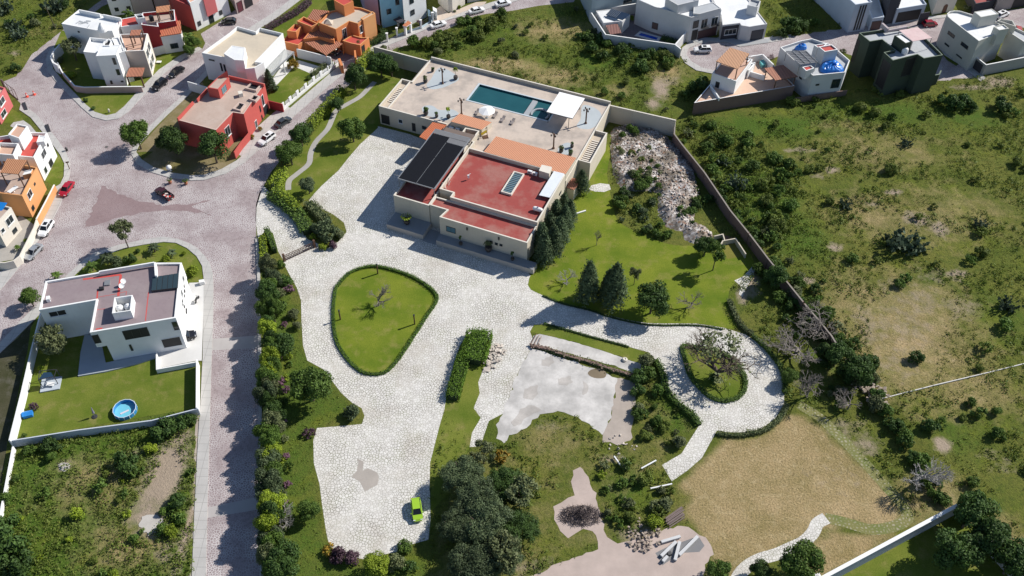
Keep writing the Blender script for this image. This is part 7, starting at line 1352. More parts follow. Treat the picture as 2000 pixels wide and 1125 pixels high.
plant('loose', 1392, 528, .75, 'mid', 'leafy tree on a leaning trunk beside the grass bed', sz=1.05); plant('round', 1375, 500, .72, 'dark', 'dark low tree between the rubble and the grass bed'); plant('shrub', 1370, 480, .8, 'yellow', 'yellow bush at the grass bed')
plant('bare', 740, 597, 1.0, 'x', 'leafless tree in the middle of the teardrop island', sz=1.1); plant('twiggy', 1398, 738, 3.0, 'olive', 'wide almost leafless tree spreading over the small island', sz=1.7); plant('shrub', 1392, 742, .9, 'dark', 'dark bush at the foot of the wide bare tree')
plant('twiggy', 1555, 690, 2.0, 'x', 'dark leaning leafless tree by the block wall', sz=1.2); plant('twiggy', 1590, 650, 1.9, 'x', 'leafless tree behind the block wall', sz=1.1); plant('round', 1628, 716, .85, 'dark', 'dark green tree over the broken wall'); plant('round', 1606, 700, .55, 'dark', 'small dark tree left of the broken wall')
plant('bare', 1575, 775, 1.3, 'x', 'pale leafless bush on the grass right of the drive loop'); plant('bare', 1790, 945, 1.7, 'p', 'white leafless tree near the bottom right path'); plant('bare', 1655, 800, 1.1, 'x', 'leafless bush below the stone heap')
for i, (x, y, s, l) in enumerate(((905, 950, .72, 'grey'), (985, 968, .7, 'dark'), (897, 1045, .66, 'grey'), (955, 1045, .85, 'grey'), (1010, 1050, .66, 'dark'), (925, 1122, .8, 'grey'), (940, 1000, .8, 'grey'), (975, 1100, .72, 'grey'))): plant('big', x, y, s, l, ['spreading grey-green tree at the top left of the big clump', 'spreading tree at the top right of the big clump', 'spreading tree beside the lime car', 'biggest spreading tree in the middle of the clump', 'smaller tree on the right side of the clump', 'spreading tree at the bottom edge of the clump', 'grey-green spreading tree in the upper middle of the clump', 'grey-green spreading tree low on the right of the clump'][i], sz=s*.8)
plant('loose', 1018, 985, 1.0, 'olive', 'airy olive tree on the right side of the big tree clump'); plant('loose', 985, 1105, 1.1, 'olive', 'airy olive tree at the bottom right of the big tree clump'); plant('loose', 945, 905, .8, 'olive', 'airy small tree at the top of the big tree clump')
plant('scrub', 980, 895, 1.4, 'rust', 'rust tinged bush above the big tree clump'); plant('scrub', 962, 1120, 1.3, 'yellow', 'light green bush at the bottom right of the tree clump')
for x, y, s, l, lab in ((1552, 1122, 1.05, 'mid', 'green tree at the bottom edge by the dry grass'), (1400, 1128, .6, 'mid', 'small tree at the bottom edge by the pink slab'), (1482, 1125, .5, 'dark', 'small dark tree at the bottom edge by the stone path'), (1880, 1030, 1.2, 'dark', 'dark tree in the shaded corner garden, nearest the wall tip'), (1915, 1085, 1.25, 'dark', 'dark tree in the middle of the shaded corner garden'), (1850, 1100, 1.1, 'dark', 'dark tree at the bottom edge of the shaded corner garden'), (1960, 1120, 1.1, 'dark', 'dark tree at the far bottom right corner')): plant('round', x, y, s, l, lab)
rg = random.Random(8)
for i in range(16):
    t = i/15; x = 1725+t*120+rg.uniform(-10, 10); y = 800+t*190+rg.uniform(-10, 10); plant('shrub' if i % 2 else 'scrub', x, y, rg.uniform(.9, 1.5), rg.choice(['dark', 'dark', 'mid']), 'dense bush in the overgrown line between dry lawn and wild field', 'bushes of the overgrown boundary line')
for i in range(12):
    t = i/11; x = 1330+t*270+rg.uniform(-4, 6); y = 262+t*340+t*(1-t)*60+rg.uniform(-8, 8); plant('scrub', x+14, y, rg.uniform(.9, 1.4), rg.choice(['mid', 'dark', 'olive']), 'leafy bush just outside the brown block wall', 'bushes outside the block wall')
# ---- shrubs of the wild fields
m_ = MB(); g = G(109, 57); m_.cone((g.x, g.y, 0), (g.x-.4, g.y, 6.5), .12, .08, 8); m_.bar((g.x-1.0, g.y, 6.0), (g.x+.3, g.y, 6.0), .1); tag(m_.build('utility_pole', BARK), 'thin wooden utility pole at the edge of the top left field', 'pole')
FS = [((1763, 488), 2.2, 'nopal'), ((1790, 492), 1.5, 'nopal'), ((1740, 478), 1.3, 'nopal'), ((1915, 446), 1.1, 'nopal'), ((1652, 405), 1.0, 'nopal'), ((1965, 605), 1.3, 'nopal'), ((1440, 365), 1.6, 'nopal'), ((1412, 322), 1.0, 'nopal'), ((1770, 285), 1.0, 'nopal'), ((1865, 212), 2.3, 'shrub'), ((1840, 205), 1.5, 'shrub'), ((1890, 215), 1.6, 'shrub'), ((1950, 216), 2.0, 'shrub'), ((1975, 225), 1.6, 'scrub'), ((1540, 62), 2.6, 'shrub'), ((1562, 58), 1.8, 'shrub'), ((1590, 50), 1.6, 'scrub'), ((1525, 72), 1.5, 'shrub'), ((1362, 180), 2.1, 'shrub'), ((1340, 190), 1.6, 'scrub'), ((1375, 160), 1.3, 'scrub'), ((108, 22), 2.0, 'nopal'), ((125, 15), 1.6, 'shrub'), ((10, 25), 1.8, 'nopal'), ((40, 75), 1.5, 'nopal'), ((60, 36), .8, 'shrub'), ((30, 58), 1.3, 'nopal'), ((28, 1070), 2.4, 'shrub'), ((10, 1100), 2.4, 'shrub'), ((50, 1110), 2.0, 'shrub'), ((20, 1030), 1.6, 'shrub'), ((105, 880), 1.5, 'shrub'), ((60, 885), 1.4, 'scrub'), ((320, 848), 1.8, 'shrub'), ((350, 838), 1.8, 'shrub'), ((370, 825), 1.2, 'shrub'), ((250, 915), 1.9, 'shrub'), ((270, 930), 1.4, 'scrub'), ((200, 958), 1.5, 'scrub'), ((90, 968), 1.2, 'scrub'), ((350, 985), 1.3, 'shrub'), ((355, 1020), 1.3, 'scrub'), ((340, 1000), 1.2, 'scrub'), ((1785, 705), 1.3, 'shrub'), ((1815, 840), 1.4, 'shrub'), ((1835, 832), 1.2, 'scrub'), ((1905, 812), 1.5, 'scrub'), ((1960, 640), 1.8, 'scrub'), ((1120, 250), .1, 'scrub')]
for (x, y), s, k in FS[:-1]: plant(k, x, y, s, {'nopal': 'cactus', 'shrub': 'dark', 'scrub': 'mid'}[k], {'nopal': 'dark prickly pear thicket growing in open wild ground', 'shrub': 'dense dark bush growing in open wild ground', 'scrub': 'ragged green bush growing in open wild ground'}[k], {'nopal': 'prickly pears of the wild ground', 'shrub': 'dense bushes of the wild ground', 'scrub': 'ragged bushes of the wild ground'}[k])
def fill(poly, n, lo, hi, leafs, lab, grp, seed, kinds=('scrub', 'shrub')):
    rg = random.Random(seed); P = gp(poly); xs = [p[0] for p in P]; ys = [p[1] for p in P]; k = 0; tries = 0
    while k < n and tries < n*60:
        tries += 1; x, y = rg.uniform(max(min(xs), -160), min(max(xs), 180)), rg.uniform(max(min(ys), 55), min(max(ys), 290))
        if not inpoly(np.array([x]), np.array([y]), P)[0]: continue
        plant(rg.choice(kinds), 0, 0, rg.uniform(lo, hi), rg.choice(leafs), lab, grp, world=Vector((x, y, 0))); k += 1
fill(FIELD4, 84, .5, 1.4, ['mid', 'scrub', 'scrub', 'scrub'], 'wild bush scattered in the big field right of the villa wall', 'bushes of the big right field', 2)
fill([(1320, 245), (1420, 240), (1560, 330), (1560, 480), (1480, 470), (1400, 360)], 48, .8, 1.8, ['mid', 'mid', 'scrub'], 'bush in the dense thicket outside the block wall', 'thicket outside the block wall', 3)
fill([(800, 92), (900, 48), (1000, 28), (960, 70), (880, 105)], 34, .9, 1.7, ['mid', 'scrub'], 'tall bush along the curving top street', 'bushes along the top street', 4); fill([(1110, 60), (1180, 75), (1300, 100), (1330, 130), (1230, 150), (1150, 110)], 36, .9, 1.8, ['mid', 'dark', 'scrub'], 'bush in the thicket below the grey yard wall', 'thicket below the yard wall', 5)
fill(FIELD3, 26, .6, 1.2, ['scrub', 'olive', 'mid'], 'wild bush scattered in the field behind the pool wall', 'bushes of the field behind the pool', 6); fill(FIELD1, 30, .5, 1.1, ['scrub', 'mid', 'yellow'], 'wild bush scattered in the lot below the round pool lawn', 'bushes of the lower left lot', 7)
fill(FIELD2, 12, .7, 1.4, ['scrub', 'olive', 'dark'], 'wild bush scattered in the top left field', 'bushes of the top left field', 8); fill([(1160, 905), (1240, 900), (1310, 960), (1300, 1020), (1210, 1050), (1185, 1010)], 24, .6, 1.3, ['mid', 'olive', 'scrub', 'yellow'], 'bush on the overgrown mound above the pink slab', 'bushes of the overgrown mound', 9)
fill([(1240, 760), (1300, 770), (1345, 830), (1290, 890), (1230, 860)], 14, .6, 1.1, ['mid', 'scrub', 'olive'], 'bush on the slope right of the dirt patch', 'bushes on the slope', 10); fill([(1195, 375), (1290, 385), (1300, 440), (1330, 475), (1270, 465), (1210, 430)], 22, .7, 1.3, ['mid', 'dark', 'grey'], 'bush growing over the foot of the rubble heap', 'bushes at the rubble foot', 11)
fill([(1300, 440), (1410, 440), (1460, 470), (1400, 420), (1350, 330), (1375, 345)], 10, .7, 1.2, ['mid', 'dark'], 'bush between the rubble and the block wall', 'bushes behind the rubble', 12)
for i_, (x_, y_, s_, l_) in enumerate(((1500, 545, 1.5, 'dark'), (1520, 585, 1.3, 'mid'), (1545, 600, 1.3, 'dark'), (1575, 640, 1.4, 'mid'), (1605, 665, 1.2, 'dark'), (1650, 740, 1.5, 'dark'), (1480, 530, 1.2, 'mid'), (1510, 520, 1.3, 'mid'), (1475, 480, 1.3, 'dark'), (1560, 560, 1.3, 'mid'), (1615, 620, 1.4, 'mid'), (1640, 665, 1.2, 'mid'))): plant('shrub', x_, y_, s_, l_, 'x', 'bushes along the lower block wall')
fill([(1490, 500), (1530, 520), (1620, 620), (1680, 690), (1740, 790), (1700, 800), (1640, 720), (1560, 620)], 34, .9, 1.7, ['dark', 'dark', 'mid', 'olive'], 'x', 'bushes swallowing the lower block wall', 21)
fill([(1370, 345), (1400, 352), (1480, 460), (1465, 478), (1430, 430)], 12, .8, 1.3, ['dark', 'mid'], 'x', 'bushes inside the block wall', 22)
plant('round', 1512, 560, .8, 'dark', 'dark tree against the block wall near the top of the right strip'); plant('round', 1668, 745, .9, 'dark', 'dark tree beside the stone heap'); plant('round', 1540, 748, .5, 'mid', 'small tree at the outer bend of the drive loop')
fill([(1500, 600), (1640, 700), (1700, 800), (1640, 800), (1560, 700)], 12, .6, 1.1, ['mid', 'olive', 'dark'], 'low bush on the strip right of the drive loop', 'bushes right of the drive loop', 13)
rg = random.Random(41)
for i in range(44):
    x_, y_ = rg.choice([(rg.uniform(1205, 1275), rg.uniform(262, 350)), (rg.uniform(1240, 1290), rg.uniform(325, 372)), (rg.uniform(1200, 1350), rg.uniform(255, 440))]); plant(('scrub', 'shrub')[i % 2], x_, y_, rg.uniform(.5, 1.1), rg.choice(['mid', 'scrub', 'olive', 'mid']), 'x', 'bushes on the rubble heap', base=rg.uniform(.5, .9))
# ---- ground cover
W_GRASS = mat_leaf('wild_grass', (0.125, 0.165, 0.022), (0.22, 0.235, 0.05), (0.30, 0.27, 0.10), .35); W_WEED = mat_leaf('weed_leaves', (0.075, 0.115, 0.015), (0.13, 0.18, 0.026), (0.19, 0.24, 0.035), .5); W_STRAW = mat_leaf('straw', (0.26, 0.20, 0.09), (0.40, 0.31, 0.15), (0.52, 0.43, 0.24), .6)
BARE = [cr([tuple(G(x, y)[:2]) for x, y in p], 3) for p in ([(1700, 600), (1740, 570), (1800, 560), (1850, 600), (1830, 680), (1800, 730), (1740, 740), (1700, 680)], [(250, 1020), (290, 950), (330, 880), (355, 900), (345, 960), (310, 1030), (280, 1050)], [(1275, 160), (1300, 150), (1310, 180), (1285, 215), (1265, 200)])]
EXC = BARE+[gp(pave), gp([(1060, 985), (1110, 905), (1140, 900), (1180, 970), (1200, 1050), (1340, 1020), (1410, 1080), (1380, 1150), (1030, 1150), (1165, 1060), (1085, 1045)]), gp([(1035, 675), (1245, 735), (1235, 862), (1180, 862), (1130, 812), (1060, 806), (1010, 845), (980, 870), (965, 855), (995, 770)])]
scatter('wild_grass', [FIELD1, FIELD2, FIELD3, FIELD4, FIELD5], 1.9, 'g', W_GRASS, 'tufted wild grass covering the open fields', EXC, 1, (.5, 1.1), -.2, nq=8, tall=.35, maxn=60000)
scatter('weeds', [FIELD1, FIELD2, FIELD3, FIELD4, FIELD5, STRIP, RUIN], 1.1, 'w', W_WEED, 'leafy green weeds growing in patches over the fields', EXC, 2, (.6, 1.8), .05, nq=12, tall=.5, maxn=40000)
scatter('lush_weeds', [FIELD1, [(800, 92), (900, 48), (1000, 28), (960, 70), (880, 105)], [(1320, 245), (1420, 240), (1560, 330), (1560, 480), (1480, 470), (1400, 360)], [(1110, 60), (1180, 75), (1300, 100), (1330, 130), (1230, 150), (1150, 110)], [(1197, 250), (1290, 370), (1310, 475), (1240, 450), (1200, 400)], [(1300, 400), (1400, 400), (1470, 480), (1400, 470), (1350, 330), (1375, 345)]], 1.3, 'w', LEAFS['scrub'], 'rank tall weeds in the thickets', EXC, 3, (.7, 1.7), None, nq=12, tall=.6, maxn=20000)
scatter('belt_grass', [BELT, STRIP, RUIN, FIELD5], 1.2, 'g', W_WEED, 'rough grass and weeds in the villa borders', EXC, 4, (.4, .9), None, nq=8, tall=.3, maxn=20000)
scatter('dry_grass', [DRY, DRY2], .8, 'd', W_STRAW, 'dry straw coloured grass of the unwatered lawn', (), 5, (.3, .6), .1, nq=8, tall=.1, ls=.24, maxn=12000)

# ================================================================== VEHICLES
TYRE = mat_plain('tyre_rubber', (0.02, 0.02, 0.02), .8); RIM = mat_plain('alloy', (0.45, 0.45, 0.46), .35, .7); LAMP = mat_plain('lamp_glass', (0.75, 0.76, 0.78), .15); TAIL = mat_plain('tail_glass', (0.35, 0.01, 0.01), .2); CGLASS = mat_glass('car_glass', (0.012, 0.014, 0.017), .06)
CARM = {}
def car_parts(kind):
    """body stations: x, lower z, upper z, half width; cabin: belt and roof stations"""
    if kind == 'sedan': L, Wd, st, cab, rf, zr = 4.6, .89, [(-2.3, .42, .78, .62), (-2.2, .3, .92, .78), (-1.6, .24, 1.0, .87), (-.8, .22, .98, .89), (.6, .22, .95, .89), (1.4, .24, .88, .88), (2.05, .28, .76, .80), (2.28, .4, .62, .62)], (-1.75, 1.25), (-1.0, .35), 1.45
    elif kind == 'hatch': L, Wd, st, cab, rf, zr = 4.1, .87, [(-2.05, .42, .9, .66), (-1.98, .3, 1.0, .8), (-1.4, .24, 1.02, .86), (0, .22, .98, .87), (1.0, .24, .92, .86), (1.8, .28, .78, .79), (2.03, .4, .62, .62)], (-1.95, 1.15), (-1.45, .3), 1.5
    elif kind == 'suv': L, Wd, st, cab, rf, zr = 4.6, .93, [(-2.3, .5, .98, .7), (-2.22, .38, 1.1, .85), (-1.5, .32, 1.12, .92), (0, .3, 1.08, .93), (1.1, .32, 1.04, .92), (1.95, .36, .92, .86), (2.27, .48, .72, .68)], (-2.15, 1.1), (-1.75, .35), 1.68
    else: L, Wd, st, cab, rf, zr = 5.0, .9, [(-2.5, .55, .6, .8), (-2.48, .5, .62, .86), (-.5, .42, .64, .88), (-.4, .4, 1.0, .88), (.4, .38, 1.02, .88), (1.4, .4, .98, .86), (2.3, .45, .85, .8), (2.48, .5, .7, .7)], (-.45, 1.25), (-.3, .6), 1.62
    return L, Wd, st, cab, rf, zr
def car_proto(kind, pm):
    key = (kind, pm.name)
    if key in CARM: return CARM[key]
    L, Wd, st, cab, rf, zr = car_parts(kind); sec = []
    for x, a, b, w_ in st:
        zm = a+(b-a)*.62; sec.append([(x, -w_*.86, a), (x, -w_, a+(b-a)*.25), (x, -w_, zm), (x, -w_*.9, b), (x, w_*.9, b), (x, w_, zm), (x, w_, a+(b-a)*.25), (x, w_*.86, a)])
    mb = MB()
    for i in range(len(sec)-1):
        for j in range(8): mb.face([sec[i][j], sec[i+1][j], sec[i+1][(j+1) % 8], sec[i][(j+1) % 8]])
    mb.face(sec[0]); mb.face(sec[-1][::-1]); bw = Wd*.86; rw = Wd*.68; zb = .93 if kind in ('sedan', 'hatch') else 1.03
    c0, c1 = cab; r0, r1 = rf
    mb.prism([(r0-.03, -rw-.01), (r1+.03, -rw-.01), (r1+.03, rw+.01), (r0-.03, rw+.01)], zr-.05, zr+.015)
    for sg in (-1, 1):
        for (xb, xr) in ((c0, r0), (c1, r1)): mb.bar((xb, sg*bw, zb-.05), (xr, sg*rw, zr-.02), .07)
        xm = (r0+r1)/2-.1; mb.bar((xm, sg*(bw+.005), zb-.05), (xm, sg*(rw+.005), zr-.02), .07)
    if kind == 'pickup':
        for sg in (-1, 1): mb.box((-1.5, sg*.84, .82), (2.0, .08, .42))
        mb.box((-2.46, 0, .82), (.08, 1.7, .42))
    def me_of(m, name, mat, sm=False):
        me = bpy.data.meshes.new(name); me.from_pydata(m.v, [], m.f); me.materials.append(mat); 
        if sm: me.polygons.foreach_set('use_smooth', [True]*len(m.f))
        return me
    out = [('body', me_of(mb, 'body', pm), (0, 0, 0))]
    g_ = MB(); A = [(c0, -bw), (c1, -bw), (c1, bw), (c0, bw)]; B = [(r0, -rw), (r1, -rw), (r1, rw), (r0, rw)]; k = len(g_.v)
    for (x, y) in A: g_.v.append((x, y, zb-.08))
    for (x, y) in B: g_.v.append((x, y, zr-.06))
    for i in range(4): g_.f.append((i, (i+1) % 4, 4+(i+1) % 4, 4+i)); g_.m.append(0)
    g_.f.append((4, 5, 6, 7)); g_.m.append(0); out.append(('windows', me_of(g_, 'windows', CGLASS), (0, 0, 0)))
    if kind == 'suv' : m = MB(); m.box((-.4, 0, zr+.02), (.9, .8, .02)); out.append(('sunroof', me_of(m, 'sunroof', CGLASS), (0, 0, 0)))
    wx = L*.3; r = .33 if kind in ('sedan', 'hatch') else .37
    wm_ = MB(); wm_.cone((0, -.11, 0), (0, .11, 0), r, r, 18); tm = me_of(wm_, 'wheel', TYRE); rm_ = MB(); rm_.cone((0, -.125, 0), (0, .125, 0), r*.62, r*.62, 12); rmm = me_of(rm_, 'rim', RIM)
    hl = MB(); hl.box((0, 0, 0), (.12, .34, .13)); hm = me_of(hl, 'headlight', LAMP); tl_ = MB(); tl_.box((0, 0, 0), (.1, .3, .14)); tmm = me_of(tl_, 'tail_light', TAIL); mi = MB(); mi.box((0, 0, 0), (.12, .2, .14)); mm = me_of(mi, 'mirror', pm)
    CARM[key] = (out, tm, rmm, hm, tmm, mm, wx, r, Wd, L, st); return CARM[key]
def car(kind, pr, pf, paint, label, group=None, z=0.0, cat=None):
    out, tm, rm_, hm, tmm, mm, wx, r, Wd, L, st = car_proto(kind, paint); a, b = G(*pr, .5), G(*pf, .5); c = (a+b)/2; ang = math.atan2(b.y-a.y, b.x-a.x)
    root = empty({'sedan': 'parked_sedan', 'hatch': 'parked_hatchback', 'suv': 'parked_suv', 'pickup': 'pickup_truck'}[kind], (c.x, c.y, z), label, cat or ('pickup' if kind == 'pickup' else 'car'), group, ang)
    for nm, me, lo in out: put(nm, me, root, lo)
    for sx in (-1, 1):
        for sy in (-1, 1):
            w_ = put('wheel', tm, root, (sx*wx, sy*(Wd-.1), r)); put('rim', rm_, w_)
    for sy in (-1, 1):
        put('headlight', hm, root, (st[-2][0]+.08, sy*Wd*.66, st[-2][2]-.1)); put('tail_light', tmm, root, (st[1][0]-.03, sy*Wd*.66, st[1][2]-.14)); put('mirror', mm, root, (cab_x(kind), sy*(Wd+.08), 1.0))
    return root
def cab_x(k): return {'sedan': .85, 'hatch': .8, 'suv': .8, 'pickup': 1.0}[k]
P_W = mat_paint('white_car_paint', (.78, .78, .78)); P_S = mat_paint('silver_car_paint', (.46, .48, .50), .3, .5); P_B = mat_paint('black_car_paint', (.012, .012, .014), .15); P_R = mat_paint('red_car_paint', (.36, .01, .025)); P_G = mat_paint('lime_car_paint', (.30, .50, .03)); P_D = mat_paint('dark_grey_car_paint', (.04, .045, .05)); P_DR = mat_paint('maroon_car_paint', (.05, .012, .014)); P_WR = mat_paint('wine_car_paint', (.26, .012, .03))
gs = 'cars parked along the streets'
car('sedan', (81, 477), (51, 508), P_S, 'silver sedan parked by the cream street wall at the left', gs)
car('suv', (101, 431), (79, 464), P_W, 'white suv parked behind the silver sedan by the orange street wall', gs)
car('sedan', (142, 354), (119, 385), P_R, 'red sedan parked beside the small lawn of the white house', gs)
pk = car('pickup', (337, 390), (304, 367), P_DR, 'dark maroon pickup truck with red load turning in the junction')
m_ = MB(); rg = random.Random(2)
for i in range(9): m_.box((-1.5+rg.uniform(-.7, .7), rg.uniform(-.55, .55), .8+rg.uniform(0, .2)), (rg.uniform(.3, .6), rg.uniform(.25, .5), rg.uniform(.2, .4)), rg.uniform(0, 3), i % 3)
o = m_.build('cargo_bundle', [mat_plain('red_load', (.5, .03, .02), .6), mat_plain('dark_load', (.05, .04, .05), .7), mat_plain('pale_load', (.6, .5, .45), .7)]); o.location = pk.location; o.rotation_euler = pk.rotation_euler; tag(o, 'heap of red and pale bundles in the bed of the pickup truck', 'cargo')
car('suv', (326, 155), (297, 178), P_B, 'black suv parked on the cobbled side street, lower of the two', gs); car('sedan', (359, 131), (330, 151), P_B, 'black sedan parked on the cobbled side street, upper of the two', gs)
car('hatch', (460, 42), (433, 43), P_B, 'black car standing in the upper parking bays', gs); car('sedan', (541, 247), (565, 231), P_D, 'dark grey sedan parked before the red house garage', gs); car('suv', (538, 260), (504, 285), P_W, 'white suv with dark sunroof parked by the red street wall', gs)
car('sedan', (842, 53), (870, 44), P_W, 'white sedan before the pillared fence of the white house', gs); car('sedan', (916, 25), (946, 17), P_W, 'white sedan on the top road beside the curved wall, middle of the three', gs); car('sedan', (968, 11), (997, 4), P_W, 'white sedan farthest up the top road', gs)
car('suv', (1388, 98), (1356, 98), P_W, 'white car with dark sunroof standing alone in the cul-de-sac', gs); car('hatch', (1802, 48), (1831, 46), P_WR, 'dark red hatchback in front of the striped modern house', gs); car('suv', (1949, 33), (1966, 25), P_W, 'white suv behind the rounded corner house at the top right', gs)
car('hatch', (811, 973), (817, 1020), P_G, 'lime green hatchback parked alone on the lower flagstones'); car('suv', (640, 96), (660, 103), P_D, 'dark car under the brown tiled carport of the orange house'); car('suv', (345, 662), (374, 655), P_B, 'black suv sticking out of the white house carport')
car('hatch', (1992, 70), (1984, 48), mat_paint('faded_red_paint', (.35, .03, .02), .5), 'old faded red car in the yard at the right edge')
g = G(386, 588); r = empty('parked_motorcycle', (g.x, g.y, .11), 'dark motorcycle standing on the white driveway beside the corner house', 'motorcycle', None, 1.4)
for sx in (-.65, .65): m_ = MB(); m_.cone((sx, -.05, .3), (sx, .05, .3), .3, .3, 14); m_.build('wheel', TYRE, r, True)
m_ = MB(); m_.bar((-.6, 0, .35), (.1, 0, .7), .16); m_.bar((.1, 0, .7), (.65, 0, .35), .08); m_.box((.1, 0, .72), (.5, .26, .22)); m_.build('frame', P_B, r, True); m_ = MB(); m_.box((-.35, 0, .8), (.7, .28, .1)); m_.build('seat', TYRE, r, True); m_ = MB(); m_.bar((.42, -.35, 1.0), (.42, .35, 1.0), .05); m_.build('handlebar', STEEL, r, True)

# ================================================================== THINGS ON THE TERRACE AND IN THE GROUNDS
def lamp_post(x, y, z, label, h=4.3):
    g = G(x, y, z); r = empty('lamp_post', (g.x, g.y, z), label, 'lamp post', 'lamp posts of the terrace', .4)
    m_ = MB(); m_.lathe((0, 0, 0), [(.3, 0), (.3, .25), (.17, .35), (.15, 3.6), (.22, 3.7), (.2, h-.3)], 10); m_.build('post', WOOD, r, True)
    for i in range(4):
        a = i*math.pi/2; m_ = MB(); m_.bar((0, 0, h-.5), (.65*math.cos(a), .65*math.sin(a), h-.45), .06); m_.build('arm', FRAME_D, r, True); m_ = MB(); m_.lathe((.68*math.cos(a), .68*math.sin(a), h-.75), [(.1, 0), (.17, .2), (.16, .42), (.05, .52)], 8); m_.build('lantern', FRAME_D, r, True)
lamp_post(864.7, 163.5, TZ, 'dark four-armed lamp post on the pale patch at the left end of the terrace'); lamp_post(901.5, 223, TZ, 'dark four-armed lamp post at the corner of the small tiled roof'); lamp_post(1144, 241, TZ, 'dark four-armed lamp post right of the white canopy'); lamp_post(1081, 290, TZ, 'dark four-armed lamp post beside the long tiled roof')
TC = mat_plain('dark_pot', (.05, .04, .035), .6); TCL = mat_plain('clay_pot', (.35, .13, .07), .8)
def pot(x, y, z, leaf, label, kind='bush', s=1.0, pm=TC, cat='potted plant'):
    g = G(x, y, z); r = empty('potted_plant', (g.x, g.y, z), label, cat); r.scale = (s, s, s)
    m_ = MB(); m_.lathe((0, 0, 0), [(.3, 0), (.42, .2), (.5, .55), (.42, .8), (.46, .85)], 12); m_.build('pot', pm, r, True); rng = np.random.RandomState(int(x))
    if kind == 'bush': P, e = crown_pts(260, .6, 1.15, .55, 8, .3, rng, .6)
    elif kind == 'tall':
        m_ = MB(); m_.bar((0, 0, .7), (0, 0, 2.2), .07); m_.build('stem', BARK, r, True); P, e = crown_pts(220, .5, 2.4, .6, 7, .3, rng, .5)
    else: t = rng.uniform(.2, 1, 240); a = rng.randint(0, 14, 240)*.449; P = np.stack([t*.8*np.cos(a), t*.8*np.sin(a), .8+t*1.2-t*t*.5], 1); e = np.stack([np.cos(a), np.sin(a), np.ones(240)], 1)
    put('foliage', qmesh('foliage', quads(P, e, .24, rng), LEAFS[leaf]), r); return r
pot(845, 140, TZ, 'mid', 'small round potted plant by the back left corner of the terrace', s=.75); pot(831, 161, TZ, 'olive', 'potted bush left of the first terrace lamp post', s=1.1); pot(890, 155, TZ, 'yellow', 'tall potted palm with bright tuft near the back wall', 'tall', 1.1); pot(832, 224, TZ, 'mid', 'potted bush at the front edge of the terrace', s=1.2); pot(853, 229, TZ, 'mid', 'small potted bush at the front edge of the terrace', s=.8); pot(876, 231, TZ, 'yellow', 'tall potted plant at the front edge beside the tiled roof', 'tall', 1.0)
pot(1096, 297, TZ, 'olive', 'potted bush at the right end of the long tiled roof'); pot(1117, 288, TZ, 'dark', 'dark potted plant before the right terrace parapet', s=.8); pot(1114, 303, TZ, 'dark', 'dark potted ball plant near the right stairs', s=.9)
pot(795, 437, 1.3, 'yellow', 'agave in a black pot on the left front plinth of the villa', 'agave', 1.4); pot(900, 478, 1.3, 'mid', 'slim potted shrub on the long front plinth', 'tall', .8); pot(954, 490, 1.3, 'olive', 'tall potted cactus bush in the middle of the long front plinth', 'bush', 1.5); pot(1001, 508, 1.3, 'dark', 'dark pointed potted shrub near the right end of the front plinth', 'tall', .8)
pot(333, 358, 0, 'mid', 'clay pot with plant at the kerb behind the pickup, left one', 'agave', .8, TCL); pot(364, 360, 0, 'mid', 'clay pot with plant at the kerb behind the pickup, right one', 'agave', .8, TCL)
def lounger(x, y, label):
    g = G(x, y, TZ); r = empty('sun_lounger', (g.x, g.y, TZ), label, 'sun lounger', 'sun loungers by the pool', TH+math.pi/2)
    m_ = MB(); m_.box((0, 0, .28), (1.25, .65, .08)); m_.build('seat', mat_plain('taupe_cushion', (.22, .19, .18), .8), r, True); m_ = MB(); m_.prism([(.62, -.33), (1.3, -.33), (1.3, .33), (.62, .33)], [.25, .48, .48, .25], [.33, .57, .57, .33]); m_.build('backrest', mat_plain('taupe_cushion', (.22, .19, .18), .8), r, True)
    for a in (-.55, .7):
        for b in (-.28, .28): m_ = MB(); m_.bar((a, b, 0), (a, b, .26), .06); m_.build('leg', FRAME_D, r, True)
for x, y, l in ((931, 222, 'lounger at the left of the white parasol'), (966, 228, 'lounger just right of the white parasol'), (981, 236, 'second lounger right of the white parasol'), (1000, 241, 'lounger farthest right by the pool edge')): lounger(x, y, l)
g = G(951, 230, TZ); r = empty('terrace_parasol', (g.x, g.y, TZ), 'open white parasol between the loungers on the terrace', 'parasol'); m_ = MB(); m_.cone((0, 0, 0), (0, 0, 2.4), .04, .03, 8); m_.build('pole', FRAME_D, r, True)
m_ = MB(); k = len(m_.v)
for i in range(8): a = 6.283*i/8+.3; m_.v.append((1.9*math.cos(a), 1.9*math.sin(a), 1.95))
m_.v.append((0, 0, 2.65)); m_.v.append((0, 0, 2.55)); m_.f += [(i, (i+1) % 8, 8) for i in range(8)]+[((i+1) % 8, i, 9) for i in range(8)]; m_.m += [0]*16; m_.build('canopy', mat_plain('white_canvas', (0.80, 0.79, 0.78), 0.7, 0, .03), r, True); m_ = MB(); m_.lathe((0, 0, 0), [(.35, 0), (.35, .1), (.1, .15)], 12); m_.build('base', STEEL, r, True)
g = G(948, 268, TZ); r = empty('hanging_chair', (g.x, g.y, TZ), 'bright yellow hanging seat on a dark angled stand beside the red patio', 'garden seat', None, .3); m_ = MB(); m_.box((0, 0, .05), (1.2, 1.2, .1)); m_.bar((.5, .4, 0), (.5, .4, 2.4), .1); m_.bar((.5, .4, 2.4), (0, 0, 2.2), .1); m_.bar((.5, -.4, 0), (.3, .3, 1.6), .1); m_.build('stand', WOOD, r, True); m_ = MB(); m_.prism([(-.9, -.3), (.3, -.3), (.3, .3), (-.9, .3)], [.9, 1.5, 1.5, .9], [1.1, 1.75, 1.75, 1.1]); m_.build('seat', mat_plain('yellow_cushion', (.75, .50, .03), .6), r, True)
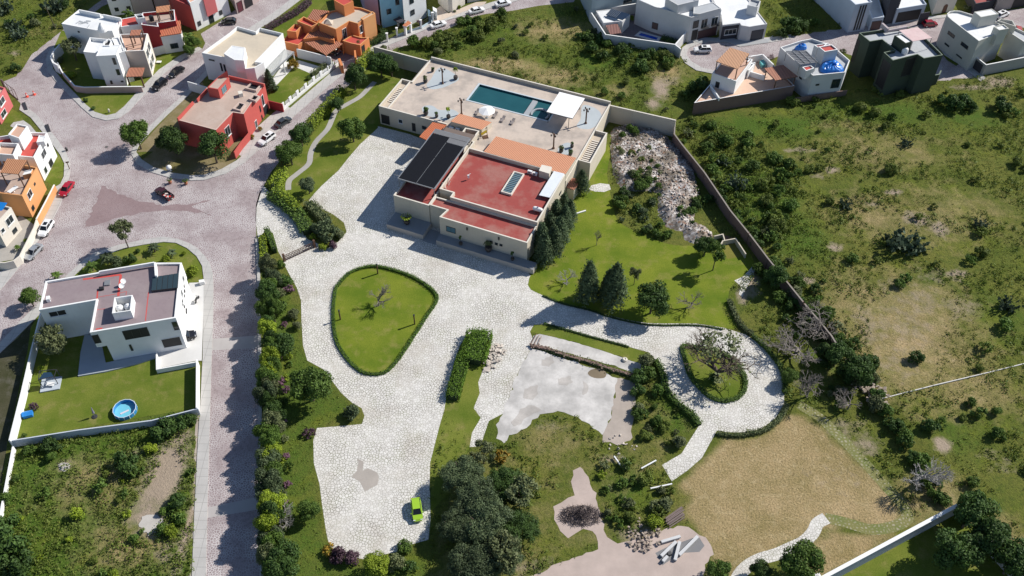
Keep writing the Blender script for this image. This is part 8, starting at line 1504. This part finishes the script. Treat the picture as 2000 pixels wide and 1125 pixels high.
def bollard(x, y, label, h=2.4):
    g = G(x, y); r = empty('garden_lamp', (g.x, g.y, 0), label, 'garden lamp', 'lamps round the teardrop island'); m_ = MB(); m_.box((0, 0, h/2), (.22, .22, h)); m_.build('post', WOOD, r, True); m_ = MB(); m_.box((0, 0, h+.12), (.3, .3, .3)); m_.build('lamp_head', FRAME_D, r, True)
bollard(738, 534.5, 'dark post lamp at the top of the teardrop island'); bollard(665, 624, 'dark post lamp at the left edge of the teardrop island'); bollard(810, 633, 'dark post lamp at the right side of the teardrop island')
# villa gate
A_, B_ = G(556, 510), G(615, 483); r = empty('driveway_gate', A_, 'brown lattice gate across the villa driveway', 'gate'); d = (B_-A_); L = d.length; d.normalize(); rz = math.atan2(d.y, d.x)
for nm, t0, t1 in (('gate_leaf', 0, .5), ('gate_leaf', .5, 1)):
    m_ = MB(); a, b = A_.lerp(B_, t0+.01), A_.lerp(B_, t1-.01); z = Vector((0, 0, 1))
    for h in (.15, .6, 1.05, 1.5): m_.bar(a+z*h, b+z*h, .09)
    k = int((b-a).length/.32)
    for i in range(k+1): p = a.lerp(b, i/k); m_.bar(p+z*.12, p+z*1.55, .09, .05)
    m_.build(nm, WOOD, r)
for p in (A_, B_): m_ = MB(); m_.box((p.x, p.y, 1.0), (.4, .4, 2.0), rz); m_.build('gate_post', WOOD, r)
# street gate, cones, signs at the upper left
r = empty('estate_gate', G(35, 185), 'tall open steel gate leaf with diagonal brace at the left street end', 'gate'); a, b = G(14, 178), G(36, 195); m_ = MB(); z = Vector((0, 0, 1))
for h in (.1, 2.9): m_.bar(a+z*h, b+z*h, .12)
for t_ in (0, .33, .66, 1): q = a.lerp(b, t_); m_.bar(q, q+z*3, .1)
m_.bar(a, b+z*2.9, .08); m_.build('gate_leaf', mat_plain('brown_steel', (.14, .10, .09), .6), r); m_ = MB(); q = G(12, 177); m_.box((q.x, q.y, 1.6), (.35, .35, 3.2)); m_.build('gate_post', mat_plain('brown_steel', (.14, .10, .09), .6), r)
CO_ = mat_plain('cone_orange', (.75, .09, .05), .6)
for x, y, l in ((67, 185, 'orange traffic barrier cone in the middle of the left street'), (53, 189, 'orange traffic cone near the open steel gate')):
    g = G(x, y); r = empty('traffic_cone', g, l, 'traffic cone', 'cones by the steel gate'); m_ = MB(); m_.box((0, 0, .04), (.75, .75, .08)); m_.build('base', CO_, r, True); m_ = MB(); m_.cone((0, 0, .08), (0, 0, 1.1), .28, .08, 12); m_.build('cone_body', CO_, r, True); m_ = MB(); m_.cone((0, 0, .5), (0, 0, .7), .2, .165, 12); m_.build('white_band', WPLAST, r, True)
for x, y, l in ((48, 207, 'dark board lying on the sidewalk near the steel gate'), (93, 250, 'dark grate at the sidewalk edge above the white red-deck house')): free_box([(x-6, y-6), (x+1, y-8), (x+6, y+6), (x, y+7)], .13, .3, FRAME_D, 'dark_board', l, 'grate')
g = G(131, 294, .1); m_ = MB(); m_.lathe((g.x, g.y, .1), [(.25, 0), (.25, .7), (.3, .75), (.1, .95)], 10); tag(m_.build('litter_bin', FRAME_D), 'small black bin on the left curved sidewalk', 'bin'); g = G(136, 330, .1); m_ = MB(); m_.bar((g.x, g.y, .1), (g.x, g.y, 2.0), .12); m_.box((g.x+.1, g.y, 2.0), (.7, .1, .3), .4); tag(m_.build('sign_post', WOOD), 'short brown sign post on the left sidewalk above the red sedan', 'sign post')
g = G(332, 334); r = empty('garden_water_globe', g, 'pale round globe ornament in the shade of the red house trees', 'globe'); m_ = MB(); m_.lathe((0, 0, 0), [(.5, 0), (.5, .3), (.3, .4)], 14); m_.build('plinth', STEEL, r, True); m_ = MB(); m_.lathe((0, 0, .4), [(.1, 0), (.5, .25), (.62, .6), (.5, .95), (.12, 1.2)], 16); m_.build('globe', WPLAST, r, True, True)
free_box([(553, 553.5), (553, 553), (553, 553), (553, 553)], 0, 0.1, WPLAST, 'x', 'x', 'x') if False else free_box([(388, 547), (398, 545), (399, 550), (389, 552)], .1, .9, W_WHITE, 'meter_box', 'small white meter box at the end of the white driveway', 'meter box')
# people-free white pole on the lawn, stones, slab remains
m_ = MB(); a, b = G(1123, 419), G(1144, 412.5); m_.bar(a+Vector((0, 0, .15)), b+Vector((0, 0, .15)), .3, .25); tag(m_.build('white_beam', WPLAST), 'white beam lying on the lawn beside the villa cypresses', 'beam')
bm_ = [((1291, 1088), (1320, 1060), .5), ((1318, 1096), (1327, 1060), .5), ((1326, 1086), (1362, 1050), .5), ((1291, 1061), (1328, 1050), .45), ((1294, 1099), (1303, 1089), .45)]
for i, (a, b, w_) in enumerate(bm_):
    m_ = MB(); p, q = G(*a), G(*b); z = Vector((0, 0, .28+.03*i)); m_.bar(p+z, q+z, w_, .4); tag(m_.build('steel_beam', mat_plain('pale_beam', (.52, .52, .52), .5)), ['pale beam lying diagonally at the left of the beam heap', 'pale beam lying upright in the middle of the beam heap', 'longest pale beam pointing to the upper right', 'pale beam lying flat above the grey sheet', 'short pale beam at the bottom of the heap'][i], 'beam')
free_box([(1303, 1078), (1310, 1076), (1313, 1082), (1306, 1084)], 0, .5, mat_plain('dark_bucket', (.06, .06, .06)), 'dark_crate', 'small dark crate among the pale beams', 'crate')
for i, (a, b, l) in enumerate((((1199, 894), (1215, 916), 'thin white post lying above the overgrown mound'), ((1252, 918), (1281, 902), 'thin white post lying near the small stone path'), ((1270, 957), (1312, 948), 'long thin white post lying left of the dry lawn'))):
    m_ = MB(); p, q = G(*a), G(*b); m_.bar(p+Vector((0, 0, .45)), q+Vector((0, 0, .45)), .22); tag(m_.build('fallen_post', WPLAST), l, 'post')
m_ = MB(); rg = random.Random(3); P_ = [G(*p) for p in ((1302, 1014), (1333, 992), (1334, 1010), (1304, 1030))]
for i in range(13): t_ = i/12; a, b = P_[0].lerp(P_[1], 0).lerp(P_[3], t_), P_[1].lerp(P_[2], t_); j = Vector((rg.uniform(-.3, .3), rg.uniform(-.2, .2), .2+rg.uniform(0, .35))); m_.bar(a+j, b+j, .17, .12)
tag(m_.build('plank_stack', mat_plain('weathered_wood', (.17, .13, .12), .9, 0, .3)), 'stack of weathered planks between mound and dry lawn', 'planks')
M_STN = mat_plain('loose_stone', (.52, .46, .40), .9, 0, .3); rg = random.Random(12)
def stones(name, cen, rad, n, s0, s1, hgt, label, mat=M_STN, line=None, cat='stones'):
    m_ = MB()
    for i in range(n):
        if line: a, b = G(*line[0]), G(*line[1]); t_ = rg.random(); g = a.lerp(b, t_); x, y = g.x+rg.gauss(0, rad), g.y+rg.gauss(0, rad)
        else: g = G(*cen); q = rg.random()**.6*rad; a = rg.uniform(0, 6.3); x, y = g.x+q*math.cos(a), g.y+q*math.sin(a)
        m_.box((x, y, rg.uniform(0, hgt)+.06), (rg.uniform(s0, s1), rg.uniform(s0, s1)*.7, rg.uniform(.08, .25)), rg.uniform(0, 3), rx=rg.uniform(-.5, .5))
    return tag(m_.build(name, mat), label, cat)
stones('stone_pile', (972, 686), 1.5, 45, .25, .9, .5, 'heap of broken flagstones beside the tall hedge head'); stones('stone_pile', (962, 706), 1.5, 30, .25, .8, .35, 'lower heap of broken flagstones beside the tall hedge'); stones('stone_pile', (950, 724), .8, 6, .5, 1.0, .2, 'few large flagstones at the edge of the grass strip')
stones('loose_stones', (1215, 872), 2.6, 22, .15, .5, .1, 'row of white stones below the dirt patch')['kind'] = 'stuff'; stones('boulder_pile', (1255, 1045), 3.0, 90, .2, .6, .4, 'heap of brown stones at the foot of the overgrown mound', mat_plain('brown_stone', (.33, .27, .22), .9, 0, .3))['kind'] = 'stuff'; stones('stone_heap', (1687, 752), 1.1, 150, .3, .8, 1.0, 'long heap of rubble stones replacing the block wall', mat_plain('brown_stone', (.33, .27, .22), .9, 0, .3), ((1664, 717), (1717, 790)))['kind'] = 'stuff'
m_ = MB(); a, b = G(1220, 703.5), G(1222, 706); m_.lathe((a.x, a.y, 0), [(.45, 0), (.5, .3), (.3, .45), (.1, .3)], 12); tag(m_.build('concrete_ring', W_PALE), 'white concrete ring on the upper slab', 'concrete ring')
# ruined wall over the slab
WL = [(1036, 676), (1070, 683), (1105, 696), (1150, 708), (1200, 725), (1243, 737)]; r = wall_line(WL, .45, 'crumbling low stone wall overgrown with brush across the slab', W_BRICK, t=.5, zref=0, cat='ruined wall', name='ruined_wall'); P_ = cr([tuple(G(*p)[:2]) for p in WL], 8, False); m_ = MB()
for p in P_:
    for k in range(5): m_.box((p.x+rg.gauss(0, .2), p.y+rg.gauss(0, .2), .42+rg.uniform(-.25, .1)), (rg.uniform(.15, .4), rg.uniform(.12, .3), rg.uniform(.1, .25)), rg.uniform(0, 3))
m_.build('rubble_top', mat_plain('dark_rubble', (.20, .14, .11), .9, 0, .3), r)
hedge(WL[1:], .9, .65, 'olive', 'dry brush growing along the ruined wall', 9, .25, 'brush', name='dry_brush', jag=.25)['kind'] = 'stuff'
for i, (a, b) in enumerate((((1038, 672), (1048, 654)), ((1044, 674), (1053, 656)), ((1050, 677), (1057, 659)))):
    m_ = MB(); m_.bar(G(*a)+Vector((0, 0, .3)), G(*b)+Vector((0, 0, .3)), .08); tag(m_.build('iron_rail', mat_plain('rust', (.2, .1, .06), .8)), ['left', 'middle', 'right'][i]+' one of three rusty rails at the left end of the upper slab', 'rail')
# heap of brushwood on the pale patch
rng = np.random.RandomState(77); n = 900; a = rng.uniform(0, 6.28, n); q = rng.rand(n)**.7; c = G(1135, 1008); C = np.stack([c.x+q*3.6*np.cos(a), c.y+q*1.9*np.sin(a), .1+(1-q)*rng.uniform(.1, .8, n)], 1)
o = put('brushwood_heap', qmesh('brushwood_heap', quads(C, rng.normal(0, 1, (n, 3)), 1.3, rng, .05), mat_plain('dark_twigs', (.09, .07, .07), .9))); tag(o, 'dark heap of cut brushwood on the pale patch', 'brushwood')
# rubble heap beside the villa: mound surface and thousands of broken pieces
RUB = [[(1197, 252), (1232, 246), (1282, 256), (1318, 285), (1350, 330), (1366, 382), (1350, 400), (1352, 430), (1336, 452), (1302, 442), (1287, 405), (1290, 372), (1250, 372), (1214, 366), (1196, 330)], [(1332, 442), (1362, 436), (1395, 462), (1368, 476), (1336, 468)]]
rng = np.random.RandomState(9); Vv = []; Ff = []
for px in RUB:
    P = gp(px); xs = [p[0] for p in P]; ys = [p[1] for p in P]; gx = np.arange(min(xs), max(xs), .6); gy = np.arange(min(ys), max(ys), .6); X, Y = np.meshgrid(gx, gy); M = inpoly(X, Y, P)*1.0; D = blur(np.pad(M, 2), 7)[2:-2, 2:-2]; Hh = np.clip(D*1.5-.45, -.3, 1.2)*(1+.35*np.sin(X*1.1)*np.cos(Y*.9))+rng.normal(0, .07, X.shape)
    k = len(Vv); ny, nx = X.shape; Vv += list(np.stack([X, Y, Hh], -1).reshape(-1, 3)); I = np.arange(nx*ny).reshape(ny, nx)+k; q = np.stack([I[:-1, :-1], I[:-1, 1:], I[1:, 1:], I[1:, :-1]], -1).reshape(-1, 4); Ff += list(q)
    n = int(M.sum()*.36*5.5); sx = rng.uniform(min(xs), max(xs), n*2); sy = rng.uniform(min(ys), max(ys), n*2); kk = inpoly(sx, sy, P); sx, sy = sx[kk][:n], sy[kk][:n]
    for x, y in zip(sx, sy):
        i = min(ny-1, int((y-gy[0])/.6)); j = min(nx-1, int((x-gx[0])/.6)); z = Hh[i, j]
        if z < .05: continue
        s = rng.uniform(.15, .42)*(1.7 if rng.rand() < .08 else 1); a1, b1 = rng.uniform(0, 6.28), rng.uniform(-.7, .7); M3 = Matrix.Rotation(a1, 3, 'Z') @ Matrix.Rotation(b1, 3, 'X'); dz = (s, s*rng.uniform(.3, .9), s*rng.uniform(.15, .5)); k = len(Vv)
        for u, v, w_ in ((-1, -1, -1), (1, -1, -1), (1, 1, -1), (-1, 1, -1), (-1, -1, 1), (1, -1, 1), (1, 1, 1), (-1, 1, 1)):
            p = M3 @ Vector((u*dz[0]/2, v*dz[1]/2, w_*dz[2]/2)); Vv.append((x+p.x, y+p.y, z+.06+p.z))
        Ff += [(k, k+3, k+2, k+1), (k+4, k+5, k+6, k+7), (k, k+1, k+5, k+4), (k+1, k+2, k+6, k+5), (k+2, k+3, k+7, k+6), (k+3, k, k+4, k+7)]
me = mesh_quads('rubble', np.array(Vv), np.array(Ff)); mr_, t, n_, b = new_mat('rubble_pieces'); b.inputs['Roughness'].default_value = .95
vo = nd(t, 'ShaderNodeTexVoronoi', Scale=2.2); t.links.new(pos(t), vo.inputs['Vector']); se = t.nodes.new('ShaderNodeSeparateColor'); t.links.new(vo.outputs['Color'], se.inputs[0]); rc_ = ramp(t, se.outputs[0], [(0.0, (.19, .155, .13)), (.35, (.32, .275, .24)), (.6, (.44, .40, .37)), (.82, (.66, .63, .60)), (.97, (.28, .15, .10))]); t.links.new(mixc(t, ramp(t, noise(t, pos(t), .22, 5, .65), [(.47, 0.0), (.6, .8)]), rc_, (.13, .10, .065)), b.inputs[0]); me.materials.append(mr_)
tag(put('rubble', me), 'heap of broken bricks, tiles and concrete beside the block wall', 'rubble', None, 'stuff')

# ================================================================== LABELS OF THE WILD BUSHES: where each one stands
LM = [((1763, 480), 'the biggest prickly pear thicket'), ((1770, 650), 'the large bare earth patch'), ((1745, 378), 'the small pale patch in mid field'), ((1626, 332), 'the upper pale patch of the right field'), ((1570, 550), 'the pale patch by the block wall'), ((1870, 536), 'the pale patch far right'), ((1865, 205), 'the big dense bush group below the green cube'), ((1450, 225), 'the brick wall of the peach terrace house'), ((1600, 200), 'the brick wall of the tarpaulin house'), ((1780, 180), 'the green cube house'), ((1940, 160), 'the gravelly track end'), ((1840, 735), 'the white boundary kerb'), ((1840, 870), 'the pink-grey rock patch'), ((1920, 1010), 'the bottom right wall tip'), ((1340, 280), 'the top of the block wall'), ((1420, 400), 'the middle of the block wall'), ((1540, 560), 'the lower end of the block wall'), ((1915, 440), 'the lone right prickly pear'), ((1965, 600), 'the lone prickly pear at the right edge'), ((1690, 750), 'the stone heap'),
      ((1290, 180), 'the sandy track behind the pool wall'), ((1250, 220), 'the tall wall with piers'), ((1000, 150), 'the pool back wall'), ((780, 95), 'the compound wall corner'), ((860, 60), 'the parked white sedan by the pillared fence'), ((950, 35), 'the middle white sedan'), ((1183, 80), 'the left corner of the grey yard wall'), ((1318, 100), 'the right corner of the grey yard wall'), ((1220, 80), 'the yard wall below the brown porch'), ((1060, 60), 'the bare middle of the upper field'),
      ((300, 1028), 'the white gravel spot'), ((320, 920), 'the sandy track of the lower left lot'), ((126, 912), 'the small white stone spot'), ((200, 845), 'the blue-shaded garden wall'), ((10, 950), 'the low white lot wall'), ((370, 1000), 'the main street sidewalk'), ((150, 1110), 'the bottom edge of the lower left lot'), ((100, 20), 'the big prickly pears at the top left'), ((40, 100), 'the earth heap at the top left'), ((160, 30), 'the large white house'),
      ((1210, 930), 'the fallen white posts'), ((1255, 1045), 'the brown stone heap'), ((1318, 1010), 'the plank stack'), ((1160, 980), 'the brushwood heap'), ((1205, 800), 'the dirt patch'), ((1320, 800), 'the shaggy hedge by the drive loop'), ((1240, 370), 'the middle of the rubble heap'), ((1290, 430), 'the lower rubble heap'), ((1365, 460), 'the small rubble heap'), ((1560, 690), 'the dark leaning leafless tree'), ((1620, 710), 'the dark green tree over the broken wall'), ((1790, 940), 'the white leafless tree'), ((1740, 850), 'the overgrown flagstone path'), ((530, 720), 'the round tree of the street belt'), ((535, 850), 'the paved parking corner'), ((535, 960), 'the mud stain level'), ((535, 1060), 'the bottom of the street wall')]
def proj(p):
    v = Vector(p)-CO; return 1000+FOC*v.dot(RX)/v.dot(FW), 562.5-FOC*v.dot(UX)/v.dot(FW)
seen = {}
for o in list(COL.objects):
    if o.parent or not o.get('group') or not (o['group'].startswith(('bushes', 'thicket', 'dense bushes', 'ragged', 'prickly', 'cypress'))): continue
    x, y = proj(o.location)
    if o['group'].startswith('cypress'): seen.setdefault('cy', []).append((y, x, o)); continue
    lx, ly, nm = min(((a, b, n) for (a, b), n in LM), key=lambda q: (q[0]-x)**2+(q[1]-y)**2); dx, dy = x-lx, y-ly; d = math.hypot(dx, dy)
    if d < 14: dr = 'right at'
    else:
        ang = (math.degrees(math.atan2(-dy, dx))+360) % 360; dr = ['right of', 'up and right of', 'above', 'up and left of', 'left of', 'down and left of', 'below', 'down and right of'][int((ang+22.5)//45) % 8]
        dr = ('close, ' if d < 32 else ('' if d < 70 else 'far ')) + dr
    s = o.scale[0]; sz = 'small' if s < .75 else ('medium' if s < 1.05 else ('large' if s < 1.4 else 'very large')); m = o.data.materials[0].name if o.data else 'green_leaves'
    look = {'dark_leaves': 'dark green', 'green_leaves': 'green', 'scrub_leaves': 'dull green', 'olive_leaves': 'olive', 'yellow_green_leaves': 'yellow-green', 'cactus_pads': 'grey-green', 'purple_blossom': 'purple flowering', 'grey_green_leaves': 'grey-green'}.get(m, 'green')
    what = 'prickly pear' if 'prickly' in o.name else ('ragged bush' if 'wild' in o.name else 'rounded bush')
    lab = f'{sz} {look} {what} {dr} {nm}'
    if len(lab.split()) > 15: lab = lab.replace('and ', '').replace('close, ', 'near ')
    if len(lab.split()) > 15: lab = f'{look} {what} {dr} {nm}'
    if len(lab.split()) > 15: lab = f'{what} {dr} {nm}'
    o['label'] = lab; seen.setdefault(o['label'], []).append((y, x, o))
for lab, L in seen.items():
    L.sort(key=lambda q: q[0])
    if lab == 'cy':
        for i, (y, x, o) in enumerate(L): o['label'] = ['rearmost', 'second', 'third', 'fourth', 'fifth', 'sixth', 'seventh', 'eighth', 'front'][i]+' cypress from the back in the row crowding the villa right wall'
    elif len(L) > 1:
        wd = ['upper', 'lower'] if len(L) == 2 else ['top', 'middle', 'bottom'] if len(L) == 3 else ['topmost', 'second', 'third', 'fourth', 'fifth', 'sixth', 'seventh', 'eighth', 'ninth', 'tenth']
        for i, (y, x, o) in enumerate(L[:len(wd)]): o['label'] = wd[i]+' '+lab
